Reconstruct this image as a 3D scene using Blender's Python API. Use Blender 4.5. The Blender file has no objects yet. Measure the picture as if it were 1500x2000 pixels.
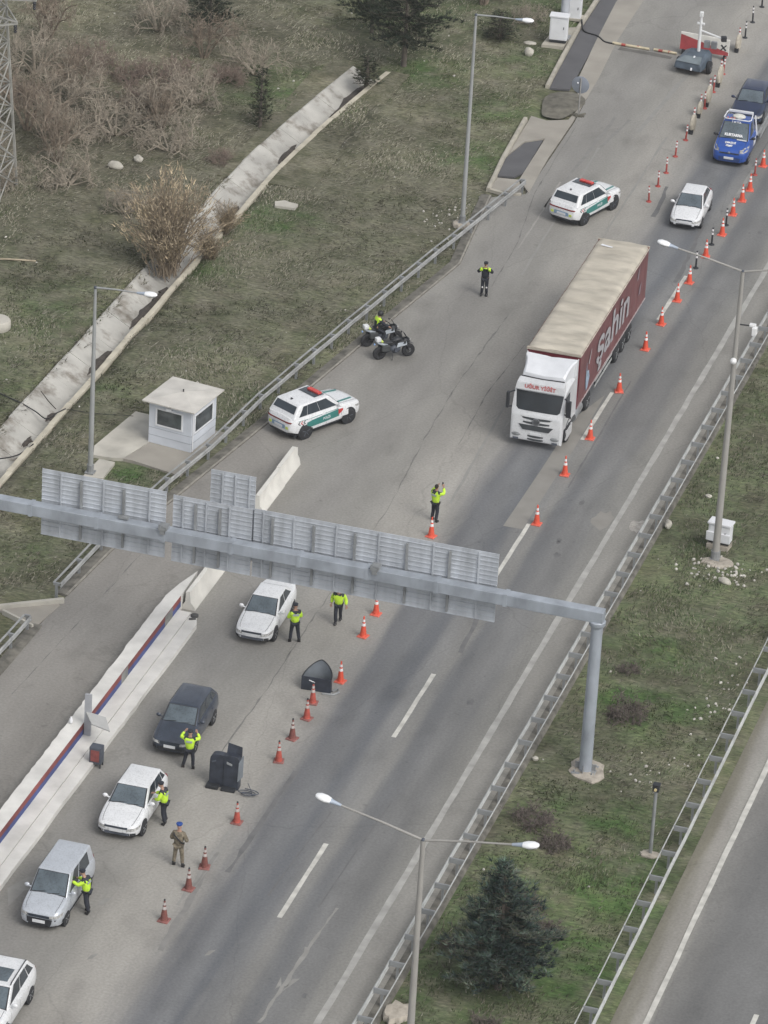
import bpy, bmesh, math, random
import numpy as np
from mathutils import Vector, Matrix, noise as mnoise

random.seed(7)
RNG = np.random.default_rng(11)
C = bpy.context.scene.collection
SC = bpy.context.scene

# ------------------------------------------------------------------ camera, world, sun, exposure
F_PX, PITCH, ROLL, CAM_H, TH = 9000.0, 0.4663, 0.0603, 92.971, 0.27
def rf(v):                       # camera frame axes -> road frame (X across the road, Y along it)
    n = Vector((math.cos(TH), -math.sin(TH), 0)); u = Vector((math.sin(TH), math.cos(TH), 0))
    return Vector((v.dot(n), v.dot(u), v.z))
fw = Vector((0, math.cos(PITCH), -math.sin(PITCH))); up = Vector((0, math.sin(PITCH), math.cos(PITCH))); rt = Vector((1, 0, 0))
rt2 = math.cos(ROLL) * rt + math.sin(ROLL) * up
up2 = -math.sin(ROLL) * rt + math.cos(ROLL) * up
cd = bpy.data.cameras.new("camera"); cam = bpy.data.objects.new("camera", cd); C.objects.link(cam)
m = Matrix((rf(rt2), rf(up2), rf(-fw))).transposed().to_4x4()
m.translation = Vector((38, -180, CAM_H)); cam.matrix_world = m
cd.sensor_fit = 'VERTICAL'; cd.sensor_height = 36.0; cd.sensor_width = 27.0
cd.lens = F_PX / 2000.0 * 36.0
cd.clip_start = 1.0; cd.clip_end = 6000.0
SC.camera = cam

SUN_EL, SUN_AZ = 47.0, 125.0     # high, veiled sun behind an overcast
w = bpy.data.worlds.new("World"); SC.world = w; w.use_nodes = True
nt = w.node_tree; bg = nt.nodes["Background"]
sky = nt.nodes.new("ShaderNodeTexSky"); sky.sky_type = 'NISHITA'; sky.sun_disc = False
sky.sun_elevation = math.radians(SUN_EL); sky.sun_rotation = math.radians(SUN_AZ)
sky.air_density = 1.0; sky.dust_density = 6.0; sky.ozone_density = 0.6; sky.altitude = 900
hs = nt.nodes.new("ShaderNodeHueSaturation"); hs.inputs["Saturation"].default_value = 0.22
nt.links.new(sky.outputs[0], hs.inputs["Color"]); nt.links.new(hs.outputs[0], bg.inputs["Color"])
bg.inputs["Strength"].default_value = 0.13
sl = bpy.data.lights.new("sun", 'SUN'); sl.energy = 0.9; sl.angle = math.radians(28); sl.color = (1.0, 0.97, 0.92)
so = bpy.data.objects.new("sun", sl); C.objects.link(so)
az = math.radians(SUN_AZ); el = math.radians(SUN_EL)
sdir = Vector((math.sin(az) * math.cos(el), math.cos(az) * math.cos(el), math.sin(el)))
so.rotation_euler = sdir.to_track_quat('Z', 'Y').to_euler()
SC.view_settings.view_transform = 'Standard'; SC.view_settings.look = 'None'
SC.view_settings.exposure = 0.55; SC.view_settings.gamma = 1.0
SC.render.engine = 'CYCLES'
SC.cycles.max_bounces = 5; SC.cycles.diffuse_bounces = 3; SC.cycles.glossy_bounces = 3
SC.cycles.use_denoising = True

# ------------------------------------------------------------------ helpers
def lin(c):
    return tuple(((x / 255.0) / 12.92 if x / 255.0 <= 0.04045 else ((x / 255.0 + 0.055) / 1.055) ** 2.4) for x in c)
MATS = {}
def mat(name, col, rough=0.6, metal=0.0, var=0.12, scale=2.0, detail=4.0, bump=0.0, bscale=None, spec=0.5, coat=0.0, speck=0.0, stretch=None, world=False):
    """Principled surface with a procedural noise variation of its colour; col is linear albedo"""
    if name in MATS: return MATS[name]
    M = bpy.data.materials.new(name); M.use_nodes = True; N = M.node_tree.nodes; Lk = M.node_tree.links
    b = N["Principled BSDF"]; b.inputs["Roughness"].default_value = rough; b.inputs["Metallic"].default_value = metal
    b.inputs["Specular IOR Level"].default_value = spec; b.inputs["Coat Weight"].default_value = coat
    tc = N.new("ShaderNodeTexCoord"); src = tc.outputs["Object"]
    if world:
        g = N.new("ShaderNodeNewGeometry"); src = g.outputs["Position"]
    if stretch:
        mp = N.new("ShaderNodeMapping"); mp.inputs["Scale"].default_value = stretch; Lk.new(src, mp.inputs["Vector"]); src = mp.outputs[0]
    nz = N.new("ShaderNodeTexNoise"); nz.inputs["Scale"].default_value = scale; nz.inputs["Detail"].default_value = detail
    Lk.new(src, nz.inputs["Vector"])
    rp = N.new("ShaderNodeValToRGB"); rp.color_ramp.elements[0].position = 0.3; rp.color_ramp.elements[1].position = 0.7
    rp.color_ramp.elements[0].color = tuple(x * (1 - var) for x in col) + (1,)
    rp.color_ramp.elements[1].color = tuple(min(1, x * (1 + var)) for x in col) + (1,)
    Lk.new(nz.outputs["Fac"], rp.inputs["Fac"]); out = rp.outputs["Color"]
    if speck > 0:                # rain drops and dust specks
        n2 = N.new("ShaderNodeTexNoise"); n2.inputs["Scale"].default_value = 14.0; n2.inputs["Detail"].default_value = 2.0
        Lk.new(src, n2.inputs["Vector"])
        r2 = N.new("ShaderNodeValToRGB"); r2.color_ramp.elements[0].position = 0.36; r2.color_ramp.elements[1].position = 0.5
        r2.color_ramp.elements[0].color = (1 - speck,) * 3 + (1,); r2.color_ramp.elements[1].color = (1, 1, 1, 1)
        Lk.new(n2.outputs["Fac"], r2.inputs["Fac"])
        mx = N.new("ShaderNodeMixRGB"); mx.blend_type = 'MULTIPLY'; mx.inputs[0].default_value = 1.0
        Lk.new(out, mx.inputs[1]); Lk.new(r2.outputs[0], mx.inputs[2]); out = mx.outputs[0]
    Lk.new(out, b.inputs["Base Color"])
    if bump > 0:
        nb = N.new("ShaderNodeTexNoise"); nb.inputs["Scale"].default_value = bscale or scale * 4; nb.inputs["Detail"].default_value = 5
        Lk.new(src, nb.inputs["Vector"])
        bp = N.new("ShaderNodeBump"); bp.inputs["Strength"].default_value = bump; bp.inputs["Distance"].default_value = 0.05
        Lk.new(nb.outputs["Fac"], bp.inputs["Height"]); Lk.new(bp.outputs[0], b.inputs["Normal"])
    MATS[name] = M
    return M

class MB:
    """collects shapes with material slots and links them as ONE mesh object"""
    def __init__(s): s.v = []; s.f = []; s.m = []; s.k = 0
    def mi(s, k): s.k = k; return s
    def add(s, vs, fs):
        o = len(s.v); s.v += [tuple(v) for v in vs]
        for f in fs: s.f.append(tuple(o + i for i in f)); s.m.append(s.k)
        return s
    def box(s, c, d, rz=0.0, rx=0.0, ry=0.0, taper=1.0):
        hx, hy, hz = d[0] / 2, d[1] / 2, d[2] / 2
        R = Matrix.Rotation(rz, 3, 'Z') @ Matrix.Rotation(ry, 3, 'Y') @ Matrix.Rotation(rx, 3, 'X')
        vs = []
        for z in (-hz, hz):
            t = taper if z > 0 else 1.0
            for x, y in ((-hx, -hy), (hx, -hy), (hx, hy), (-hx, hy)):
                vs.append(Vector(c) + R @ Vector((x * t, y * t, z)))
        return s.add(vs, [(3, 2, 1, 0), (4, 5, 6, 7), (0, 1, 5, 4), (1, 2, 6, 5), (2, 3, 7, 6), (3, 0, 4, 7)])
    def bar(s, a, b, wd, ht):
        a = Vector(a); b = Vector(b); d = (b - a); L = d.length; d.normalize()
        up_ = Vector((0, 0, 1)) if abs(d.z) < 0.95 else Vector((1, 0, 0))
        x = d.cross(up_).normalized(); z = x.cross(d)
        vs = []
        for p in (a, b):
            for i, j in ((-1, -1), (1, -1), (1, 1), (-1, 1)): vs.append(p + x * (i * wd / 2) + z * (j * ht / 2))
        return s.add(vs, [(3, 2, 1, 0), (4, 5, 6, 7), (0, 1, 5, 4), (1, 2, 6, 5), (2, 3, 7, 6), (3, 0, 4, 7)])
    def tube(s, pts, rad, n=8, caps=True):
        pts = [Vector(p) for p in pts]
        if not hasattr(rad, '__len__'): rad = [rad] * len(pts)
        vs = []; fs = []
        x = None
        for i, p in enumerate(pts):
            d = (pts[min(i + 1, len(pts) - 1)] - pts[max(i - 1, 0)]).normalized()
            if x is None:
                x = d.cross(Vector((0, 0, 1)) if abs(d.z) < 0.9 else Vector((1, 0, 0))).normalized()
            else:
                x = (x - d * x.dot(d)).normalized()
            y = d.cross(x)
            for k in range(n):
                a = 2 * math.pi * k / n; vs.append(p + (x * math.cos(a) + y * math.sin(a)) * rad[i])
        for i in range(len(pts) - 1):
            for k in range(n):
                a = i * n + k; b = i * n + (k + 1) % n
                fs.append((a, b, b + n, a + n))
        if caps:
            fs.append(tuple(range(n - 1, -1, -1))); o = (len(pts) - 1) * n; fs.append(tuple(o + k for k in range(n)))
        return s.add(vs, fs)
    def lathe(s, prof, n=16, o=(0, 0, 0), axis='Z', scale=(1, 1, 1)):
        """prof: (radius, height) pairs from bottom to top"""
        vs = []; fs = []
        for r, h in prof:
            for k in range(n):
                a = 2 * math.pi * k / n; p = Vector((r * math.cos(a), r * math.sin(a), h))
                if axis == 'X': p = Vector((p.z, p.x, p.y))
                elif axis == 'Y': p = Vector((p.y, p.z, p.x))
                vs.append(Vector((p.x * scale[0], p.y * scale[1], p.z * scale[2])) + Vector(o))
        for i in range(len(prof) - 1):
            for k in range(n):
                a = i * n + k; b = i * n + (k + 1) % n; fs.append((a, b, b + n, a + n))
        fs.append(tuple(range(n - 1, -1, -1))); q = (len(prof) - 1) * n; fs.append(tuple(q + k for k in range(n)))
        return s.add(vs, fs)
    def ball(s, c, r, n=12, m_=8):
        if not hasattr(r, '__len__'): r = (r, r, r)
        prof = [(max(1e-4, math.sin(math.pi * i / m_)), -math.cos(math.pi * i / m_)) for i in range(m_ + 1)]
        return s.lathe(prof, n, c, 'Z', r)
    def prism(s, poly, z0, z1):
        n = len(poly); ar = sum(poly[i][0] * poly[(i + 1) % n][1] - poly[(i + 1) % n][0] * poly[i][1] for i in range(n))
        if ar < 0: poly = poly[::-1]
        vs = [(x, y, z0) for x, y in poly] + [(x, y, z1) for x, y in poly]
        fs = [tuple(range(n - 1, -1, -1)), tuple(range(n, 2 * n))] + [(i, (i + 1) % n, n + (i + 1) % n, n + i) for i in range(n)]
        return s.add(vs, fs)
    def loft(s, rings, closed=True, caps=True):
        n = len(rings[0]); vs = [p for r in rings for p in r]; fs = []
        for i in range(len(rings) - 1):
            for k in range(n if closed else n - 1):
                a = i * n + k; b = i * n + (k + 1) % n; fs.append((a, b, b + n, a + n))
        if caps and closed:
            fs.append(tuple(range(n - 1, -1, -1))); o = (len(rings) - 1) * n; fs.append(tuple(o + k for k in range(n)))
        return s.add(vs, fs)
    def quad(s, a, b, c, d): return s.add([a, b, c, d], [(0, 1, 2, 3)])
    def plate(s, a, b, c, d, t=0.012):
        """a thin solid on quad abcd, thickened along its normal"""
        a, b, c, d = map(Vector, (a, b, c, d)); n = ((b - a).cross(d - a)).normalized() * t
        return s.add([a, b, c, d, a + n, b + n, c + n, d + n], [(3, 2, 1, 0), (4, 5, 6, 7), (0, 1, 5, 4), (1, 2, 6, 5), (2, 3, 7, 6), (3, 0, 4, 7)])
    def mesh(s, name, mats, smooth=None):
        me = bpy.data.meshes.new(name); me.from_pydata(s.v, [], s.f)
        if not isinstance(mats, (list, tuple)): mats = [mats]
        for x in mats: me.materials.append(x)
        me.polygons.foreach_set("material_index", s.m)
        bm_ = bmesh.new(); bm_.from_mesh(me); bmesh.ops.recalc_face_normals(bm_, faces=bm_.faces); bm_.to_mesh(me); bm_.free()
        if smooth:
            me.polygons.foreach_set("use_smooth", [True] * len(me.polygons))
            me.set_sharp_from_angle(angle=math.radians(smooth))
        me.update(); return me
    def build(s, name, mats, parent=None, smooth=None, loc=(0, 0, 0), rz=0.0, bevel=0.0):
        me = s.mesh(name, mats, smooth)
        if bevel > 0:
            bm_ = bmesh.new(); bm_.from_mesh(me)
            bmesh.ops.bevel(bm_, geom=[e for e in bm_.edges if len(e.link_faces) == 2 and e.calc_face_angle() > 0.5], offset=bevel, segments=2, affect='EDGES', profile=0.6, clamp_overlap=True)
            bm_.to_mesh(me); bm_.free()
        o = bpy.data.objects.new(name, me); C.objects.link(o); o.location = loc; o.rotation_euler = (0, 0, rz)
        if parent is not None: o.parent = parent
        return o

def tag(o, label=None, cat=None, group=None, kind=None):
    if label: o['label'] = label
    if cat: o['category'] = cat
    if group: o['group'] = group
    if kind: o['kind'] = kind
    return o
def thing(name, label, cat, loc=(0, 0, 0), rz=0.0, group=None):
    o = bpy.data.objects.new(name, None); C.objects.link(o); o.location = loc; o.rotation_euler = (0, 0, rz)
    o.empty_display_size = 0.3
    return tag(o, label, cat, group)
def dup(root, loc, rz, label, group=None, sc=None):
    def cp(o, par):
        c = o.copy(); C.objects.link(c); c.parent = par
        for ch in KIDS.get(o.name, list(o.children)): cp(ch, c)
        return c
    r = cp(root, None); r.location = loc; r.rotation_euler = (0, 0, rz); r['label'] = label
    if group: r['group'] = group
    if sc: r.scale = sc
    return r
KIDS = {}
def structure(name, mb, mats, smooth=None):
    return tag(mb.build(name, mats, None, smooth), kind='structure')
def text_mesh(txt, size, depth=0.004, bold=0.0, shear=0.0):
    cu = bpy.data.curves.new("writing", 'FONT'); cu.body = txt; cu.size = size; cu.extrude = depth; cu.offset = bold; cu.shear = shear
    cu.align_x = 'CENTER'; cu.align_y = 'CENTER'; cu.resolution_u = 3
    o = bpy.data.objects.new("writing", cu); C.objects.link(o)
    bpy.context.view_layer.update()
    me = bpy.data.meshes.new_from_object(o.evaluated_get(bpy.context.evaluated_depsgraph_get()))
    bpy.data.objects.remove(o); bpy.data.curves.remove(cu)
    return me
def writing(name, txt, size, material, parent, loc, xdir, ydir, depth=0.004, bold=0.0, shear=0.0, sx=1.0):
    me = text_mesh(txt, size, depth, bold, shear); me.materials.clear(); me.materials.append(material)
    x = Vector(xdir).normalized(); y = Vector(ydir).normalized(); z = x.cross(y)
    M4 = Matrix((x * sx, y, z)).transposed().to_4x4()
    me.transform(M4)
    o = bpy.data.objects.new(name, me); C.objects.link(o); o.parent = parent; o.location = loc
    return o

# common materials
white_paint = mat("white_paint", (0.68, 0.69, 0.70), 0.3, var=0.05, scale=3, coat=0.5, speck=0.16)
silver_paint = mat("silver_paint", (0.50, 0.53, 0.57), 0.32, 0.25, var=0.06, scale=3, coat=0.4, speck=0.14)
navy_paint = mat("navy_paint", (0.042, 0.052, 0.072), 0.3, var=0.2, scale=2, coat=0.4, speck=0.2)
blue_paint = mat("blue_paint", (0.02, 0.075, 0.32), 0.3, var=0.12, scale=2, coat=0.5)
deep_blue_paint = mat("deep_blue_paint", (0.025, 0.05, 0.15), 0.3, var=0.15, scale=2, coat=0.5)
glass = mat("window_glass", (0.035, 0.045, 0.055), 0.1, var=0.3, scale=1.2, spec=0.5)
screen_glass = mat("windscreen_glass", (0.115, 0.142, 0.162), 0.12, var=0.35, scale=0.8, spec=0.5, speck=0.2)
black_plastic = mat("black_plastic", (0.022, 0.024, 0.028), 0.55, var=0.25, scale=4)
grey_plastic = mat("grey_plastic", (0.07, 0.08, 0.10), 0.55, var=0.2, scale=4)
tyre_rubber = mat("tyre_rubber", (0.024, 0.025, 0.028), 0.85, var=0.3, scale=6, bump=0.2)
alloy = mat("alloy_rim", (0.36, 0.37, 0.38), 0.4, 0.6, var=0.1, scale=5)
lamp_glass = mat("lamp_glass", (0.36, 0.36, 0.35), 0.2, var=0.45, scale=14, spec=0.7)
red_glass = mat("red_lens", (0.20, 0.022, 0.022), 0.2, var=0.2, scale=6)
plate_white = mat("plate_white", (0.62, 0.63, 0.64), 0.5, var=0.05, scale=4)
galv = mat("galvanised_steel", (0.27, 0.28, 0.285), 0.5, 0.25, var=0.18, scale=1.5, bump=0.05)
galv_blue = mat("grey_painted_steel", (0.33, 0.36, 0.40), .5, .2, var=.22, scale=1.0, detail=8, stretch=(1.5, 1, .8))
galv_pale = mat("weathered_zinc", (0.43, 0.44, 0.43), 0.55, 0.15, var=0.2, scale=2.0)  # paler zinc tone of rail beams and lorry side guards
concrete = mat("pale_concrete", (0.44, 0.42, 0.37), 0.9, var=0.2, scale=0.8, detail=8, bump=0.15, world=True)
white_concrete = mat("whitewashed_concrete", (0.60, 0.59, 0.56), 0.9, var=0.16, scale=0.9, detail=9, bump=0.2, world=True)
apron_mat = mat("apron_concrete", (0.30, 0.28, 0.245), 0.9, var=0.14, scale=0.6, detail=8, bump=0.1, world=True)

# ------------------------------------------------------------------ ground and vegetation zones
GREEN = [(2.6, -14.5, 1.6, 1.0), (5.2, -24.5, 2.0, 1.0), (6.6, -33.5, 1.8, 1.0), (2.6, -30.0, 1.2, .9), (4.4, 0, 30, .42), (4.4, -35, 14, .55),  # x, y, radius, strength : greener patches of turf
    (4.6, -15, 3.2, .75), (3.3, -10, 2.5, .8), (6.2, -30, 3.5, .9), (6.0, -36, 3.0, 1.0), (3, -24, 2.2, .6), (5.0, 8, 3.0, .4), (3.5, 16, 3, .6),
    (2.2, -40, 2.5, .7), (7.4, -26, 1.6, .9), (-18.6, 40, 2.4, .8), (-19.3, 47, 2.8, .6), (-19.7, 55, 3.0, .55), (-20.5, 63, 4, .6), (-26.0, 27.5, 2.2, .8),
    (-27.3, 20, 1.4, .7), (-26.8, 5, 1.5, .5), (-23.2, -2.8, 1.6, .9), (-32, 12, 4.5, .45), (-34, 4, 5, .4), (-24.5, -12, 3.0, .35), (-40, 14, 5, .35),
    (-25, 51, 2.5, .9), (-31, 45, 4, .6), (-45, 20, 5, .4), (-28, 60, 5, .5), (-20, 7, 1.5, .4)]
STRAW = [(5.2, -5, 1.8, .6), (6.5, -8.5, 1.4, .8), (3.6, -7, 1.2, .5), (2.6, 9, 1.4, .5), (-23, 20, 5, .7), (-21, 28, 4, .6), (-23, 11, 3.5, .5), (-21, 35, 3, .5), (4.2, -1.6, 1.2, .8), (5.8, -20.0, 2.2, .8), (6.8, -13, 2.0, .5), (3.2, -21, 1.2, .6), (5.5, -41, 2.5, .6), (-32.5, 21, 3, .6), (6.8, 3, 1.5, .4), (-36, 14, 3, .4)]
BROWN = [(-38, 40, 9, .8), (-44, 36, 8, .6), (-36, 52, 6, .4), (3.6, -16.5, 2.2, .9), (2.4, -26.5, 2.2, .9), (3.2, -33, 2.4, .8), (4.7, -41.5, 1.6, .9), (-34, 30, 5, .5), (-30.8, 27, 2, .5), (2.0, -12.5, 1.0, .5)]
def zone(x, y):
    def acc(L):
        s = np.zeros_like(x)
        for a, b, r, k in L: s = np.maximum(s, k * np.exp(-(((x - a) ** 2 + (y - b) ** 2) / (r * r))))
        return s
    return acc(GREEN), acc(STRAW), acc(BROWN)
def left_edge(y):                 # left edge of the paved plaza
    return np.interp(y, [-80, -22, -15, -10, -5, 6.4, 17, 26, 35.9, 40.4, 47.8, 52.7, 60.6, 66, 110, 400], [-23.5, -21.9, -21.55, -21.2, -20.45, -18.7, -17.2, -15.85, -16.9, -17.6, -18.05, -18.25, -18.85, -19.05, -19.6, -19.6])
CH_Y0, CH_Y1 = -75.0, 49.8

xs = np.unique(np.round(np.concatenate([[-3500, -1500, -700, -350, -200, -140, -110, -95, -85], np.arange(-78, -31, .7), [-31, -30.4, -30.25, -28.05, -27.9, -27.4], np.arange(-26.8, 31, .7), [34, 42, 55, 80, 120, 200, 400, 900, 1800, 3500]]), 3))
ys = np.unique(np.round(np.concatenate([[-900, -400, -250, -170, -120, -95], np.arange(-85, 100, .8), [104, 112, 125, 145, 180, 240, 340, 500, 800, 1400, 2500, 5000]]), 3))
gx, gy = np.meshgrid(xs, ys)
hz = np.zeros_like(gx)
for j in range(gx.shape[0]):
    for i in range(gx.shape[1]):
        x, y = gx[j, i], gy[j, i]
        if abs(x) < 90 and -90 < y < 110:
            hz[j, i] = .16 * mnoise.noise(Vector((x * .22, y * .22, 1.3))) + .09 * mnoise.noise(Vector((x * .7, y * .7, 4.1)))
le = left_edge(gy)
edge_d = np.minimum(np.clip((le - .3 - gx) / 1.6, 0, 1) + np.clip((gx - 1.2) / 1.5, 0, 1) * np.clip((7.9 - gx) / 1.2, 0, 1), 1)
hz = hz * edge_d - .035
hz = np.where((gx > le - .2) & (gx < .6), -.14, hz)
hz = np.where(gx > 9.2, -.14, hz)
ch = (gx > -30.3) & (gx < np.where(gy > 33, -26.7, -28.0)) & (gy > CH_Y0) & (gy < CH_Y1)
hz = np.where((np.abs(gx + 29.2) < 2.6) & (gy < CH_Y1 + 2), np.minimum(hz, .02), hz)
hz = np.where(ch, -1.25, hz)
V = np.stack([gx, gy, hz], -1).reshape(-1, 3)
nx = len(xs); ny = len(ys)
idx = np.arange(nx * ny).reshape(ny, nx)
Fq = np.stack([idx[:-1, :-1], idx[:-1, 1:], idx[1:, 1:], idx[1:, :-1]], -1).reshape(-1, 4)
gme = bpy.data.meshes.new("ground"); gme.from_pydata(V.tolist(), [], Fq.tolist())
zg, zs, zb = zone(V[:, 0], V[:, 1])
at = gme.color_attributes.new("zones", 'FLOAT_COLOR', 'POINT')
at.data.foreach_set("color", np.stack([zg, zs, zb, np.ones_like(zg)], -1).astype(np.float32).ravel())
gme.polygons.foreach_set("use_smooth", [True] * len(gme.polygons))
ground = bpy.data.objects.new("ground", gme); C.objects.link(ground); tag(ground, kind='structure')

def ground_material():
    M = bpy.data.materials.new("turf_and_soil"); M.use_nodes = True; N = M.node_tree.nodes; L = M.node_tree.links
    b = N["Principled BSDF"]; b.inputs["Roughness"].default_value = .95; b.inputs["Specular IOR Level"].default_value = .15
    g = N.new("ShaderNodeNewGeometry")
    def nz(sc, det=6, st=None, rough=.55):
        src = g.outputs["Position"]
        if st:
            mp = N.new("ShaderNodeMapping"); mp.inputs["Scale"].default_value = st; mp.inputs["Rotation"].default_value = (0, 0, .3); L.new(src, mp.inputs[0]); src = mp.outputs[0]
        t = N.new("ShaderNodeTexNoise"); t.inputs["Scale"].default_value = sc; t.inputs["Detail"].default_value = det; t.inputs["Roughness"].default_value = rough
        L.new(src, t.inputs["Vector"]); return t.outputs["Fac"]
    def ramp(f, stops):
        r = N.new("ShaderNodeValToRGB"); r.color_ramp.elements.remove(r.color_ramp.elements[1])
        r.color_ramp.elements[0].position = stops[0][0]; r.color_ramp.elements[0].color = tuple(stops[0][1]) + (1,)
        for p, c in stops[1:]:
            e = r.color_ramp.elements.new(p); e.color = tuple(c) + (1,)
        L.new(f, r.inputs[0]); return r.outputs[0]
    def mix(f, a, c, mode='MIX'):
        x = N.new("ShaderNodeMixRGB"); x.blend_type = mode
        if isinstance(f, float): x.inputs[0].default_value = f
        else: L.new(f, x.inputs[0])
        L.new(a, x.inputs[1]); L.new(c, x.inputs[2]); return x.outputs[0]
    def math_(op, a, c):
        x = N.new("ShaderNodeMath"); x.operation = op; x.use_clamp = True
        for i, q in enumerate((a, c)):
            if isinstance(q, (int, float)): x.inputs[i].default_value = q
            else: L.new(q, x.inputs[i])
        return x.outputs[0]
    at_ = N.new("ShaderNodeAttribute"); at_.attribute_name = "zones"
    sp = N.new("ShaderNodeSeparateColor"); L.new(at_.outputs["Color"], sp.inputs[0])
    base = ramp(nz(.62, 9, None, .66), [(.28, (.052, .053, .034)), (.43, (.105, .100, .070)), (.56, (.165, .155, .118)), (.68, (.200, .188, .150)), (.8, (.090, .096, .060))])
    green = ramp(nz(1.1, 7), [(.25, (.042, .078, .026)), (.5, (.075, .124, .046)), (.75, (.11, .146, .062))])
    straw = ramp(nz(2.6, 8, (.7, 3.0, 1)), [(.25, (.085, .080, .058)), (.5, (.16, .15, .115)), (.75, (.24, .225, .18))])
    brown = ramp(nz(1.8, 8), [(.25, (.060, .050, .042)), (.5, (.098, .084, .070)), (.75, (.14, .118, .098))])
    brk = nz(.9, 7)
    c = mix(math_('MULTIPLY', math_('ADD', sp.outputs[1], .12), ramp(brk, [(.35, (0, 0, 0)), (.6, (1.3, 1.3, 1.3))])), base, straw)
    c = mix(math_('MULTIPLY', sp.outputs[2], ramp(nz(.7, 6), [(.3, (.2,) * 3), (.6, (1,) * 3)])), c, brown)
    c = mix(math_('MULTIPLY', math_('ADD', sp.outputs[0], .10), ramp(nz(.6, 6), [(.32, (.15,) * 3), (.6, (1.2,) * 3)])), c, green)
    fine = ramp(nz(2.6, 7, (1.0, 3.0, 1), .76), [(.30, (.42,) * 3), (.5, (1,) * 3), (.70, (1.75, 1.72, 1.62))])
    c = mix(1.0, c, fine, 'MULTIPLY')
    c = mix(1.0, c, ramp(nz(.14, 5), [(.32, (.74,) * 3), (.5, (1,) * 3), (.66, (1.26, 1.24, 1.18))]), 'MULTIPLY')
    L.new(c, b.inputs["Base Color"])
    bp = N.new("ShaderNodeBump"); bp.inputs["Strength"].default_value = .7; bp.inputs["Distance"].default_value = .12
    L.new(nz(3.0, 8), bp.inputs["Height"]); L.new(bp.outputs[0], b.inputs["Normal"])
    return M
gme.materials.append(ground_material())

# ------------------------------------------------------------------ roads
def road_material(name, stops, x0, x1, fine=.12):
    """asphalt: lateral profile of polished, oily wheel paths and dusty strips across the carriageway, broken up by noise"""
    M = bpy.data.materials.new(name); M.use_nodes = True; N = M.node_tree.nodes; L = M.node_tree.links
    b = N["Principled BSDF"]; b.inputs["Roughness"].default_value = .82; b.inputs["Specular IOR Level"].default_value = .35
    g = N.new("ShaderNodeNewGeometry"); sx = N.new("ShaderNodeSeparateXYZ"); L.new(g.outputs["Position"], sx.inputs[0])
    def nz(sc, det, st=(1, 1, 1)):
        mp = N.new("ShaderNodeMapping"); mp.inputs["Scale"].default_value = st; L.new(g.outputs["Position"], mp.inputs[0])
        t = N.new("ShaderNodeTexNoise"); t.inputs["Scale"].default_value = sc; t.inputs["Detail"].default_value = det; L.new(mp.outputs[0], t.inputs["Vector"]); return t.outputs["Fac"]
    def mth(op, a, c, d=None):
        x = N.new("ShaderNodeMath"); x.operation = op
        for i, q in enumerate((a, c, d)):
            if q is None: continue
            if isinstance(q, (int, float)): x.inputs[i].default_value = q
            else: L.new(q, x.inputs[i])
        return x.outputs[0]
    wob = mth('MULTIPLY_ADD', nz(.9, 4, (1, .08, 1)), 1.5, -.75)
    xx = mth('ADD', sx.outputs[0], wob)
    t = mth('DIVIDE', mth('SUBTRACT', xx, x0), x1 - x0)
    r = N.new("ShaderNodeValToRGB"); r.color_ramp.interpolation = 'EASE'
    r.color_ramp.elements.remove(r.color_ramp.elements[1])
    for i, (x, c) in enumerate(stops):
        e = r.color_ramp.elements[0] if i == 0 else r.color_ramp.elements.new((x - x0) / (x1 - x0))
        e.position = (x - x0) / (x1 - x0); e.color = tuple(v * 1.0 for v in lin(c)) + (1,)
    L.new(t, r.inputs[0]); col = r.outputs[0]
    def mul(col, f, a, c, lo=.3, hi=.7):
        rr = N.new("ShaderNodeValToRGB"); rr.color_ramp.elements[0].position = lo; rr.color_ramp.elements[1].position = hi
        rr.color_ramp.elements[0].color = (a,) * 3 + (1,); rr.color_ramp.elements[1].color = (c,) * 3 + (1,); L.new(f, rr.inputs[0])
        mx = N.new("ShaderNodeMixRGB"); mx.blend_type = 'MULTIPLY'; mx.inputs[0].default_value = 1; L.new(col, mx.inputs[1]); L.new(rr.outputs[0], mx.inputs[2]); return mx.outputs[0]
    col = mul(col, nz(.16, 6, (1.6, .6, 1)), .88, 1.10)
    col = mul(col, nz(1.0, 7, (1, .25, 1)), .91, 1.07)
    col = mul(col, nz(.45, 8, (1.2, .7, 1)), 1.0, .84, .56, .72)
    col = mul(col, nz(2.2, 5, (1, .8, 1)), 1.0, .80, .68, .74)
    col = mul(col, nz(9.0, 6), 1 - fine, 1 + fine)
    # fine hairline cracks
    vo = N.new("ShaderNodeTexVoronoi"); vo.feature = 'DISTANCE_TO_EDGE'; vo.inputs["Scale"].default_value = .11
    mp = N.new("ShaderNodeMapping"); mp.inputs["Scale"].default_value = (1.3, .5, 1)
    ad = N.new("ShaderNodeMixRGB"); ad.blend_type = 'ADD'; ad.inputs[0].default_value = 1
    n3 = N.new("ShaderNodeTexNoise"); n3.inputs["Scale"].default_value = .5; n3.inputs["Detail"].default_value = 6; L.new(g.outputs["Position"], n3.inputs["Vector"])
    L.new(g.outputs["Position"], mp.inputs[0]); L.new(mp.outputs[0], ad.inputs[1]); L.new(n3.outputs["Color"], ad.inputs[2]); L.new(ad.outputs[0], vo.inputs["Vector"])
    col = mul(col, vo.outputs["Distance"], .86, 1.0, .0, .0008)
    L.new(col, b.inputs["Base Color"])
    bp = N.new("ShaderNodeBump"); bp.inputs["Strength"].default_value = .25; bp.inputs["Distance"].default_value = .02
    L.new(nz(14, 4), bp.inputs["Height"]); L.new(bp.outputs[0], b.inputs["Normal"])
    return M
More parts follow.
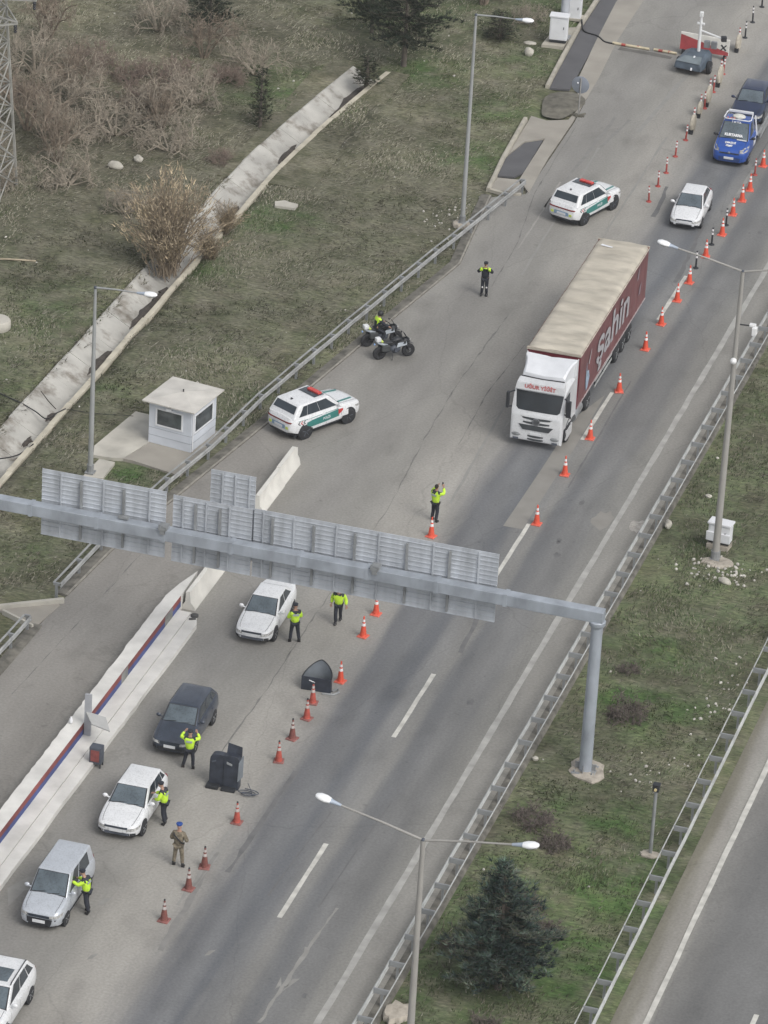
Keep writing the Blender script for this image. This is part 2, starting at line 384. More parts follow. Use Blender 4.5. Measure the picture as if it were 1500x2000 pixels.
ROAD = road_material("worn_asphalt", [(-24, (132, 129, 124)), (-20.5, (138, 135, 130)), (-18.3, (134, 131, 126)), (-16, (138, 136, 131)), (-14.2, (133, 131, 127)), (-12.2, (138, 136, 131)), (-10.6, (149, 146, 140)), (-9.2, (151, 148, 142)),
     (-8.3, (138, 136, 132)), (-7.5, (106, 107, 109)), (-6.7, (114, 115, 116)), (-6.0, (102, 104, 107)), (-5.2, (121, 121, 120)), (-4.5, (126, 125, 122)), (-3.9, (105, 106, 107)), (-3.1, (118, 118, 117)), (-2.5, (114, 114, 113)), (-1.8, (127, 126, 122)), (-.9, (138, 136, 131)), (.6, (136, 133, 126)), (2, (124, 121, 113))], -24, 2)
ROAD2 = road_material("dark_asphalt", [(8, (98, 95, 81)), (8.85, (114, 111, 99)), (9.5, (142, 139, 133)), (9.9, (144, 142, 136)), (10.4, (119, 118, 115)), (11.5, (106, 106, 105)), (13, (112, 112, 111)), (15, (104, 104, 104)), (18, (104, 104, 103)), (24, (110, 110, 108))], 8, 24)
mb = MB(); yy = [-120, -80, -60, -40, -30, -22, -15, -10, -5, 0, 6.4, 12, 17, 22, 26, 31, 35, 35.9, 40.4, 47.8, 52.7, 60.6, 66, 110, 200, 400, 900]
L_ = [(float(left_edge(np.array(y))), y) for y in yy if y <= 35] + [(-15.2, 36.2), (-15.45, 47), (-15.95, 54), (-16.45, 60), (-16.95, 75), (-17.3, 110), (-17.3, 900)]
R_ = [(.28, y) for y in (-120, 900)]
bmv = MB()
pts = L_ + R_[::-1]
bmv.prism(pts, -.12, 0.0); structure('road', bmv, ROAD)
mb = MB(); mb.prism([(8.75, -160), (24, -160), (24, 900), (8.75, 900)], -.12, -0.02); structure('road', mb, ROAD2)

lm = mat("road_paint", (0.50, 0.49, 0.45), .8, var=.22, scale=2.0, detail=9, world=True)
lm_w = mat("worn_road_paint", (0.34, 0.335, 0.315), .85, var=.22, scale=1.5, detail=9, world=True)
lm_f = mat("faded_road_paint", (0.245, 0.24, 0.225), .85, var=.15, scale=2, detail=9, world=True)
def ribbon(mb, pts, wd, z=.006, jit=0.012, step=1.1):
    out = []
    for (a, b) in zip(pts[:-1], pts[1:]):
        n = max(1, int((Vector(b) - Vector(a)).length / step))
        for k in range(n): out.append(Vector(a).lerp(Vector(b), k / n))
    out.append(Vector(pts[-1])); rings = []
    for i, p in enumerate(out):
        d = (out[min(i + 1, len(out) - 1)] - out[max(i - 1, 0)]).normalized(); nrm = Vector((-d.y, d.x))
        a = p + nrm * (wd / 2 + random.uniform(-jit, jit)); b = p - nrm * (wd / 2 + random.uniform(-jit, jit))
        rings.append([(a.x, a.y, z), (b.x, b.y, z)])
    return mb.loft(rings, closed=False, caps=False)
mb = MB(); ribbon(mb, [(-1.32, -70), (-1.32, 140)], .27, jit=.02); structure('edge_line', mb, lm_w)
mb = MB(); ribbon(mb, [(10.0, -60), (10.0, -33.5), (9.97, -31), (10.02, 60)], .22); structure('edge_line', mb, lm)
for k in range(-2, 7):
    y1 = 29.4 - 15 * k if False else None
dash_y = [(29.3, 23.5), (14.4, 8.8), (-.55, -6.3), (-15.6, -21.4), (-30.5, -36.4), (-45.6, -51.4), (44.4, 38.6), (59.3, 53.5), (74, 68)]
for a, b in dash_y:
    mb = MB(); ribbon(mb, [(-4.91, a), (-4.91, b)], .19); structure('lane_dash', mb, lm if a < 35 else lm_f)
mb = MB(); ribbon(mb, [(13.72, -36.2), (13.7, -42)], .19); structure('lane_dash', mb, lm)
# old, half erased paint
mb = MB()
ribbon(mb, [(-3.05, -34.9), (-3.22, -38.0)], .09, jit=.03, step=.4); ribbon(mb, [(-3.22, -38.0), (-3.28, -40.9)], .2, jit=.06, step=.4); ribbon(mb, [(-3.28, -40.9), (-3.32, -43.6)], .13, jit=.05, step=.4)
mb.add([(-3.55, -40.3, .006), (-3.35, -40.9, .006), (-3.5, -41.2, .006)], [(0, 1, 2)]); mb.add([(-2.85, -40.2, .006), (-3.1, -40.3, .006), (-3.2, -41.3, .006)], [(0, 1, 2)])
structure('worn_marking', mb, lm_f)
mb = MB(); ribbon(mb, [(-8.72, -30), (-8.82, -37.0)], .12, jit=.04, step=.5); ribbon(mb, [(-8.5, -31.5), (-8.62, -36.0)], .06, jit=.03, step=.5); structure('worn_marking', mb, lm_f)
mb = MB(); mb.add([(-15.25, -38.3, .006), (-14.83, -37.2, .006), (-13.9, -36.9, .006), (-14.2, -37.9, .006), (-14.6, -38.2, .006), (-14.75, -39.5, .006)], [(0, 1, 2, 3, 4, 5)]); structure('faded_arrow', mb, lm_f)
for (x, y, s) in ((-11.55, -37.75, 1), (-10.6, -41.6, .7), (-6.6, -39.7, .7), (-9.5, -46.1, .6)):
    mb = MB(); mb.add([(x - .12 * s, y - .45 * s, .006), (x + .1 * s, y - .3 * s, .006), (x + .28 * s, y + .35 * s, .006), (x - .05 * s, y + .1 * s, .006)], [(0, 1, 2, 3)]); structure('worn_marking', mb, lm_f)
# pale joints and bands on the plaza, seen as light ghost lines
for pts, wd in (([(-13.3, 44), (-12.6, 26)], .12), ([(-10.3, 47), (-10.05, 33)], .1), ([(-9.3, 12), (-8.75, 0)], .14), ([(-11.2, 62), (-11.9, 47)], .25)):
    mb = MB(); ribbon(mb, pts, wd, jit=.03); structure('worn_marking', mb, mat("dusty_streak", (0.25, 0.245, 0.23), .9, var=.08, scale=2, world=True))
patch = mat("pale_asphalt_patch", (0.235, 0.225, 0.205), .9, var=.08, scale=1.2, detail=8, world=True)
mb = MB(); mb.add([(-5.93, -1.2, .004), (-5.02, -1.15, .004), (-5.03, .2, .004), (-5.0, 7.5, .004), (-5.15, 14, .004), (-5.85, 11, .004), (-5.85, 5, .004)], [(0, 1, 2, 3, 4, 5, 6)]); structure('asphalt_patch', mb, patch)
mb = MB()
for k in range(14):
    a = 2 * math.pi * k / 14; mb.v.append((-1.9 + .5 * math.cos(a) * random.uniform(.7, 1.1), 1.1 + 1.0 * math.sin(a) * random.uniform(.7, 1.1), .0045))
mb.f.append(tuple(range(14))); mb.m.append(0); structure('spilled_grit', mb, patch)
mb = MB()
for k in range(16):
    a = 2 * math.pi * k / 16; mb.v.append((-.35 + .42 * math.cos(a) * random.uniform(.5, 1.1), 1.2 + .8 * math.sin(a) * random.uniform(.5, 1.1), .0045))
mb.f.append(tuple(range(16))); mb.m.append(0); structure('spilled_grit', mb, mat("pale_grit", (0.36, 0.34, 0.31), .95, var=.3, scale=5, world=True))

seam_tar = mat("tar_seam", (0.165, 0.16, 0.152), .9, var=.3, scale=2, world=True)
mb = MB(); ribbon(mb, [(-11.9, 22.5), (-12.0, 13), (-11.75, 6), (-11.2, -1.4), (-11.15, -8), (-11.1, -14.5), (-11.0, -20), (-11.05, -25.3)], .035, .005, .045, .5); structure('tar_seam', mb, seam_tar)
mb = MB(); ribbon(mb, [(-10.2, 18), (-10.4, 12), (-10.1, 6)], .03, .005, .03, .6); structure('tar_seam', mb, seam_tar)
mb = MB(); ribbon(mb, [(-15.2, 46.5), (-15.05, 41.5), (-14.8, 36.5), (-13.9, 30), (-13.6, 24)], .045, .005, .03, .7); structure('tar_seam', mb, seam_tar)
mb = MB(); ribbon(mb, [(-20.6, -24), (-20.2, -16), (-19.9, -9)], .03, .005, .03, .7); structure('tar_seam', mb, seam_tar)
rs_ = random.Random(77)
for k in range(16):
    x = rs_.uniform(-14.8, -1.8); y = rs_.uniform(-44, 50); ln_ = rs_.uniform(4, 14); wd_ = rs_.uniform(.05, .22); dx_ = rs_.uniform(-.5, .5)
    if x < -13.5 and y < -8: continue
    mb = MB(); ribbon(mb, [(x, y), (x + dx_ * .4, y + ln_ * .5), (x + dx_, y + ln_)], wd_, .0035, wd_ * .3, .6)
    lane_ = x > -8.3
    structure('tyre_streak', mb, mat("rubber_streak", (0.135, 0.135, 0.135), .9, var=.15, scale=2, world=True) if lane_ else mat("pale_streak", (0.285, 0.275, 0.255), .9, var=.1, scale=1.5, world=True) if k % 3 else mat("grey_streak", (0.205, 0.20, 0.19), .9, var=.12, scale=2, world=True))
for k in range(18):
    x = rs_.choice((-6.75, -3.1)) + rs_.gauss(0, .35); y = rs_.uniform(-46, 45); r0 = rs_.uniform(.05, .17); mb = MB()
    for q_ in range(9):
        a_ = 2 * math.pi * q_ / 9; mb.v.append((x + r0 * math.cos(a_) * rs_.uniform(.6, 1.2), y + r0 * 1.7 * math.sin(a_) * rs_.uniform(.6, 1.2), .003))
    mb.f.append(tuple(range(9))); mb.m.append(0); structure('oil_stain', mb, mat("oil_stain", (0.12, 0.12, 0.12), .7, var=.2, scale=3, world=True))
# upper left verge of the plaza: apron slabs, asphalt strip, kerb
structure('concrete_apron', MB().prism([(-15.1, 36.4), (-15.42, 41.4), (-15.54, 47), (-15.9, 54), (-16.4, 60), (-16.9, 75), (-18.2, 75), (-18.02, 66), (-17.5, 59.5), (-16.9, 53), (-15.75, 49.0), (-15.85, 47.2), (-16.3, 44.2), (-16.05, 38.0)], -.1, .012), apron_mat)
strip = mat("dark_strip_asphalt", (0.098, 0.098, 0.103), .9, var=.12, scale=.7, detail=8, world=True)
structure('asphalt_strip', MB().prism([(-16.95, 51.6), (-17.45, 59.4), (-18.0, 66), (-18.3, 76), (-19.3, 76), (-18.95, 66), (-18.75, 60.6), (-18.15, 52.7), (-18.0, 51.3)], -.1, .008), strip)
structure('asphalt_strip', MB().prism([(-16.35, 43.8), (-16.1, 39.0), (-16.4, 38.2), (-17.25, 38.0), (-17.5, 40.6), (-17.15, 43.0)], -.1, .008), strip)
structure('concrete_apron', MB().prism([(-15.85, 47.2), (-16.3, 44.1), (-17.2, 43.2), (-17.52, 41), (-17.85, 46.9), (-16.9, 46.6)], -.1, .009), apron_mat)
structure('concrete_apron', MB().prism([(-16.05, 37.9), (-17.15, 37.7), (-17.15, 36.0), (-15.4, 36.2)], -.1, .02), apron_mat)
soil = mat("bare_soil", (0.135, 0.127, 0.104), .95, var=.35, scale=2.5, detail=8, bump=.5, world=True)
mb = MB(); rings = []
for j in range(5):
    f = 1 - j / 4; rings.append([(-16.75 + (1.05 * f + .02) * math.cos(a) * (1 + .15 * math.sin(3 * a)), 49.1 + (2.3 * f + .03) * math.sin(a) * (1 + .1 * math.cos(2 * a)), .02 + .13 * (1 - f * f)) for a in [2 * math.pi * k / 20 for k in range(20)]])
mb.loft(rings); structure('soil_mound', mb, soil, 60)
kerb = mat("kerb_stone", (0.38, 0.355, 0.30), .9, var=.2, scale=1.4, detail=8, world=True)
def sweep(mb, path, prof):
    rings = []
    for i, p in enumerate(path):
        d = (Vector(path[min(i + 1, len(path) - 1)]) - Vector(path[max(i - 1, 0)])).normalized(); nrm = Vector((-d.y, d.x))
        rings.append([(p[0] + nrm.x * a, p[1] + nrm.y * a, z) for a, z in prof])
    return mb.loft(rings)
KP = [(.12, -.1), (.12, .12), (.05, .14), (-.08, .14), (-.12, -.1)]
structure('kerb', sweep(MB(), [(-17.15, 35.9), (-17.6, 40.4), (-18.0, 46.3)], KP), kerb)
structure('kerb', sweep(MB(), [(-18.16, 51.4), (-18.3, 52.9), (-18.9, 60.6), (-19.12, 66), (-19.5, 76)], KP), kerb)
structure('kerb', sweep(MB(), [(-17.2, 36.0), (-16.2, 35.75), (-15.4, 36.0)], [(.1, -.1), (.1, .07), (-.1, .07), (-.1, -.1)]), kerb)
# low edging strip between guardrail and plaza
edging = mat("dirty_edging", (0.135, 0.128, 0.11), .95, var=.45, scale=2.2, detail=8, bump=.4, world=True)
mb = MB(); Lp = [(float(left_edge(np.array(y))) - .22, y) for y in np.linspace(-15, 35.2, 34)]
sweep(mb, Lp, [(.34, -.1), (.30, .03), (.0, .07), (-.25, .03), (-.28, -.1)]); structure('verge_edge', mb, edging)
mb = MB(); sweep(mb, [(float(left_edge(np.array(y))) - .02, y) for y in np.linspace(-15, 35.2, 34)], [(.05, -.1), (.05, .06), (-.04, .06), (-.04, -.1)]); structure('kerb', mb, mat("kerb_worn", (0.26, 0.245, 0.215), .9, var=.3, scale=2.5, detail=8, world=True))
mb = MB(); sweep(mb, [(-21.75 - .1, -18), (-21.9, -22), (-23.2, -70)], [(.35, -.1), (.30, .03), (.0, .07), (-.25, .03), (-.28, -.1)]); structure('verge_edge', mb, edging)
mb = MB(); sweep(mb, [(.42, -70), (.42, 140)], [(.16, -.1), (.16, .015), (-.28, .02), (-.35, -.1)]); structure('verge_edge', mb, edging)
# hut slab
structure('concrete_slab', MB().prism([(-24.99, 3.27), (-25.5, -.9), (-25.2, -1.84), (-24.3, -1.75), (-23.85, -1.6), (-23.1, 1.2), (-22.6, 3.0)], -.1, .075), concrete)
structure('concrete_slab', MB().prism([(-23.83, -1.62), (-23.4, -1.62), (-20.87, -2.25), (-20.3, 2.8), (-22.57, 3.0), (-23.08, 1.2)], -.1, .06), apron_mat)
structure('concrete_slab', MB().prism([(-24.83, -2.05), (-24.06, -2.1), (-24.0, -3.9), (-24.9, -4.0)], -.1, .06), concrete)
structure('concrete_slab', MB().prism([(-20.1, 60.1), (-19.0, 60.7), (-18.86, 57.4), (-20.1, 57.2)], -.1, .16), kerb)

# ------------------------------------------------------------------ drainage channel, left of the plaza
def channel_material():
    M = mat("channel_concrete", (0.40, 0.39, 0.36), .9, var=.2, scale=.7, detail=9, bump=.2, world=True)
    N = M.node_tree.nodes; L = M.node_tree.links; b = N["Principled BSDF"]; src = b.inputs["Base Color"].links[0].from_socket
    g = N.new("ShaderNodeNewGeometry"); n = N.new("ShaderNodeTexNoise"); n.inputs["Scale"].default_value = .75; n.inputs["Detail"].default_value = 9; n.inputs["Roughness"].default_value = .62
    L.new(g.outputs["Position"], n.inputs["Vector"])
    r = N.new("ShaderNodeValToRGB"); r.color_ramp.elements[0].position = .50; r.color_ramp.elements[1].position = .66
    r.color_ramp.elements[0].color = (1, 1, 1, 1); r.color_ramp.elements[1].color = (.42, .38, .34, 1); L.new(n.outputs["Fac"], r.inputs[0])
    mx = N.new("ShaderNodeMixRGB"); mx.blend_type = 'MULTIPLY'; mx.inputs[0].default_value = 1; L.new(src, mx.inputs[1]); L.new(r.outputs[0], mx.inputs[2]); L.new(mx.outputs[0], b.inputs["Base Color"])
    return M
def bend(y): return 1.15 * max(0, (y - 33) / 16) ** 1.5
chan = thing('drainage_channel', 'long pale concrete drainage channel running diagonally through the grass', 'drain', (-29.2, 0, 0))
seg = []; y = CH_Y0; mb = MB()
while y < CH_Y1 - .2:
    y2 = min(y + 2.6, CH_Y1); e = random.uniform(-.03, .03); dz = random.uniform(-.02, .02)
    for a, b_ in ((y, y2 - .014),):
        P = [(-.98 + e, .05 + dz), (-.90 + e, .06 + dz), (.28, -.62 + dz), (.62, -.64 + dz), (.62, -1.2), (-1.05, -1.2)]
        mb.loft([[(px + bend(a), a, pz) for px, pz in P], [(px + bend(b_), b_, pz) for px, pz in P]])
    y = y2
mb.build('lining', channel_material(), chan, 30)
mb = MB(); y = CH_Y0
while y < CH_Y1 - .2:
    y2 = min(y + 2.6, CH_Y1); e = random.uniform(-.03, .03)
    P = [(.64, -.75), (.95 + e, .05), (1.22 + e, .06), (1.22, -1.2), (.64, -1.2)]
    mb.loft([[(px + bend(y), y, pz) for px, pz in P], [(px + bend(y2), y2 - .03, pz) for px, pz in P]]); y = y2
mb.build('lip', mat("channel_lip", (0.47, 0.435, 0.35), .9, var=.2, scale=1.1, detail=8, world=True), chan)
bk_ = MB(); yb_ = np.arange(32, CH_Y1 + .6, .6)
bk_.loft([[(-1.6, y, .0), (-.97 + bend(y), y, .035), (-.97 + bend(y), y, -.3), (-1.6, y, -.3)] for y in yb_]); bk_.build('bank', gme.materials[0], chan)
bk_ = MB(); bk_.loft([[(1.18 + bend(y), y, .03), (3.5, y, -.02), (3.5, y, -.3), (1.18 + bend(y), y, -.3)] for y in yb_]); bk_.build('bank', gme.materials[0], chan)
mb = MB().box((.7, 0, -1.22), (4.2, 2, .05)); mb.v = [(x, (CH_Y0 if y < 0 else CH_Y1), z) for x, y, z in mb.v]
mb.build('base', soil, chan)
mud = mat("dark_mud", (0.070, 0.060, 0.052), .9, var=.35, scale=3, detail=8, bump=.5)
for (x, y, rx, ry, h, nm) in ((.42, 15.2, .42, 1.7, .16, 'dark'), (.5, 17.5, .4, .9, .2, 'd'), (-.45, 9.3, .55, 1.5, .1, 'd'), (.4, 46.2, .5, 2.6, .2, 'd'), (.35, 37.6, .35, 1.2, .15, 'd'), (.35, 9.0, .35, 1.3, .14, 'd'), (.3, 28.5, .4, 1.3, .12, 'd'), (.3, 2.4, .25, .5, .1, 'd'), (.25, -.5, .2, .6, .1, 'd')):
    mb = MB(); rings = []; zc = -.62 if x > .1 else -.40
    for j in range(5):
        f = 1 - j / 4
        rings.append([(rx * (f + .02) * math.cos(a) * (1 + .30 * math.sin(4 * a + y) + .22 * math.sin(7 * a + 2 * y) + .12 * math.sin(13 * a)), ry * (f + .02) * math.sin(a) * (1 + .3 * math.cos(3 * a + x) + .2 * math.sin(8 * a + y)), h * (1 - f * f) + (-.58 * rx * (f) * math.cos(a) if x < .1 else 0)) for a in [2 * math.pi * k / 22 for k in range(22)]])
    mb.loft(rings); o = mb.build('mud_heap', mud, chan, 60, loc=(x + bend(y), y, zc + .0))
for k, (yy_, ln) in enumerate(((3.8, .9), (19.7, .9))):
    MB().tube([(-.7 + .1 * k % .3, yy_, -.04), (-.2, yy_ - .35 * ln, -.33), (.25, yy_ - .55 * ln, -.58)], .022, 5).build('stick', mud, chan)

# black cables lying across the channel
cab_m = mat("black_cable", (0.02, 0.02, 0.022), .6, var=.2)
def cable(pts, r, lab):
    P = [Vector(p) for p in pts]; out = []
    for i in range(len(P) - 1):
        p0, p1, p2, p3 = P[max(i - 1, 0)], P[i], P[i + 1], P[min(i + 2, len(P) - 1)]
        for k in range(6):
            t = k / 6; out.append(.5 * ((2 * p1) + (p2 - p0) * t + (2 * p0 - 5 * p1 + 4 * p2 - p3) * t * t + (3 * p1 - p0 - 3 * p2 + p3) * t ** 3))
    out.append(P[-1]); tag(MB().tube(out, r, 6).build('cable', cab_m, None, 60), lab, 'cable')
cable([(-36, 4.6, .12), (-33, 3.2, .14), (-31.3, 2.4, .12), (-30.2, 2.0, .06), (-29.4, 1.75, -.1), (-28.7, 1.4, -.2), (-28.3, 1.7, .05), (-28.05, 2.15, .12)], .03, 'black cable looping across the channel level with the guard hut')
cable([(-28.0, 2.15, .1), (-26.6, 2.36, .06), (-24.9, 2.7, .1)], .012, 'thin dark wire trailing over the grass towards the guard hut slab')
cable([(-36, -7.0, .1), (-32, -5.0, .1), (-30.2, -4.3, .1), (-29.3, -3.9, .0), (-28.5, -2.9, -.1), (-28.1, -1.9, .1)], .03, 'black cable crossing the channel nearest the sign gantry')

# ------------------------------------------------------------------ guardrails
W_PROF = [(a * .75, b * .82) for a, b in [(0, -.155), (.03, -.15), (.08, -.10), (.08, -.06), (.02, -.02), (.02, .02), (.08, .06), (.08, .10), (.03, .15), (0, .155), (-.012, .15), (.06, .09), (.06, .065), (.0, .02), (.0, -.02), (.06, -.065), (.06, -.09), (-.012, -.15)]]
def rail_beam(path, side, z):
    mb = MB(); pr = [(a * side, z + b) for a, b in W_PROF]
    return sweep(mb, path, pr)
def guardrail(label, name, y0, y1, step, xa, xb, zt, face, phase, wide_a, wide_b, posts_name='post'):
    t = thing(name, label, 'guardrail', ((xa + xb) / 2, 0, 0)); cx = (xa + xb) / 2
    ylist = list(np.arange(y0, y1 + .1, 2.0))
    def wav(x): return [(x - cx + random.uniform(-.012, .012), float(y)) for y in ylist]
    if wide_a: rail_beam(wav(xa), 1 if xa > xb else 1, zt - .155).build('beam', galv_pale, t, 50)
    else: MB().tube([(x, y, zt - .04) for x, y in wav(xa)], .026, 6).build('beam', galv_pale, t, 50)
    if wide_b: rail_beam(wav(xb), -1, zt - .155).build('beam', galv_pale, t, 50)
    else: MB().tube([(x, y, zt - .04) for x, y in wav(xb)], .026, 6).build('beam', galv_pale, t, 50)
    pm = MB().box((0, 0, (zt - .1) / 2 - .1), (.10, .06, zt + .1)).mesh('post', galv)
    sm = MB().box((0, 0, 0), (abs(xb - xa) - .02, .06, .03)).box((0, -.035, -.1), (abs(xb - xa) - .04, .015, .2)).mesh('spacer', galv)
    n = 0; y = phase
    while y < y1:
        if y > y0 and n < 99:
            p = bpy.data.objects.new('post', pm); C.objects.link(p); p.parent = t; p.location = ((xb - cx) * .1, y, 0)
            s_ = bpy.data.objects.new('spacer', sm); C.objects.link(s_); s_.parent = t; s_.location = (0, y, zt + .006)
            n += 1
        y += step
    return t
guardrail('double sided galvanised guardrail along the grass median beside the queueing carriageway', 'guardrail', -60, 120, 2.0, .20, .82, .75, 1, -58.9, True, False)
guardrail('galvanised guardrail along the opposite carriageway at the right of the photo', 'guardrail', -58, 40, 2.0, 7.78, 8.36, .75, 1, -57.2, False, True)

galv_dull = mat("dull_zinc", (0.30, 0.305, 0.30), .6, .1, var=.25, scale=2.0)
def left_rail(label, path):
    t = thing('guardrail', label, 'guardrail', (path[0][0], path[0][1], 0)); ox, oy = path[0]
    Pn = []
    for i in range(len(path) - 1):
        a, b_ = Vector(path[i]), Vector(path[i + 1]); n = max(1, round((b_ - a).length / 2))
        Pn += [a.lerp(b_, k / n) for k in range(n)]
    Pn.append(Vector(path[-1])); Q = [(p.x - ox + random.uniform(-.015, .015), p.y - oy) for p in Pn]
    rail_beam(Q, -1 if Q[-1][1] > 0 else 1, .62).build('beam', galv_dull, t, 50)
    mb = MB(); sweep(mb, [(x - .28, y) for x, y in Q], [(.045, .72), (.045, .745), (-.045, .745), (-.045, .72)]); mb.build('rear_beam', galv_dull, t, 50)
    pm = MB().box((-.14, 0, .3), (.12, .08, .84)).mesh('post', galv); sm = MB().box((-.14, 0, .70), (.26, .1, .12)).mesh('spacer', galv)
    for x, y in Q:
        p = bpy.data.objects.new('post', pm); C.objects.link(p); p.parent = t; p.location = (x, y, 0)
        s_ = bpy.data.objects.new('spacer', sm); C.objects.link(s_); s_.parent = t; s_.location = (x, y, 0)
    return t
left_rail('long galvanised guardrail between the grass slope and the paved plaza', [(-21.75, -15.4), (-21.5, -10.5), (-20.75, -4), (-20.15, 0), (-19.65, 6), (-18.35, 15.7), (-16.9, 25.7), (-15.3, 36.3)])
left_rail('short galvanised guardrail below the concrete drain inlet at the left edge', [(-21.85, -18.6), (-22.0, -22.2), (-22.4, -34)])
dr = thing('drain_inlet', 'triangular pale concrete drain inlet between the two left guardrails', 'drain', (-22.2, -17, 0))
MB().prism([(-1.6, -.4), (.55, 1.2), (.7, 1.0), (.42, -1.2), (-.1, -1.0)], -.1, .02).build('floor', apron_mat, dr)
MB().bar((-1.7, -.3, .06), (.75, 1.35, .1), .18, .26).build('wall', concrete, dr, bevel=.02)
MB().bar((-1.3, -.55, .06), (.35, -1.35, .08), .12, .24).build('wall', concrete, dr, bevel=.02)
MB().prism([(-2.1, -1.2), (-1.2, -1.6), (-1.0, -2.2), (-2.2, -2.8)], -.1, .08).build('slab', concrete, dr)

# ------------------------------------------------------------------ toll island and jersey barriers
isl = thing('traffic_island', 'long whitewashed traffic island with a red and blue painted step', 'traffic island', (-16.6, -25, 0))
mb = MB(); rr = random.Random(3); pl = [(.0, 12.2), (.02, -33)]; lft = []
yv = -33.0
while yv < 10.6: lft.append((-.62 + rr.uniform(-.03, .03), yv)); yv += rr.uniform(.2, .55)
poly = [(0.0, -33)] + [(0, 10.8), (-.08, 13.0), (-.42, 11.6)] + lft[::-1]
mb.prism(poly, -.05, .74); mb.build('upper_slab', white_concrete, isl)
mb = MB(); mb.box((.004, -11.2, .615), (.03, 43.5, .245)); mb.build('red_band', mat("faded_red_paint", (0.19, 0.055, 0.05), .85, var=.45, scale=.5, detail=8), isl)
mb = MB(); mb.box((.008, -11.2, .36), (.032, 43.5, .26)); mb.build('blue_band', mat("faded_blue_paint", (0.055, 0.075, 0.20), .85, var=.35, scale=.5, detail=8), isl)
for y in (-11.5, -1.0, 3.5, 9.0): MB().box((.012, y, .48), (.034, rr.uniform(.6, 1.3), .5)).build('bare_patch', mat("bare_grey_face", (0.20, 0.20, 0.19), .9, var=.3, scale=2), isl)
mb = MB(); rt_ = []; yv = -33.0
while yv < 10.3: rt_.append((1.17 + rr.uniform(-.02, .02) - (.25 if yv > 9.6 else 0), yv)); yv += rr.uniform(.6, 1.5)
mb.prism([(0.02, -33), (.62, -33), (.62, 10.2), (.02, 10.2)], -.05, .24); mb.prism([(.645, -33)] + rt_ + [(.645, 10.2)], -.05, .225)
mb.build('lower_slab', white_concrete, isl)
MB().lathe([(.17, .22), (.17, .3), (.1, .34)], 12, (.86, 9.95, .0)).build('bollard_stub', mat("dark_stub", (0.06, 0.06, 0.06), .8), isl, 40)
MB().tube([(.75, 9.55, .27), (1.0, 9.7, .27)], .05, 8).build('pipe_end', mat("dark_stub", (0.06, 0.06, 0.06), .8), isl)
JP = [(-.29, 0), (-.28, .12), (-.12, .36), (-.09, .86), (.09, .86), (.13, .36), (.32, .14), (.34, 0)]
jb = mat("jersey_concrete", (0.60, 0.585, 0.54), .85, var=.12, scale=1.1, detail=8, bump=.1, world=True)
def jersey(x, y0, y1, label, tip=False, rz=0.0):
    t = MB(); L = y1 - y0; r0 = [(a, 0, z) for a, z in JP]; r1 = [(a, L, z) for a, z in JP]
    rings = [r0, r1]
    if tip: rings.append([(a * .45, L + .45, z * .72) for a, z in JP])
    t.loft(rings); tag(t.build('jersey_barrier', jb, None, 40, (x, y0, 0), rz), label, 'barrier', 'white jersey barriers in line with the island')
jersey(-16.52, -4.3, -1.24, 'white concrete barrier just above the gantry, nearer of the touching pair')
jersey(-16.55, -1.2, 1.1, 'white concrete barrier with the tapered end beside the parked police car', True)
jersey(-16.35, -14.2, -8.2, 'white concrete barrier passing under the gantry at the head of the island')

# ------------------------------------------------------------------ sign gantry (the backs of its panels face us)
gan = thing('sign_gantry', 'grey steel sign gantry spanning the road with ribbed aluminium panels seen from behind', 'gantry', (3.12, -21.1, 0))
mb = MB(); mb.tube([(0, 0, .05), (0, 0, 6.9)], [.27, .24], 16); mb.build('column', galv_blue, gan, 40)
mb = MB(); mb.box((0, 0, .05), (.95, .95, .1))
for i in (-1, 1):
    for j in (-1, 1): mb.tube([(.36 * i, .36 * j, .1), (.36 * i, .36 * j, .2)], .04, 6)
for a in range(4): mb.box((.33 * math.cos(a * math.pi / 2), .33 * math.sin(a * math.pi / 2), .25), (.2 if a % 2 == 0 else .02, .02 if a % 2 == 0 else .2, .3))
mb.build('base_plate', galv, gan)
MB().lathe([(.30, 6.72), (.34, 6.78), (.34, 6.92), (.30, 6.96)], 16).build('collar', galv_blue, gan, 40)
mb = MB(); mb.box((-14.2, 0, 7.18), (28.9, .48, .50)); mb.build('beam', galv_blue, gan, bevel=.03)
mb = MB()
for x in np.arange(-27, -1, 2.9): mb.box((x, 0, 7.18), (.16, .52, .54))
mb.build('beam_flange', galv_blue, gan)
mb = MB(); mb.tube([(-28.3, 0, .05), (-28.3, 0, 6.95)], [.27, .24], 16); mb.build('column', galv_blue, gan, 40)
alu = mat("ribbed_aluminium", (0.45, 0.475, 0.51), .5, .15, var=.2, scale=1.1, detail=7, stretch=(2.2, 1, .35))
def panel(x0, x1, z0, z1, yb, strips, dark=1):
    """back of a sign built of horizontal extrusions with vertical stiffeners"""
    s = MB(); x0 -= 3.12; x1 -= 3.12; n = int((z1 - z0) / .2)
    for k in range(n):
        a = z0 + (z1 - z0) * k / n; b_ = z0 + (z1 - z0) * (k + 1) / n
        s.box(((x0 + x1) / 2, yb + .02, (a + b_) / 2), (x1 - x0, .03, b_ - a - .012)); s.box(((x0 + x1) / 2, yb - .005, a + .02), (x1 - x0, .04, .03))
    P = s.build('sign_panel', alu, gan)
    for i, x in enumerate(strips):
        big = i % 2 == dark
        o = MB().box((x - 3.12, yb - (.07 if big else .045), (z0 + z1) / 2 - (.05 if big else 0)), (.09 if big else .06, .10 if big else .05, z1 - z0 - (.35 if big else .1))).build('stiffener', galv if big else alu, P)
panel(-20.7, -15.3, 5.86, 8.88, .38, [-19.85, -18.95, -18.0, -17.1, -16.0])
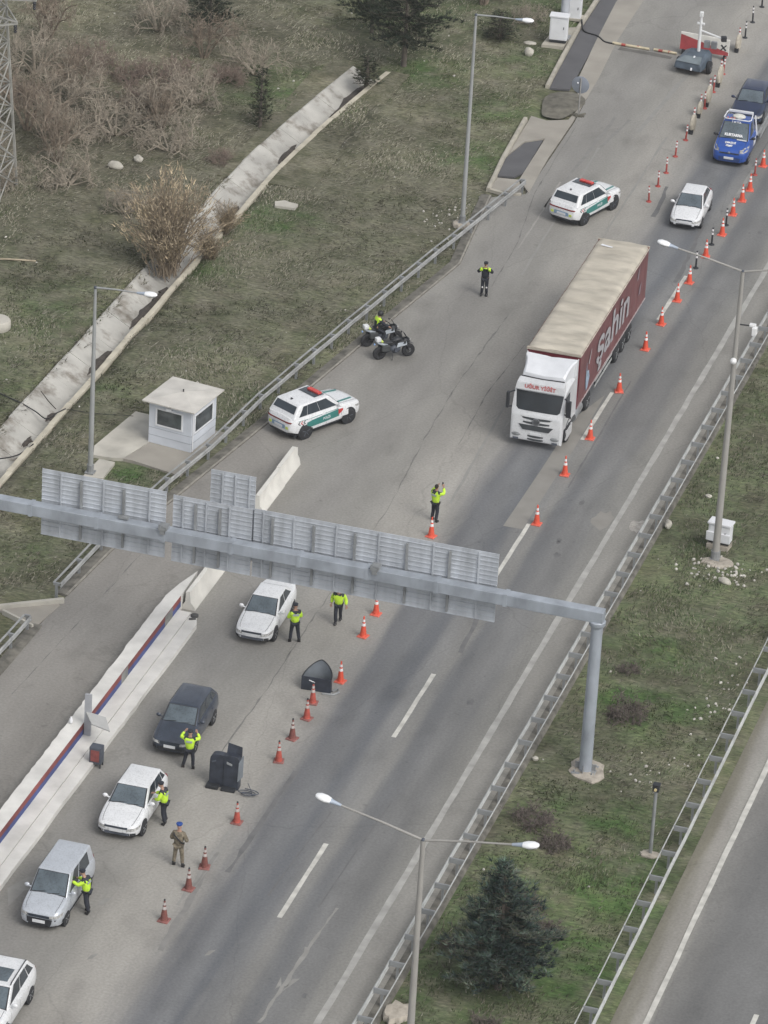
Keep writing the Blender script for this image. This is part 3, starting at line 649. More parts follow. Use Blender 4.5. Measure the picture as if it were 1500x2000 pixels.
panel(-15.0, -11.6, 5.78, 8.80, .38, [-14.55, -14.0, -13.55, -12.95, -12.55])
panel(-13.48, -11.56, 6.4, 10.2, .52, [-12.95, -12.4, -11.8], 3)
panel(-11.52, -1.2, 5.78, 8.86, .38, [-11.1, -10.7, -9.8, -8.95, -8.0, -7.2, -6.2, -5.0, -3.9, -3.2, -2.0], 1)
for x in (-15.2, -6.15):
    mb = MB(); mb.box((x - 3.12, -.1, 7.52), (.34, .5, .14)); mb.box((x - 3.12, -.28, 7.38), (.2, .1, .24)); mb.tube([(x - 3.3, -.2, 7.6), (x - 2.9, -.35, 7.62)], .05, 6)
    mb.build('clamp', galv, gan)
mb = MB(); mb.box((-17.0 - 3.12, .05, 7.52), (.42, .22, .08)); mb.build('floodlight', galv, gan)
def slab_patch(label, x, y, rx, ry, seed, h=.1, name='concrete_footing'):
    r_ = random.Random(seed); rings = []
    N_ = 18; rad = [r_.uniform(.75, 1.15) for _ in range(N_)]
    for f, z in ((1, -.1), (1, h * .5), (.9, h), (.5, h * 1.1), (.02, h * 1.1)):
        rings.append([(rx * f * rad[k] * math.cos(2 * math.pi * k / N_), ry * f * rad[k] * math.sin(2 * math.pi * k / N_), z + r_.uniform(-.02, .02) * (f < 1)) for k in range(N_)])
    return tag(MB().loft(rings).build(name, rubble, None, 35, (x, y, 0)), label, 'footing')
rubble = mat("broken_concrete", (0.36, 0.325, 0.275), .95, var=.3, scale=3.0, detail=8, bump=.6, world=True)
slab_patch('rough pale concrete footing under the gantry column', 3.2, -21.0, .8, 1.05, 4)
slab_patch('rough pale concrete footing with rubble under the tall lamp post with the camera', 3.9, -1.0, .7, .55, 5)
slab_patch('small grey concrete footing under the short camera post', 7.19, -26.45, .4, .3, 6, .06)
slab_patch('pale broken concrete lump beside the guardrail at the bottom edge, near the big lamp post', 1.25, -41.2, .55, .75, 8, .2)
slab_patch('second pale broken concrete lump at the very bottom edge by the guardrail', 1.1, -44.3, .5, .6, 9, .15)
slab_patch('small concrete footing under the lamp post on the upper slope', -17.15, 30.9, .5, .5, 12, .12)

# ------------------------------------------------------------------ guard hut
hut = thing('guard_hut', 'small white square guard hut with a flat overhanging roof beside the plaza', 'hut', (-21.2, .15, .06), math.radians(0))
a = Vector((0, 0)); ex = Vector((-2.18, .33)); ey = Vector((.37, 2.42))
def hp(u, v, z, off=0): p = ex * u + ey * v; return Vector((p.x, p.y, z))
hut_w = mat("hut_white_cladding", (0.56, 0.59, 0.64), .6, var=.08, scale=1.2)
poly = [tuple(a), tuple(ex), tuple(ex + ey), tuple(ey)]
HH = 2.12
mb = MB(); mb.prism(poly, 0, HH)
for z in (.45, .9):
    for p, q in ((a, ex), (a, ey)):
        d = (q - p).normalized(); nn = Vector((d.y, -d.x)) if p.x + q.x < -1 else Vector((d.y, -d.x))
mb.build('wall', hut_w, hut, bevel=.02)
roof_m = mat("hut_roof", (0.52, 0.50, 0.46), .7, var=.14, scale=1.3, detail=8)
def hr(u, v, z): p = ex * u + ey * v; return (p.x, p.y, z)
o_ = .11
rg = []
for z, f in ((HH, 0), (HH + .06, 0), (HH + .07, .06), (HH + .16, .35), (HH + .22, .49)):
    rg.append([hr(-o_ + f * (1 + 2 * o_), -o_ + f * (1 + 2 * o_), z), hr(1 + o_ - f * (1 + 2 * o_), -o_ + f * (1 + 2 * o_), z), hr(1 + o_ - f * (1 + 2 * o_), 1 + o_ - f * (1 + 2 * o_), z), hr(-o_ + f * (1 + 2 * o_), 1 + o_ - f * (1 + 2 * o_), z)])
rf_ = MB().loft(rg).build('roof', roof_m, hut)
MB().tube([hr(.5, .5, HH + .22), hr(.5, .5, HH + .34)], .035, 6).build('vent', black_plastic, rf_)
trim = mat("white_trim", (0.70, 0.71, 0.73), .45, var=.04)
hut_glass = mat("hut_glass", (0.075, 0.085, 0.09), .12, var=.5, scale=1.5, spec=.8)
def hut_window(base, along, n, u0, u1, z0, z1):
    d = along.normalized(); L = along.length; n = Vector((n.x, n.y)).normalized()
    def P(u, z, o): q = base + d * (u * L) + n * o; return (q.x, q.y, z)
    fr = MB()
    for (ua, ub, za, zb_) in ((u0, u1, z0, z0 + .07), (u0, u1, z1 - .07, z1), (u0, u0 + .035, z0 + .07, z1 - .07), (u1 - .035, u1, z0 + .07, z1 - .07)):
        vs = [P(ua, za, -.01), P(ub, za, -.01), P(ub, zb_, -.01), P(ua, zb_, -.01), P(ua, za, .035), P(ub, za, .035), P(ub, zb_, .035), P(ua, zb_, .035)]
        fr.add(vs, [(3, 2, 1, 0), (4, 5, 6, 7), (0, 1, 5, 4), (1, 2, 6, 5), (2, 3, 7, 6), (3, 0, 4, 7)])
    w_ = fr.build('window', trim, hut)
    pn = MB(); vs = [P(u0 + .03, z0 + .06, .004), P(u1 - .03, z0 + .06, .004), P(u1 - .03, z1 - .06, .004), P(u0 + .03, z1 - .06, .004), P(u0 + .03, z0 + .06, .012), P(u1 - .03, z0 + .06, .012), P(u1 - .03, z1 - .06, .012), P(u0 + .03, z1 - .06, .012)]
    pn.add(vs, [(3, 2, 1, 0), (4, 5, 6, 7), (0, 1, 5, 4), (1, 2, 6, 5), (2, 3, 7, 6), (3, 0, 4, 7)]); pn.build('pane', hut_glass, w_)
nS = Vector((-.33, -2.18)); nE = Vector((2.42, -.37))
hut_window(a, ex, nS, .20, .84, .95, 1.85); hut_window(a, ey, nE, .10, .86, .85, 1.80)
MB().box(hr(.52, -.035, 1.93), (.26, .1, .14)).build('wall_lamp', trim, hut)
mb = MB()
for z in (.42, .80):
    for base, along, n in ((a, ex, nS), (a, ey, nE)):
        n = n.normalized(); p = base + n * .006; q = base + along + n * .006
        mb.bar((p.x, p.y, z), (q.x, q.y, z), .012, .014)
mb.build('cladding_seam', mat("seam_grey", (0.30, 0.32, 0.35), .7), hut)
MB().tube([hr(-.02, .03, .05), hr(-.02, .03, HH)], .03, 6).build('downpipe', trim, hut)
mb = MB(); mb.box(hr(1.02, .25, 1.15), (.12, .25, .35)); mb.box(hr(1.02, .25, .45), (.12, .2, .3)); mb.build('meter_box', grey_plastic, hut)

# ------------------------------------------------------------------ lamp posts
lamp_grey = mat("lamp_post_grey", (0.34, 0.35, 0.35), .5, .2, var=.12, scale=.8)
lamp_tan = mat("lamp_post_concrete_grey", (0.31, 0.30, 0.28), .6, .05, var=.10, scale=.8)
def lamp_head(par, p, d, L=.85, dark=False):
    d = Vector(d).normalized(); x = d; y = Vector((0, 0, 1)).cross(x).normalized(); z = x.cross(y)
    M3 = Matrix((x, y, z)).transposed()
    def ring(t, wd, h0, h1):
        return [Vector(p) + M3 @ Vector((t, wd * math.cos(a), (h1 if math.sin(a) > 0 else h0) * abs(math.sin(a)) * (1 if math.sin(a) > 0 else -1))) for a in [2 * math.pi * k / 12 for k in range(12)]]
    neck = MB().loft([ring(-.05, .05, .05, .05), ring(L * .3, .085, .07, .08), ring(L * .42, .14, .08, .1)]).build('lamp_neck', mat("lamp_housing", (0.34, 0.39, 0.46), .45, var=.1), par, 60)
    MB().loft([ring(L * .40, .14, .05, .10), ring(L * .6, .20, .08, .13), ring(L * .85, .19, .08, .12), ring(L * 1.02, .11, .04, .07), ring(L * 1.06, .03, .01, .02)]).build('lamp_cover', mat("lamp_cover_white", (0.80, 0.81, 0.82), .35, var=.05, coat=.3), par, 60)
    MB().loft([ring(L * .45, .12, .10, -.02), ring(L * .65, .17, .15, -.03), ring(L * .95, .12, .11, -.02)]).build('lamp_glass', mat("clear_lamp_glass", (0.45, 0.46, 0.47), .1, var=.1, spec=.8), par, 60)
def lamp_post(label, loc, h, arms, m_, r0=.13, base=True):
    t = thing('street_lamp', label, 'street lamp', loc)
    MB().tube([(0, 0, 0), (0, 0, h * .5), (0, 0, h)], [r0, r0 * .78, r0 * .5], 12).build('pole', m_, t, 60)
    if base:
        mb = MB().box((0, 0, .12), (.42, .42, .05)); mb.tube([(0, 0, .1), (0, 0, .5)], r0 * 1.25, 12); mb.build('base_plate', galv, t)
    for e in arms:
        e = Vector(e); p0 = Vector((0, 0, h)); q = e
        MB().tube([p0, p0.lerp(q, .5) + Vector((0, 0, .03)), q], [.05, .04, .035], 8).build('arm', m_, t, 60)
        lamp_head(t, q, (q - p0))
    MB().ball((0, 0, h), .085, 10, 6).build('pole_cap', grey_plastic, t, 60)
    return t
lamp_post('single armed grey street lamp standing on the upper grass slope', (-17.15, 30.95, 0), 11.45, [(2.1, 0, 11.55)], lamp_grey)
lamp_post('single armed grey street lamp behind the guard hut slab, lower left', (-24.7, -3.6, 0), 9.25, [(2.0, 0, 9.35)], lamp_grey)
l3 = lamp_post('double armed tall lamp post with a white camera on its pole, in the median', (3.72, -.75, 0), 14.0, [(-2.95, -.1, 14.62), (3.2, .3, 14.6)], lamp_tan, .17)
lamp_post('double armed lamp post at the bottom of the photo, white heads over the guardrail', (4.35, -51, 0), 13.65, [(-3.0, .1, 14.3), (3.15, -.1, 14.25)], lamp_tan, .17)
br = MB(); br.tube([(0, 0, 11.52), (.55, 0, 11.55)], .03, 6); br.build('camera_bracket', black_plastic, l3)
mb = MB(); mb.box((.66, -.02, 11.6), (.28, .22, .12)); mb.box((.78, -.12, 11.38), (.2, .3, .36)); mb.build('camera', mat("camera_white", (0.74, 0.74, 0.74), .4), l3, bevel=.03)
mb = MB(); mb.ball((0, -.22, 9.85), .15, 12, 8); mb.build('camera', mat("camera_white", (0.74, 0.74, 0.74), .4), l3, 60)
MB().tube([(0, -.02, 9.9), (0, -.2, 9.95)], .04, 6).build('camera_bracket', grey_plastic, l3)
sp_ = thing('camera_post', 'short grey steel post with a small black camera on the median grass', 'post', (7.19, -26.42, 0))
MB().tube([(0, 0, 0), (0, 0, 2.85)], [.075, .065], 10).build('pole', galv, sp_, 60)
mb = MB(); mb.box((0, 0, 3.0), (.26, .24, .26)); mb.box((0, .02, 3.16), (.3, .3, .05)); mb.build('camera', black_plastic, sp_, bevel=.03)
MB().tube([(0, -.13, 2.99), (0, -.17, 2.99)], .06, 10).build('lens', mat("amber_lens", (0.6, 0.5, 0.28), .2), sp_)
tp = thing('tall_mast', 'thick pale grey mast standing behind the white cabinet at the top of the photo', 'mast', (-19.25, 58.75, .14))
MB().tube([(0, 0, 0), (0, 0, 9)], [.26, .2], 14).build('pole', mat("mast_grey", (0.40, 0.42, 0.45), .5, .1, var=.08), tp, 60)
MB().box((0, 0, .06), (.75, .75, .1)).build('base_plate', galv, tp)
# street cabinets
cab_w = mat("cabinet_white", (0.66, 0.67, 0.69), .5, var=.06, scale=2)
def cabinet(label, loc, rz, wd, dp, h, leg=.0, foot=.1):
    t = thing('street_cabinet', label, 'cabinet', loc, rz)
    MB().box((0, 0, leg + h / 2), (wd, dp, h)).build('body', cab_w, t, bevel=.02)
    MB().box((0, 0, leg + h + .05), (wd + .1, dp + .14, .1)).build('lid', cab_w, t, bevel=.025)
    dmb = MB().box((0, -dp / 2 - .012, leg + h / 2), (wd * .86, .02, h * .88)); d_ = dmb.build('door', cab_w, t)
    MB().box((wd * .3, -dp / 2 - .035, leg + h * .55), (.04, .03, .14)).build('handle', black_plastic, d_)
    MB().box((0, 0, leg / 2 + foot / 2 if leg else foot / 2), (wd * .96 if leg else wd + .2, dp * .9 if leg else dp + .2, max(leg, foot))).build('plinth', black_plastic if leg else kerb, t)
    return t
cabinet('white street cabinet on the square concrete slab, in front of the tall mast', (-19.35, 58.0, .16), .12, 1.0, .55, 1.35, .2)
cabinet('white street cabinet standing alone on grass beyond the tall mast', (-19.6, 62.4, 0), .12, .85, .6, 1.35, 0, .14)
c3 = cabinet('white two part cabinet standing behind the tall lamp post in the median', (3.6, .55, .25), -.1, 1.0, .5, .85, .12)
MB().box((0, -.02, -.14), (1.0, .65, .3)).build('pedestal', rubble, c3)
MB().box((0, -.30, .4), (1.12, .1, .42)).build('lower_box', cab_w, c3, bevel=.02)
# round traffic sign seen from behind
rs = thing('road_sign', 'round grey traffic sign seen from behind at the upper edge of the plaza', 'road sign', (-15.5, 48.0, 0))
MB().tube([(0, 0, 0), (-.0, 0, 2.2)], .04, 8).build('pole', mat("sign_pole", (0.27, 0.265, 0.255), .6), rs, 50)
mb = MB(); mb.lathe([(.47, 0), (.49, .01), (.49, .03), (.47, .04)], 28, (-.02, .04, 1.78), 'Y'); mb.build('disc', mat("sign_back_grey", (0.245, 0.27, 0.315), .5, .2, var=.05), rs, 40)
mb = MB(); mb.tube([(-.2, .02, 1.88), (-.12, .02, 1.88)], .05, 6); mb.build('clip', trim, rs)
mb = MB(); mb.box((0, 0, .04), (.5, .35, .08)); mb.bar((-.1, -.25, .05), (.35, .2, .12), .08, .08); mb.bar((.35, -.1, .05), (-.35, -.1, .1), .06, .06); mb.build('foot', soil, rs)
# kiosk frame on the island
kp = thing('toll_post', 'grey post with a tilted canopy plate at the edge of the island', 'toll post', (-16.15, -26.6, .24))
MB().box((-.25, .2, .95), (.28, .12, 1.9)).build('post', mat("post_grey", (0.33, 0.34, 0.36), .6, var=.1), kp, bevel=.015)
cn = MB(); cn.loft([[(-.35, .2, 1.02), (.55, .1, .98), (1.05, -.8, .95), (.2, -.62, .99)], [(-.35, .2, 1.10), (.55, .1, 1.05), (1.05, -.8, 1.0), (.2, -.62, 1.05)]]); cn.build('canopy', mat("canopy_grey", (0.40, 0.40, 0.39), .7, var=.1), kp)
bx = thing('control_box', 'small red and black control box under the tilted canopy beside the island', 'control box', (-15.35, -28.2, 0))
MB().box((0, 0, .55), (.5, .4, .75)).build('case', grey_plastic, bx, bevel=.03)
MB().box((0, -.21, .55), (.36, .02, .5)).build('panel', mat("red_panel", (0.22, 0.06, 0.055), .5, var=.25, scale=5), bx)
mb = MB()
for sx in (-1, 1):
    for sy in (-1, 1): mb.box((.21 * sx, .16 * sy, .1), (.05, .05, .22))
mb.build('leg', black_plastic, bx)
mb = MB(); mb.lathe([(.0, 0), (.06, .01), (.075, .06), (.07, .2), (.03, .26), (.03, .3)], 10); tag(mb.build('plastic_bottle', trim, None, 50, (-17.05, -26.6, .76)), 'small white bottle left on the upper slab of the island', 'bottle')

# ------------------------------------------------------------------ lattice pylon
py_ = thing('lattice_pylon', 'weathered lattice power pylon rising at the upper left corner', 'pylon', (-41.1, 25.2, 0))
py_m = mat("pylon_zinc", (0.33, 0.325, 0.30), .6, .2, var=.2, scale=2)
PH = 16.0
def pw(z): return 1.25 - .055 * z
legs = MB(); br = MB()
levels = [0, 1.5, 3, 4.4, 5.7, 6.9, 8.0, 9.0, 9.9, 10.8, 11.6, 12.4, 13.2, 14, 15, 16]
for sx, sy in ((1, 1), (1, -1), (-1, -1), (-1, 1)): 
    MB().bar((pw(0) * sx, pw(0) * sy, 0), (pw(PH) * sx, pw(PH) * sy, PH), .11, .11).build('leg', py_m, py_)
for a, b_ in zip(levels[:-1], levels[1:]):
    A = pw(a); B = pw(b_); cs = [(1, 1), (1, -1), (-1, -1), (-1, 1)]
    for i in range(4):
        p, q = cs[i], cs[(i + 1) % 4]
        br.bar((p[0] * A, p[1] * A, a), (q[0] * B, q[1] * B, b_), .055, .055); br.bar((q[0] * A, q[1] * A, a), (p[0] * B, p[1] * B, b_), .055, .055)
        br.bar((p[0] * B, p[1] * B, b_), (q[0] * B, q[1] * B, b_), .05, .05)
br.build('bracing', py_m, py_)
for z, xr in ((9.35, 1.5), (10.75, 2.5), (12.5, 2.5)):
    ar = MB(); e = (xr + 0.2, -.3, z + .1)
    for sy in (-1, 1):
        ar.bar((pw(z), pw(z) * sy, z), e, .08, .08); ar.bar((pw(z) - .02, pw(z) * sy, z + .55), (e[0], e[1], e[2] + .06), .07, .07); ar.bar((-pw(z), pw(z) * sy, z), (-e[0], 0, z + .1), .08, .08)
    for k in (.3, .6): ar.bar((pw(z) + (e[0] - pw(z)) * k, pw(z) * (1 - k), z), (pw(z) + (e[0] - pw(z)) * k, -pw(z) * (1 - k), z), .05, .05)
    am = ar.build('cross_arm', py_m, py_)
    MB().lathe([(.03, -.5), (.1, -.42), (.05, -.36), (.1, -.28), (.05, -.22), (.1, -.14), (.03, 0)], 10, (e[0] - .1, e[1], e[2] - .02)).build('insulator', black_plastic, am, 40)

# ------------------------------------------------------------------ vehicles (local: front towards -Y, X to the car's left, wheels on z=0)
def interp(tab, s):
    for (a, va), (b_, vb) in zip(tab[:-1], tab[1:]):
        if s <= b_:
            t = 0 if b_ == a else max(0, (s - a) / (b_ - a)); t2 = t * t * (3 - 2 * t) * .5 + t * .5
            return va + (vb - va) * t2
    return tab[-1][1]
def wheel(par, x, y, r, wd, side, rim=None, steer=0.0, dark_rim=False):
    w_ = bpy.data.objects.new('wheel', None); C.objects.link(w_); w_.parent = par; w_.location = (x, y, r); w_.rotation_euler = (0, 0, steer); w_.empty_display_size = .1
    h = wd / 2
    MB().lathe([(r * .62, -h), (r * .9, -h), (r * .985, -h * .7), (r, -h * .3), (r, h * .3), (r * .985, h * .7), (r * .9, h), (r * .62, h)], 22, (0, 0, 0), 'X').build('tyre', tyre_rubber, w_, 50)
    mb = MB(); o = h * .86 * side
    mb.lathe([(r * .66, o - .03 * side), (r * .66, o), (r * .58, o + .004 * side), (r * .56, o - .03 * side)], 20, (0, 0, 0), 'X')
    for k in range(5):
        a = 2 * math.pi * k / 5 + .3
        mb.bar((o - .012 * side, .05 * math.cos(a), .05 * math.sin(a)), (o - .006 * side, r * .6 * math.cos(a), r * .6 * math.sin(a)), r * .2, .025)
    mb.lathe([(r * .18, o - .03 * side), (r * .18, o + .006 * side), (.01, o + .012 * side)], 10, (0, 0, 0), 'X')
    mb.build('rim', grey_plastic if dark_rim else alloy, w_, 50)
    MB().lathe([(r * .6, o - .06 * side), (r * .6, o - .045 * side)], 16, (0, 0, 0), 'X').build('brake_disc', black_plastic, w_)
    return w_
def ncar(name, label, cat, loc, rz, P, paint, group=None):
    """car body as a lofted shell with separate greenhouse, glazing, lamps, grille, bumpers, mirrors, handles and wheels"""
    t = thing(name, label, cat, loc, rz, group)
    L, W, H = P['L'], P['W'], P['H']; hw = W / 2; y0 = -L / 2
    top = P['top']; wid = P['wid']; zb = P.get('zb', [(0, .30), (.35, .22), (L - .4, .22), (L, .36)])
    def sec(s):
        zt = interp(top, s); w_ = interp(wid, s) * hw; b_ = interp(zb, s); h = zt - b_
        half = [(0, b_), (.80 * w_, b_), (.955 * w_, b_ + .10 * h), (w_, b_ + .34 * h), (w_ * .995, b_ + .62 * h), (w_ * .965, b_ + .84 * h), (w_ * .90, zt - .035 * h), (w_ * .78, zt), (w_ * .4, zt + .022), (0, zt + .03)]
        return half
    def side_x(s, z):
        hf = sec(s)[1:8]
        for (xa, za), (xb, zb_) in zip(hf[:-1], hf[1:]):
            if z <= zb_: return xa + (xb - xa) * max(0, (z - za) / max(1e-5, zb_ - za))
        return hf[-1][0]
    ss = sorted(set([0, .05, .14, .3, .5, .75] + list(np.linspace(1.0, L - .8, 12)) + [L - .5, L - .25, L - .1, L - .03, L]))
    rings = []
    for s in ss:
        hf = sec(s); full = hf + [(-x, z) for x, z in hf[-2:0:-1]]
        rings.append([(x, y0 + s, z) for x, z in full])
    body = MB().loft(rings).build('body', paint, t, 42)
    # greenhouse
    cs, rfs, rrs, bs = P['cowl'], P['roof_f'], P['roof_r'], P['back']
    zc, zbk = interp(top, cs), interp(top, bs)
    wc, wf, wr, wb = P['wc'] * hw, P['wf'] * hw, P['wr'] * hw, P['wb'] * hw
    A = lambda sg: Vector((sg * wc, y0 + cs, zc - .02)); Bv = lambda sg: Vector((sg * wf, y0 + rfs, H - .05)); Cv = lambda sg: Vector((sg * wr, y0 + rrs, H - P.get('rdrop', .06))); D = lambda sg: Vector((sg * wb, y0 + bs, zbk - .02))
    def rp(u, v):                      # point on the crowned roof
        p = Bv(-1).lerp(Bv(1), u).lerp(Cv(-1).lerp(Cv(1), u), v); e = min(u, 1 - u, v, 1 - v); p.z += .045 * min(1, e / .22); return p
    faces = {'front': (A(-1), A(1), Bv(1), Bv(-1)), 'rear': (D(1), D(-1), Cv(-1), Cv(1)), 'left': (A(1), D(1), Cv(1), Bv(1)), 'right': (D(-1), A(-1), Bv(-1), Cv(-1))}
    low = Vector((0, 0, -.12))
    mb = MB(); mb.add([A(-1), A(1), D(1), D(-1), Bv(-1), Bv(1), Cv(1), Cv(-1)], [(0, 1, 5, 4), (1, 2, 6, 5), (2, 3, 7, 6), (3, 0, 4, 7), (4, 5, 6, 7), (0, 3, 2, 1)])
    bm_ = mb.mesh('roof', [P.get('roof_paint', paint)]); tb = bmesh.new(); tb.from_mesh(bm_)
    tb.verts.ensure_lookup_table(); ee = [e for e in tb.edges if max(v.co.z for v in e.verts) > H - .2]
    ee = ee; bmesh.ops.bevel(tb, geom=ee, offset=.085, segments=4, affect='EDGES', profile=.55, clamp_overlap=True)
    tf = max((f for f in tb.faces if f.normal.z > .9), key=lambda f: f.calc_area())
    r1 = bmesh.ops.inset_region(tb, faces=[tf], thickness=.16, depth=.028); bmesh.ops.inset_region(tb, faces=[tf], thickness=.2, depth=.016)
    bmesh.ops.recalc_face_normals(tb, faces=tb.faces); tb.to_mesh(bm_); tb.free(); bm_.polygons.foreach_set("use_smooth", [True] * len(bm_.polygons)); bm_.set_sharp_from_angle(angle=math.radians(38))
    ro = bpy.data.objects.new('roof', bm_); C.objects.link(ro); ro.parent = t
    def pane(k, u0, u1, v0, v1, name, m_, bul=0.0, off=.008, sk0=0.0, sk1=0.0):
        p0, p1, p2, p3 = faces[k]; nn = ((p1 - p0).cross(p3 - p0)).normalized()
        if k in ('front', 'rear'): nn = nn if nn.y * (-1 if k == 'front' else 1) > 0 else -nn
        else: nn = nn if nn.x * (1 if k == 'left' else -1) > 0 else -nn
        n = 5; q = MB(); vs = []
        bn = ((p1 - p0).cross(p3 - p0)).normalized()
        for o in (off,):
            for j in range(n + 1):
                for i in range(n + 1):
                    vv = v0 + (v1 - v0) * j / n; ua = u0 + sk0 * j / n; ub = u1 + sk1 * j / n; u = ua + (ub - ua) * i / n
                    vs.append(p0.lerp(p1, u).lerp(p3.lerp(p2, u), vv) + bn * bul * (1 - (2 * u - 1) ** 2) * (1 - (vv - .3) ** 2) + nn * o)
        N1 = n + 1; fs = [(j * N1 + i, j * N1 + i + 1, (j + 1) * N1 + i + 1, (j + 1) * N1 + i) for j in range(n) for i in range(n)]
        q.add(vs, fs); return q.build(name, m_, t, 50)
    pane('front', .025, .975, .0, .95, 'screen_surround', black_plastic, .0, .006)
    pane('front', .06, .94, .075, .92, 'windscreen', screen_glass, .0, .012)
    p0, p1, p2, p3 = faces['front']; nn = ((p1 - p0).cross(p3 - p0)).normalized(); nn = nn if nn.y < 0 else -nn
    for u0, u1 in ((.12, .42), (.47, .80)):
        qa = p0.lerp(p1, u0).lerp(p3.lerp(p2, u0), .04) + nn * .025; qb = p0.lerp(p1, u1).lerp(p3.lerp(p2, u1), .13) + nn * .025
        MB().bar(qa, qb, .022, .015).build('wiper', black_plastic, t)
    for sg in (-1, 1):
        q = MB(); pr = [(sg * interp(wid, s) * hw * .76, y0 + s, interp(top, s) + .006) for s in np.linspace(.16, cs - .02, 7)]
        for pa, pb in zip(pr[:-1], pr[1:]): q.bar(pa, pb, .014, .006)
        q.build('bonnet_seam', mat("seam_dark", (.05, .05, .055), .8), t)
    pane('rear', .07, .93, P.get('rv0', .12), .90, 'rear_window', glass, .0, .009)
    for (ua, ub, v0, v1, s0, s1) in P['win']:
        pane('left', ua, ub, v0, v1, 'side_window', glass, 0, .008, s0, s1); pane('right', 1 - ub, 1 - ua, v0, v1, 'side_window', glass, 0, .008, -s1, -s0)
    # cladding, bumper
    if P.get('cladding'):
        c = MB()
        for sg in (-1, 1):
            R_ = [[(sg * (side_x(s, z) + .012), y0 + s, z) for z in (.24, .36, P['cladding'])] for s in np.linspace(.35, L - .35, 14)]
            c.loft(R_, closed=False, caps=False)
        c.build('sill', black_plastic, t)
    def end_x(s, z): return side_x(s, z)
    def front_patch(z0, z1, f, m_, nm, o=.012, s_at=0.0, n=9, arc=1.0, rear=False, ulo=-1.0, uhi=1.0, slant=0.0):
        """a strip wrapped round the nose (or tail)"""
        q = MB(); rg_ = []
        for i in range(n + 1):
            u = ulo + (uhi - ulo) * i / n; col = []
            for z in (z0 + slant * abs(u), z1 + slant * abs(u)):
                x = u * f * hw
                best = None
                for k in range(180):
                    sk = k * .005
                    if side_x(L - sk if rear else sk, z) >= abs(x): best = sk; break
                if best is None:
                    best = .895; x = math.copysign(side_x(L - best if rear else best, z), x)
                x *= 1 + .012 * abs(u)
                yv = y0 + (L - best if rear else best)
                col.append((x, yv + (o * 1.6 if rear else -o * 1.2), z))
            rg_.append(col)
        q.loft(rg_, closed=False, caps=False); return q.build(nm, m_, t)
    nz_ = interp(top, 0.05)
    for (z0, z1, f, m_, nm) in P.get('front', []): front_patch(z0, z1, f, m_, nm)
    for (z0, z1, f, m_, nm) in P.get('rear', []): front_patch(z0, z1, f, m_, nm, rear=True)
    # lamps
    for sg in (-1, 1):
        lz = P.get('lampz', (nz_ - .17, nz_ - .06)); front_patch(lz[0], lz[1], .97, P.get('hl_mat', lamp_glass), 'headlight', .016, ulo=sg * P.get('lampu', .50), uhi=sg * .985, slant=.07)
        front_patch(P['front'][-1][0] + .02, P['front'][-1][1], .9, black_plastic, 'fog_recess', .013, ulo=sg * .72, uhi=sg * .95) if P.get('fog', True) else None
        if 'tl' in P:
            s_, z_, a, b_, c = P['tl']; q = MB(); x_ = side_x(L - s_, z_); q.ball((sg * (x_ - a * .80), y0 + L - s_ - .03, z_), (a * .9, b_, c), 10, 8); q.build('tail_light', red_glass, t, 60)
    pz = P.get('plate_z', .48)
    MB().box((0, y0 - .03, pz), (.52, .03, .12)).build('licence_plate', plate_white, t)
    if P.get('rear_plate'): MB().box((0, y0 + L + .015, P['rear_plate']), (.52, .03, .12)).build('licence_plate', plate_white, t)
    for sg in (-1, 1):
        q = MB(); ms = cs + .28; mx = side_x(ms, zc - .05) + .02
        q.tube([(sg * (mx - .12), y0 + ms, zc + .02), (sg * (mx + .06), y0 + ms, zc + .07)], .03, 6); q.ball((sg * (mx + .12), y0 + ms, zc + .10), (.12, .07, .085), 10, 6)
        q.build('mirror', P.get('mirror', paint), t, 60)
        q = MB()
        for s in P['handles']: q.box((sg * (side_x(s, zc - .14) + .012), y0 + s, zc - .12), (.03, .2, .03))
        q_ = q.build('door_handle', P.get('handle', paint), t) if len(P['handles']) == 1 else None
        if q_ is None:
            o_ = bpy.data.objects[-1] if False else None
            ms_ = q.mesh('door_handle', P.get('handle', paint)); bpy.data.meshes.remove(ms_)
            for s in P['handles']: MB().box((sg * (side_x(s, zc - .14) + .012), y0 + s, zc - .12), (.03, .2, .03)).build('door_handle', P.get('handle', paint), t)
        q = MB()
        for s in P['seams']:
            q.loft([[(sg * (side_x(s + d, z) + .004), y0 + s + d, z) for d in (-.008, .008)] for z in np.linspace(.36, zc - .04, 6)], closed=False, caps=False)
        q.build('door_seam', mat("seam_dark", (.05, .05, .055), .8), t)
    MB().box((0, 0, .26), (W * .80, L * .86, .20)).build('underbody_light_block', black_plastic, t)  # black box added beneath the body to deepen the contact shadow
    # wheels and arches
    r = P['r']
    for s, st in ((P['fo'], P.get('steer', 0)), (P['fo'] + P['wbase'], 0)):
        for sg in (-1, 1):
            q = MB(); xx_ = side_x(s, r + .1)
            q.lathe([(r * 1.13, xx_ - .22 if sg > 0 else -(xx_ - .22)), (r * 1.13, (xx_ + .006) * sg)], 22, (0, y0 + s, r * 1.02), 'X'); q.build('wheel_arch', black_plastic, t, 50)
            wheel(t, sg * (xx_ - .085), y0 + s, r, .215, sg, steer=st, dark_rim=P.get('dark_rim', False))
    t_info = dict(t=t, side_x=side_x, y0=y0, top=top, rp=rp, sec=sec, fp=front_patch)
    INFO[t.name] = t_info
    return t
INFO = {}
chrome_g = mat("grille_dark", (0.035, 0.045, 0.06), .35, var=.3, scale=10)

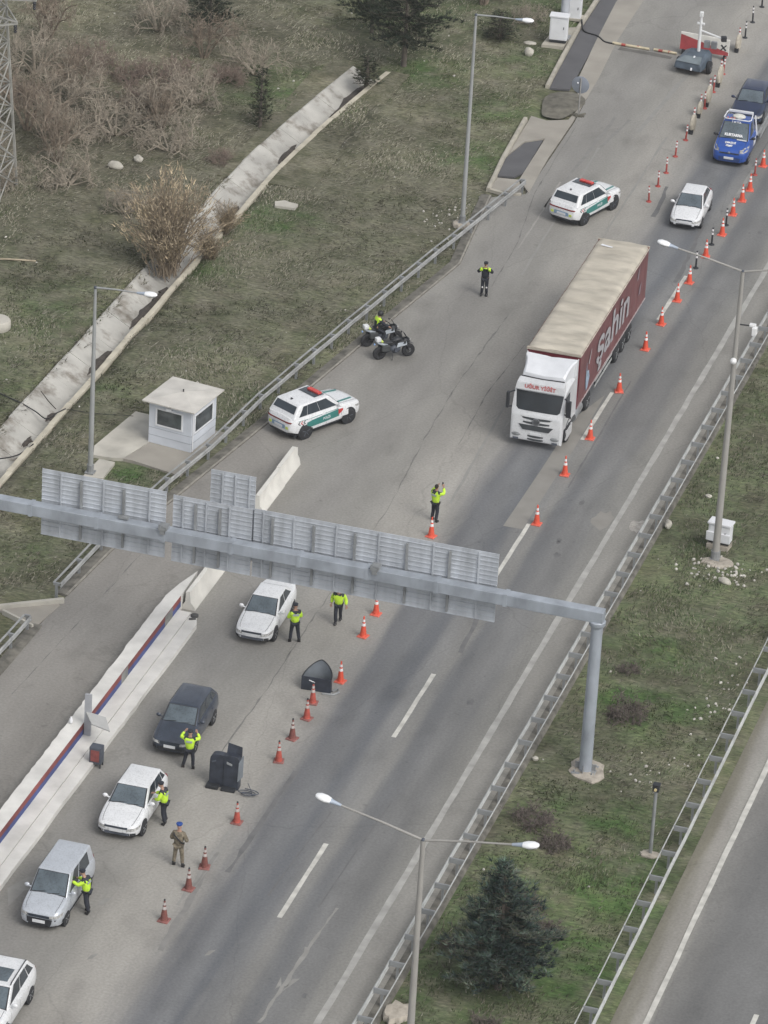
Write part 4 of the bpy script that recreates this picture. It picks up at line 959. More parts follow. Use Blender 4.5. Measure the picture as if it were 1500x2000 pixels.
SEDAN = dict(L=4.52, W=1.79, H=1.48, top=[(0, .60), (.12, .70), (.6, .80), (1.35, .93), (2.2, .98), (3.6, 1.00), (4.05, 1.03), (4.45, 1.02), (4.52, .9)], wid=[(0, .56), (.05, .72), (.16, .86), (.4, .955), (.85, 1), (3.6, 1), (4.1, .965), (4.38, .88), (4.47, .80), (4.52, .68)],
    cowl=1.28, roof_f=2.05, roof_r=3.25, back=3.98, wc=.87, wf=.70, wr=.68, wb=.80, win=[(.10, .50, .10, .92, .07, -.02), (.52, .90, .10, .92, .0, -.08)], fo=.88, wbase=2.64, r=.325, hl=(.20, .70, .24, .20, .075), tl=(.12, .84, .2, .14, .09),
    front=[(.58, .67, .52, chrome_g, 'grille'), (.31, .43, .62, grey_plastic, 'air_intake')], rear=[(.30, .40, .7, black_plastic, 'rear_bumper')], plate_z=.50, handles=[2.35, 3.25], seams=[1.35, 2.32, 3.25])
HATCH = dict(SEDAN, L=4.22, W=1.79, H=1.49, top=[(0, .60), (.12, .70), (.6, .82), (1.3, .94), (2.2, .98), (3.6, 1.02), (4.05, 1.0), (4.22, .85)], wid=[(0, .56), (.05, .72), (.16, .87), (.4, .96), (.85, 1), (3.3, 1), (3.85, .96), (4.1, .88), (4.17, .80), (4.22, .70)],
    cowl=1.25, roof_f=2.02, roof_r=3.62, back=4.08, wc=.88, wf=.72, wr=.70, wb=.80, win=[(.08, .47, .10, .92, .07, .0), (.49, .80, .10, .92, .0, .0), (.82, .95, .14, .88, .0, -.06)], fo=.86, wbase=2.58, rear=[], tl=(.14, .88, .17, .12, .12), seams=[1.35, 2.3, 3.15], handles=[2.3, 3.1])
SMALL = dict(HATCH, L=3.95, W=1.66, H=1.45, top=[(0, .56), (.12, .66), (.6, .78), (1.1, .90), (2.2, .95), (3.3, .98), (3.8, .96), (3.95, .8)], cowl=1.08, roof_f=1.78, roof_r=3.1, back=3.78, wid=[(0, .66), (.05, .80), (.16, .90), (.4, .97), (.8, 1), (3.1, 1), (3.7, .95), (3.88, .87), (3.95, .76)], fo=.78, wbase=2.44, r=.29, hl=(.14, .63, .2, .13, .09), wf=.69, wr=.67,
    front=[(.56, .63, .5, chrome_g, 'grille'), (.30, .38, .5, black_plastic, 'air_intake')], handles=[2.1, 2.85], seams=[1.25, 2.15, 2.9])
SUVB = dict(SEDAN, L=4.56, W=1.86, H=1.66, top=[(0, .72), (.12, .84), (.6, .96), (1.35, 1.06), (2.2, 1.10), (3.6, 1.13), (4.2, 1.14), (4.5, 1.10), (4.56, .95)], cowl=1.22, roof_f=1.98, roof_r=3.9, back=4.42, wc=.88, wf=.75, wr=.73, wb=.86, win=[(.08, .44, .08, .92, .06, .0), (.46, .74, .08, .92, .0, .0), (.76, .93, .12, .88, .0, -.05)], fo=.9, wbase=2.68, r=.36,
    wid=[(0, .62), (.06, .77), (.18, .89), (.45, .97), (.9, 1), (3.8, 1), (4.3, .95), (4.5, .84), (4.56, .74)], hl=(.22, .80, .26, .2, .08), front=[(.62, .78, .55, chrome_g, 'grille'), (.38, .52, .6, black_plastic, 'air_intake')], rear=[], tl=(.14, .98, .2, .14, .09), plate_z=.56, handles=[2.4, 3.3], seams=[1.4, 2.35, 3.3], zb=[(0, .34), (.35, .26), (4.1, .26), (4.56, .42)])
VAN = dict(SEDAN, L=4.40, W=1.80, H=1.82, top=[(0, .72), (.10, .84), (.5, .96), (1.15, 1.10), (1.8, 1.14), (3.6, 1.16), (4.3, 1.15), (4.40, 1.0)], cowl=1.02, roof_f=1.75, roof_r=4.12, back=4.36, wc=.89, wf=.76, wr=.75, wb=.88, win=[(.09, .39, .06, .94, .09, -.0), (.43, .82, .08, .92, .0, -.02)], fo=.84, wbase=2.68, r=.32,
    wid=[(0, .66), (.06, .80), (.18, .91), (.45, .98), (.8, 1), (3.9, 1), (4.25, .97), (4.36, .92), (4.40, .85)], hl=(.2, .76, .2, .17, .11), front=[(.62, .74, .6, chrome_g, 'grille'), (.26, .60, 1.0, black_plastic, 'bumper')], fog=False, rear=[], tl=(.05, 1.0, .09, .07, .24), plate_z=.46, handles=[2.1, 2.9], seams=[1.25, 2.1, 3.2], cladding=.5)

sed = ncar('sedan', 'white saloon car stopped just past the gantry with an officer at its window', 'car', (-12.86, -14.05, 0), math.radians(1), SEDAN, white_paint); sed.scale = (.94, .95, 1)
ncar('suv', 'dark navy car waiting in the checkpoint queue behind the officer raising both arms', 'car', (-12.9, -24.4, 0), math.radians(1.5), dict(SUVB, H=1.62), navy_paint).scale = (.93, .93, .97)
ncar('hatchback', 'white hatchback in the queue with an officer leaning at its side window', 'car', (-12.68, -31.3, 0), math.radians(1), HATCH, white_paint)
ncar('minivan', 'silver compact van with black bumper in the checkpoint queue', 'van', (-13.1, -38.6, 0), math.radians(1), VAN, silver_paint).scale = (.95, .96, .98)
s5 = ncar('suv', 'white car with a sunroof cut off by the lower left corner of the photo', 'car', (-12.45, -46.75, 0), math.radians(2), dict(SUVB, H=1.66, wf=.74, wr=.72), white_paint)
I = INFO[s5.name]
q = MB(); g_ = []
for j in range(5):
    for i in range(5): 
        p = I['rp'](.16 + .68 * i / 4, .10 + .45 * j / 4); g_.append((p.x, p.y, p.z + .022))
q.add(g_, [(j * 5 + i, j * 5 + i + 1, (j + 1) * 5 + i + 1, (j + 1) * 5 + i) for j in range(4) for i in range(4)]); q.build('sunroof', screen_glass, s5, 50)
for sg in (.03, .97):
    MB().tube([tuple(I['rp'](sg, v) + Vector((0, 0, .06 if 0.05 < v < .95 else .01))) for v in (.03, .08, .5, .92, .97)], .022, 6).build('roof_rail', black_plastic, s5, 60)
ncar('hatchback', 'small older white car driving between the tow truck and the lorry', 'car', (-6.5, 36.85, 0), math.radians(2.5), SMALL, white_paint)

# police cars: white with teal flank band, red wedge, chevrons, red light bar
teal = mat("teal_livery", (0.03, 0.17, 0.155), .35, var=.12, scale=3, coat=.3)
liv_red = mat("red_livery", (0.45, 0.03, 0.03), .35, var=.1, scale=3, coat=.3)
bar_red = mat("light_bar_red", (0.55, 0.06, 0.05), .25, var=.15, scale=4)
yel = mat("lime_reflector", (0.55, 0.65, 0.12), .4, var=.1)
POL = dict(SUVB, L=4.52, W=1.90, H=1.76, cowl=1.34, roof_f=2.08, roof_r=3.98, back=4.38, wc=.90, wf=.80, wr=.78, wb=.90, top=[(0, .76), (.10, .92), (.4, 1.02), (1.3, 1.09), (2.2, 1.12), (3.4, 1.16), (4.1, 1.18), (4.42, 1.14), (4.52, .96)], wid=[(0, .70), (.08, .84), (.25, .93), (.6, .985), (1.0, 1), (3.5, 1), (4.0, .975), (4.3, .92), (4.46, .83), (4.52, .74)], wbase=2.74, fo=.90, r=.39, rv0=.36, fog=False, front=[(.62, .78, .6, chrome_g, 'grille')], rear=[(.36, .44, .78, black_plastic, 'rear_bumper'), (.93, 1.0, .80, red_glass, 'tail_light_strip'), (.60, .80, .45, mat("tailgate_blue", (0.20, 0.30, 0.42), .4), 'tailgate_patch')],
    tl=(.10, .97, .12, .10, .05), win=[(.08, .44, .10, .90, .07, .0), (.446, .72, .10, .90, .0, .0), (.726, .90, .10, .88, .0, -.05)], cladding=.40, handles=[2.55, 3.45], zb=[(0, .36), (.35, .27), (4.0, .27), (4.52, .46)], dark_rim=True, rear_plate=.68)
def police(label, loc, rz, steer):
    t = ncar('police_car', label, 'police car', loc, rz, dict(POL, steer=steer), white_paint, 'white and teal police cars')
    I = INFO[t.name]; sx, y0 = I['side_x'], I['y0']
    def patch(name, m_, pts, sg, o=.007, n=10):
        """pts: (s, zlow, zhigh) stations"""
        q = MB(); st = []
        for (a, b_) in zip(pts[:-1], pts[1:]):
            for k in range(n): f = k / n; st.append(tuple(a[i] + (b_[i] - a[i]) * f for i in range(3)))
        st.append(pts[-1])
        q.loft([[(sg * (sx(s, z) + o), y0 + s, z) for z in np.linspace(za, zb_, 4)] for s, za, zb_ in st], closed=False, caps=False)
        return q.build(name, m_, t, 50)
    for sg in (-1, 1):
        patch('flank_band', teal, [(1.55, .60, .95), (2.6, .56, .91), (3.3, .56, .88), (3.6, .68, .84)], sg)
        patch('flank_line', teal, [(1.62, .96, .985), (3.4, .97, .995), (4.1, 1.0, 1.02)], sg)
        patch('red_wedge', liv_red, [(1.30, .83, .92), (1.60, .66, .93)], sg, .008)
        for k in range(3):
            s = 3.66 + .16 * k; q = MB()
            for (sa, za, sb, zb_) in ((s, .80, s + .1, .89), (s + .1, .89, s, .98)):
                q.loft([[(sg * (sx(sa + d, za) + .008), y0 + sa + d, za) for d in (0, .07)], [(sg * (sx(sb + d, zb_) + .008), y0 + sb + d, zb_) for d in (0, .07)]], closed=False, caps=False)
            q.build('chevron', liv_red if k % 2 else mat("chevron_black", (.05, .05, .06), .5), t)
        wq = writing('door_lettering', 'POLİS', .17, plate_white, t, (sg * (sx(2.9, .75) + .012), y0 + 2.35, .745), (0, sg, 0), (0, 0, 1), .002, .004)
    p = I['rp'](.5, .10)
    mb = MB(); mb.box((-.24, p.y + .12, p.z + .07), (.44, .24, .10)); mb.build('light_bar', bar_red, t, bevel=.03)
    mb = MB(); mb.box((.15, p.y + .12, p.z + .07), (.30, .24, .10)); mb.build('light_bar', bar_red, t, bevel=.03)
    q = MB(); g_ = []
    for j in range(4):
        for i in range(5):
            pp = I['rp'](.14 + .72 * i / 4, .06 + .34 * j / 3); g_.append((pp.x, pp.y, pp.z + .022))
    q.add(g_, [(j * 5 + i, j * 5 + i + 1, (j + 1) * 5 + i + 1, (j + 1) * 5 + i) for j in range(3) for i in range(4)]); q.build('sunroof', glass, t, 50)
    pp = I['rp'](.5, .88); mb = MB(); mb.loft([[(-.03, pp.y + .05, pp.z), (.03, pp.y + .05, pp.z), (.03, pp.y - .12, pp.z), (-.03, pp.y - .12, pp.z)], [(-.01, pp.y + .06, pp.z + .1), (.01, pp.y + .06, pp.z + .1), (.01, pp.y + .01, pp.z + .1), (-.01, pp.y + .01, pp.z + .1)]]); mb.build('antenna', black_plastic, t)
    for sg in (-1, 1): MB().box((sg * .55, y0 + 4.52, .68), (.16, .03, .12)).build('reflector', yel, t)
    for s in (1.05, 1.25):
        pass
    for sg in (-1, 1): MB().bar((sg * .50, y0 + .42, 1.055), (sg * .58, y0 + 1.32, 1.125), .09, .03).build('bonnet_line', teal, t)
    return t
police('police car with red light bar parked beside the tapered jersey barrier near the gantry', (-16.97, 5.40, 0), math.atan2(.481, -.877), -.35)
police('police car with red light bar farther up the plaza near the round sign', (-11.75, 35.1, 0), math.atan2(.315, -.949), -.1)

# ------------------------------------------------------------------ articulated lorry
lorry_w = mat("lorry_white", (0.56, 0.57, 0.58), .35, var=.06, scale=2, coat=.4, speck=.1)
lor = thing('articulated_lorry', 'white cabbed articulated lorry with a dark red curtain trailer and tan roof', 'lorry', (-6.72, 6.95, 0), math.radians(.6))
def cabsec(y, z0, z1, hw_, e=.12): return [(-hw_, y, z0), (hw_, y, z0), (hw_, y, z1 - e), (hw_ - e, y, z1), (-hw_ + e, y, z1), (-hw_, y, z1 - e)]
cb = MB()
cb.loft([cabsec(0.0, .42, 1.55, 1.14, .1), cabsec(.05, .36, 1.72, 1.21, .08), cabsec(.14, .36, 1.80, 1.24, .06), cabsec(.2, .5, 1.95, 1.245, .05), cabsec(.42, .95, 2.78, 1.22, .08), cabsec(.55, .95, 2.95, 1.20, .16), cabsec(1.2, .95, 3.1, 1.21, .22), cabsec(2.05, .85, 3.12, 1.22, .22), cabsec(2.1, .9, 3.05, 1.18, .22)])
cab_ = cb.build('cab', lorry_w, lor, 35)
def lq(pts, o=.012):
    return pts
# windscreen: follows the raked front
ws = MB(); g_ = []
for j in range(6):
    v = j / 5; z = 1.84 + (2.72 - 1.84) * v; yv = .17 + (.405 - .17) * ((z - 1.82) / (2.78 - 1.82)) - .045
    for i in range(9):
        u = -1 + 2 * i / 8; x = u * (1.17 - .03 * v); yy2 = yv + .06 * abs(u) ** 4; g_.append((x, yy2, z))
ws.add(g_, [(j * 9 + i, j * 9 + i + 1, (j + 1) * 9 + i + 1, (j + 1) * 9 + i) for j in range(5) for i in range(8)])
ws.build('windscreen', mat("lorry_glass", (0.022, 0.027, 0.033), .1, var=.3, scale=1.0, spec=.7), lor, 60)
for sg in (-1, 1):
    MB().add([(sg * 1.236, .42, 1.86), (sg * 1.236, 1.25, 1.80), (sg * 1.222, 1.25, 2.62), (sg * 1.225, .56, 2.62)], [(0, 1, 2, 3)]).build('side_window', glass, lor)
vis = MB(); vis.loft([[(-1.18, .26, 2.80), (1.18, .26, 2.80), (1.18, .55, 2.86), (-1.18, .55, 2.86)], [(-1.12, .34, 3.16), (1.12, .34, 3.16), (1.1, .78, 3.24), (-1.1, .78, 3.24)]])
vis.build('sun_visor', lorry_w, lor, bevel=.03)
writing('visor_lettering', 'UĞUR YİĞİT', .23, mat("faded_red_letters", (0.40, 0.12, 0.12), .5, var=.3, scale=6), lor, (0, .285, 2.985), (1, 0, 0), (0, .217, .97), .003, .010, sx=1.1)
sp = MB(); R_ = []
for y, z, hw_, e in ((.88, 3.16, .98, .06), (.93, 3.40, 1.0, .10), (1.05, 3.48, 1.02, .10), (1.5, 3.60, 1.04, .07), (1.9, 3.70, 1.10, .05), (2.15, 3.77, 1.22, .04), (2.3, 3.79, 1.23, .04)):
    R_.append([(-hw_, y, 3.0), (hw_, y, 3.0), (hw_, y, z - e), (hw_ - e, y, z), (.3, y, z - .04), (0, y, z - .07), (-.3, y, z - .04), (-hw_ + e, y, z), (-hw_, y, z - e)])
sp.loft(R_).build('roof_deflector', mat("deflector_white", (0.64, 0.655, 0.68), .35, var=.05, scale=2, coat=.3), lor, 35)
for sg in (-1, 1): MB().bar((sg * 1.02, .80, 3.25), (0, .74, 3.235), .05, .05).build('visor_crease_shade', black_plastic, lor)  # black bars stand in for the crease shadow between visor and deflector
for sg in (-1, 1): MB().loft([[(sg * 1.22, 2.05, 1.0), (sg * 1.24, 2.55, 1.0), (sg * 1.20, 2.05, 3.4), (sg * 1.24, 2.55, 3.5)][0:0] or [(sg * 1.21, 2.05, .95), (sg * 1.24, 2.6, .95), (sg * 1.20, 2.6, .95), (sg * 1.17, 2.05, .95)], [(sg * 1.19, 2.05, 3.55), (sg * 1.24, 2.5, 3.75), (sg * 1.20, 2.5, 3.75), (sg * 1.15, 2.05, 3.55)]]).build('side_deflector', lorry_w, lor)
gr = mat("lorry_grille", (0.05, 0.055, 0.06), .5, var=.2)
for z, wd, h, nm in ((1.52, 1.85, .10, 'grille'), (1.30, 1.75, .10, 'grille'), (.62, 1.05, .09, 'air_intake'), (.47, 1.05, .09, 'air_intake')):
    mb = MB(); n = 10; R_ = []
    for i in range(n + 1):
        u = -1 + 2 * i / n; hh = h * (1 - .5 * abs(u) ** 3); R_.append([(u * wd / 2, -.02 + .05 * abs(u) ** 3, z - hh / 2 + .04 * u * u), (u * wd / 2, -.02 + .05 * abs(u) ** 3, z + hh / 2 + .04 * u * u), (u * wd / 2, .05, z + hh / 2 + .04 * u * u), (u * wd / 2, .05, z - hh / 2 + .04 * u * u)])
    mb.loft(R_).build(nm, gr, lor)
MB().prism([(-.88, .055), (.88, .055), (.88, -.016), (-.88, -.016)], 0, .001).build if False else None
mb = MB(); mb.add([(-.82, -.028, 1.19), (.82, -.028, 1.19), (.62, -.034, .94), (-.62, -.034, .94), (-.82, .05, 1.19), (.82, .05, 1.19), (.62, .05, .94), (-.62, .05, .94)], [(0, 3, 2, 1), (0, 1, 5, 4), (1, 2, 6, 5), (2, 3, 7, 6), (3, 0, 4, 7)]); mb.build('lower_grille', gr, lor)
em = MB(); 
em.lathe([(.155, -.02), (.185, -.02), (.185, .02), (.155, .02), (.155, -.02)], 20, (0, -.055, 1.40), 'Y')
for k in range(3):
    a = math.pi / 2 + k * 2 * math.pi / 3; em.bar((0, -.055, 1.40), (.16 * math.cos(a), -.055, 1.40 + .16 * math.sin(a)), .035, .03)
em.build('emblem', mat("emblem_metal", (0.35, 0.36, 0.38), .3, .7), lor)
MB().lathe([(.16, -.01), (.16, .01)], 20, (0, -.03, 1.40), 'Y').build('emblem_disc', gr, lor)
MB().box((0, -.02, .76), (.52, .03, .11)).build('licence_plate', plate_white, lor)
for sg in (-1, 1):
    q = MB(); q.ball((sg * .92, .06, .64), (.25, .12, .11), 12, 8); q.build('headlight', mat("lorry_lamp", (0.20, 0.21, 0.215), .2, var=.3, scale=6), lor, 60)
    q = MB(); q.box((sg * .93, -.01, .44), (.26, .05, .09)); q.build('fog_lamp', grey_plastic, lor)
    q = MB(); q.bar((sg * 1.2, .35, 2.65), (sg * 1.44, .12, 2.6), .05, .05); q.bar((sg * 1.2, .35, 1.85), (sg * 1.44, .12, 1.9), .05, .05); q.build('mirror_arm', black_plastic, lor)
    MB().box((sg * 1.45, .12, 2.25), (.14 if sg < 0 else .22, .2, .80)).build('mirror', black_plastic, lor, bevel=.04)
    MB().bar((sg * 1.23, .95, .5), (sg * 1.23, 2.0, .5), .06, .5).build('step', lorry_w, lor)
def lwheels(y, rim_on=True, r=.5):
    for sg in (-1, 1): wheel(lor, sg * 1.08, y, r, .32, sg)
for y in (1.4, 5.1): lwheels(y)
for y in (10.9, 12.15, 13.4): lwheels(y)
mb = MB()
for sg in (-1, 1): mb.box((sg * .42, 8.2, 1.0), (.12, 15.0, .28))
for y in (1.4, 5.1, 10.9, 12.15, 13.4): mb.box((0, y, .5), (1.9, .14, .14))
mb.build('chassis', black_plastic, lor)
for sg in (-1, 1):
    MB().tube([(sg * .95, 2.75, .62), (sg * .95, 4.1, .62)], .30, 14).build('fuel_tank', mat("tank_metal", (0.34, 0.35, 0.36), .4, .6, var=.2), lor, 40)
    for z in (.55, .85): MB().bar((sg * 1.18, 6.6, z), (sg * 1.18, 10.0, z), .03, .1).build('side_guard', galv_pale, lor)
    mb = MB(); 
    for y in (6.8, 8.3, 9.8): mb.bar((sg * 1.15, y, .45), (sg * 1.15, y, 1.2), .06, .05)
    mb.build('guard_bracket', black_plastic, lor)
    for y in (1.4,): 
        q = MB(); q.loft([[(sg * 1.22, y + .62 * math.cos(a), .5 + .62 * math.sin(a)), (sg * 1.22, y + .70 * math.cos(a), .5 + .70 * math.sin(a)), (sg * .9, y + .70 * math.cos(a), .5 + .70 * math.sin(a)), (sg * .9, y + .62 * math.cos(a), .5 + .62 * math.sin(a))] for a in [math.pi * k / 12 for k in range(13)]]); q.build('mudguard', black_plastic, lor, 40)
# trailer
TY0, TY1, TW = 2.62, 16.25, 1.27
red_c = mat("dark_red_curtain", (0.150, 0.062, 0.064), .55, var=.18, scale=.9, detail=6)
red_p = mat("dark_red_panel", (0.155, 0.025, 0.035), .5, var=.1, scale=1.2)
MB().box((0, TY0 + .03, 2.52), (2 * TW, .06, 2.72)).build('front_wall', red_p, lor)
MB().box((0, TY1 - .03, 2.52), (2 * TW, .06, 2.72)).build('rear_door', red_p, lor)
def curt(y, z): return TW + .018 * math.sin(y * 5.2) * math.sin((z - 1.2) * 1.3) + .008 * math.sin(y * 13 + z)
for sg in (-1, 1):
    q = MB(); ny_, nz2 = 90, 8; vs = []
    for j in range(nz2 + 1):
        for i in range(ny_ + 1):
            y = TY0 + .06 + (TY1 - TY0 - .12) * i / ny_; z = 1.18 + (3.86 - 1.18) * j / nz2; vs.append((sg * curt(y, z), y, z))
    q.add(vs, [(j * (ny_ + 1) + i, j * (ny_ + 1) + i + 1, (j + 1) * (ny_ + 1) + i + 1, (j + 1) * (ny_ + 1) + i) for j in range(nz2) for i in range(ny_)]); q.build('curtain', red_c, lor, 60)
    MB().box((sg * (TW + .012), (TY0 + TY1) / 2, 1.16), (.03, TY1 - TY0, .07)).build('side_rail', mat("pale_pink_rail", (0.36, 0.31, 0.31), .6, var=.25, scale=2), lor)
MB().box((0, (TY0 + TY1) / 2, 1.13), (2 * TW - .05, TY1 - TY0 - .1, .1)).build('trailer_floor', black_plastic, lor)
q = MB(); NX, NY = 14, 100; vs = []
rr2 = random.Random(5); wr = [rr2.uniform(-1, 1) for _ in range(NY + 1)]
for j in range(NY + 1):
    y = TY0 - .04 + (TY1 - TY0 + .08) * j / NY
    for i in range(NX + 1):
        u = -1 + 2 * i / NX; x = u * (TW + .03)
        z = 3.95 + .05 * (1 - u * u) - .045 * math.sin(y * 2.05) ** 2 * (1 - u ** 4) + .055 * mnoise.noise(Vector((x * 1.0, y * 3.2, 2))) * (1 - u ** 6) + .02 * mnoise.noise(Vector((x * 3, y * 9, 5)))
        if abs(u) > .99: z = 3.80 + .02 * mnoise.noise(Vector((0, y * 2, 1)))
        elif abs(u) > .84: z -= .0
        vs.append((x if abs(u) < .99 else u * (TW + .035), y, z))
q.add(vs, [(j * (NX + 1) + i, j * (NX + 1) + i + 1, (j + 1) * (NX + 1) + i + 1, (j + 1) * (NX + 1) + i) for j in range(NY) for i in range(NX)])
tan_roof = mat("tan_roof_canvas", (0.43, 0.395, 0.33), .85, var=.2, scale=1.1, detail=9, bump=.4, bscale=5.0, stretch=(.7, 1.5, 1))
roof_ = q.build('roof_canvas', tan_roof, lor, 60)
for yf in (TY0 - .01, TY1 + .01): MB().box((0, yf, 3.86), (2 * TW + .08, .08, .15)).build('roof_frame', mat("frame_beige", (0.40, 0.36, 0.30), .7, var=.15), lor, bevel=.02)
MB().add([(-.95, TY1 - 1.0, 4.02), (-.35, TY1 - 1.1, 4.02), (-.3, TY1 - .98, 4.025), (-.7, TY1 - .9, 4.03), (-.9, TY1 - .8, 4.02)], [(0, 1, 2, 3, 4)]).build('torn_scrap', trim, lor)
let_w = mat("lettering_pale", (0.35, 0.34, 0.355), .6, var=.12, scale=3)
for sg in (-1, 1):
    me = text_mesh("şahin", 2.35, .0, .05, .05); mw = max(v.co.x for v in me.vertices) - min(v.co.x for v in me.vertices)
    cx_ = (max(v.co.x for v in me.vertices) + min(v.co.x for v in me.vertices)) / 2
    bmx = bmesh.new(); bmx.from_mesh(me); bmesh.ops.subdivide_edges(bmx, edges=[e for e in bmx.edges if e.calc_length() > .3], cuts=4); bmesh.ops.triangulate(bmx, faces=bmx.faces)
    for v in bmx.verts:
        y = 9.2 + (v.co.x - cx_) * (6.5 / mw) * sg * 1.0; z = 2.60 + v.co.y * .96
        z = min(max(z, 1.3), 3.75)
        v.co = Vector((sg * (TW + .045), y, z))
    bmx.to_mesh(me); bmx.free(); me.materials.clear(); me.materials.append(let_w)
    o = bpy.data.objects.new('side_lettering', me); C.objects.link(o); o.parent = lor
    lb = mat("lettering_blue", (0.30, 0.38, 0.48), .6, var=.3, scale=3)
    q = MB(); x_ = sg * (TW + .04)
    q.add([(x_, 4.0, 3.0), (x_, 4.12, 2.45), (x_, 4.5, 2.35), (x_, 4.72, 1.95), (x_, 4.45, 1.5), (x_, 4.15, 1.42), (x_, 3.98, 1.9)], [(0, 1, 2, 3, 4, 5, 6)]); q.build('side_emblem', lb, lor)
    q = MB(); q.add([(x_, 4.35, 2.75), (x_, 4.75, 3.35), (x_, 4.85, 3.3), (x_, 4.5, 2.65)], [(0, 1, 2, 3)]); q.build('side_emblem', let_w, lor)
    for yy3, zz3 in ((13.9, 3.0), (14.5, 2.0)):
        q = MB(); q.add([(x_, yy3, zz3), (x_, yy3 + .3, zz3 + .05), (x_, yy3 + .45, zz3 + .6), (x_, yy3 + .12, zz3 + .45)], [(0, 1, 2, 3)]); q.build('side_emblem', mat("lettering_mauve", (0.24, 0.19, 0.22), .6), lor)

# ------------------------------------------------------------------ blue tow truck carrying a dark car
tow = ncar('tow_truck', 'bright blue tow truck with white lettering carrying a dark blue car', 'tow truck', (-6.35, 46.75, 0), math.radians(2),
    dict(VAN, L=4.9, W=1.92, H=2.02, top=[(0, .78), (.10, .92), (.5, 1.06), (1.1, 1.22), (1.8, 1.26), (2.75, 1.28), (2.9, .9), (3.2, .85), (4.9, .85)], cowl=.98, roof_f=1.72, roof_r=2.72, back=2.80, wc=.89, wf=.74, wr=.74, wb=.88, wid=[(0, .68), (.06, .82), (.18, .92), (.45, .98), (.8, 1), (2.8, 1), (3.0, .6), (4.9, .6)], lampz=(.80, .98), lampu=.60,
        win=[(.18, .85, .10, .86, .10, -.04)], fo=.9, wbase=3.4, r=.34, rdrop=.05, hl=(.22, .86, .17, .16, .17), front=[(.74, .82, .55, chrome_g, 'grille'), (.30, .56, .98, deep_blue_paint, 'bumper')], fog=False, rear=[], handles=[2.3], seams=[1.25], tl=(.02, .7, .08, .03, .06), plate_z=.52, mirror=black_plastic, zb=[(0, .30), (.35, .24), (2.8, .3), (3.0, .5), (4.9, .5)]), blue_paint)
I = INFO[tow.name]; y0 = I['y0']
mb = MB(); mb.box((0, y0 + 5.35, .92), (2.0, 5.0, .1)); 
for sg in (-1, 1): mb.box((sg * 1.0, y0 + 5.35, .96), (.09, 5.0, .20)); mb.box((sg * .4, y0 + 5.3, .75), (.12, 5.1, .24))
mb.build('flatbed', mat("bed_silver", (0.42, 0.43, 0.44), .4, .4, var=.2), tow)
for sg in (-1, 1):
    MB().box((sg * 1.0, y0 + 5.3, .55), (.04, 3.2, .3)).build('side_guard', mat("bed_silver", (0.42, 0.43, 0.44)), tow)
    MB().bar((sg * .97, y0 + 2.75, .95), (sg * .78, y0 + 2.85, 2.0), .06, .06).build('headboard_post', trim, tow)
    MB().box((sg * (.975), y0 + 2.1, .85), (.012, .55, .4)).build('door_graphic', plate_white, tow)
fr = MB(); zt = 2.09
fr.tube([(-.68, y0 + 2.62, zt + .05), (-.74, y0 + 1.80, zt), (-.62, y0 + 1.68, zt - .02), (.62, y0 + 1.68, zt - .02), (.74, y0 + 1.80, zt), (.68, y0 + 2.62, zt + .05)], .03, 6); fr.build('cab_frame', trim, tow, 60)
MB().box((0, y0 + 2.78, 2.12), (1.35, .12, .14)).build('light_bar', plate_white, tow, bevel=.03)
MB().ball((.02, y0 + 2.15, 2.08), (.36, .27, .14), 16, 8).build('roof_disc', mat("disc_cream", (0.55, 0.55, 0.50), .4, var=.2, scale=5), tow, 60)
mb = MB()
for x in (-.52, -.34, -.17): mb.box((x, y0 + 1.78, zt + .0), (.1, .08, .07))
mb.build('amber_lamp', mat("amber_red_lamp", (0.5, 0.16, 0.12), .3), tow)
writing('visor_lettering', '7 24 YOL', .13, plate_white, tow, (0, y0 + 1.60, 1.955), (1, 0, 0), (0, .35, .94), .002, .006)
nrm = Vector((0, -.6, .8))
writing('screen_lettering', 'KURTARMA', .20, plate_white, tow, (-.02, y0 + 1.085, 1.405), (1, 0, 0), (0, .68, .73), .004, .014, sx=.92)
writing('bonnet_lettering', 'ÇEKİCİ', .17, plate_white, tow, (-.08, y0 + .62, 1.135), (1, 0, 0), (0, .93, .30), .004, .012)
mb = MB(); mb.ball((-.1, y0 + .36, 1.06), (.12, .10, .05), 10, 6); mb.bar((-.27, y0 + .45, 1.085), (.07, y0 + .33, 1.06), .06, .03); mb.bar((.07, y0 + .47, 1.085), (-.27, y0 + .33, 1.06), .06, .03); mb.build('bonnet_emblem', plate_white, tow, 50)
MB().bar((.2, y0 + .95, 1.24), (.72, y0 + .93, 1.23), .10, .03).build('bonnet_stripe', plate_white, tow)
MB().box((0, y0 - .03, .84), (.12, .04, .09)).build('badge', alloy, tow, bevel=.02)
ncar('hatchback', 'dark blue car loaded on the bed of the tow truck', 'car', (-6.35 - .03, 49.95, .97), math.radians(2), dict(HATCH, L=4.1, H=1.46), mat('night_blue_paint', (0.016, 0.026, 0.062), .3, var=.2, scale=2, coat=.4))

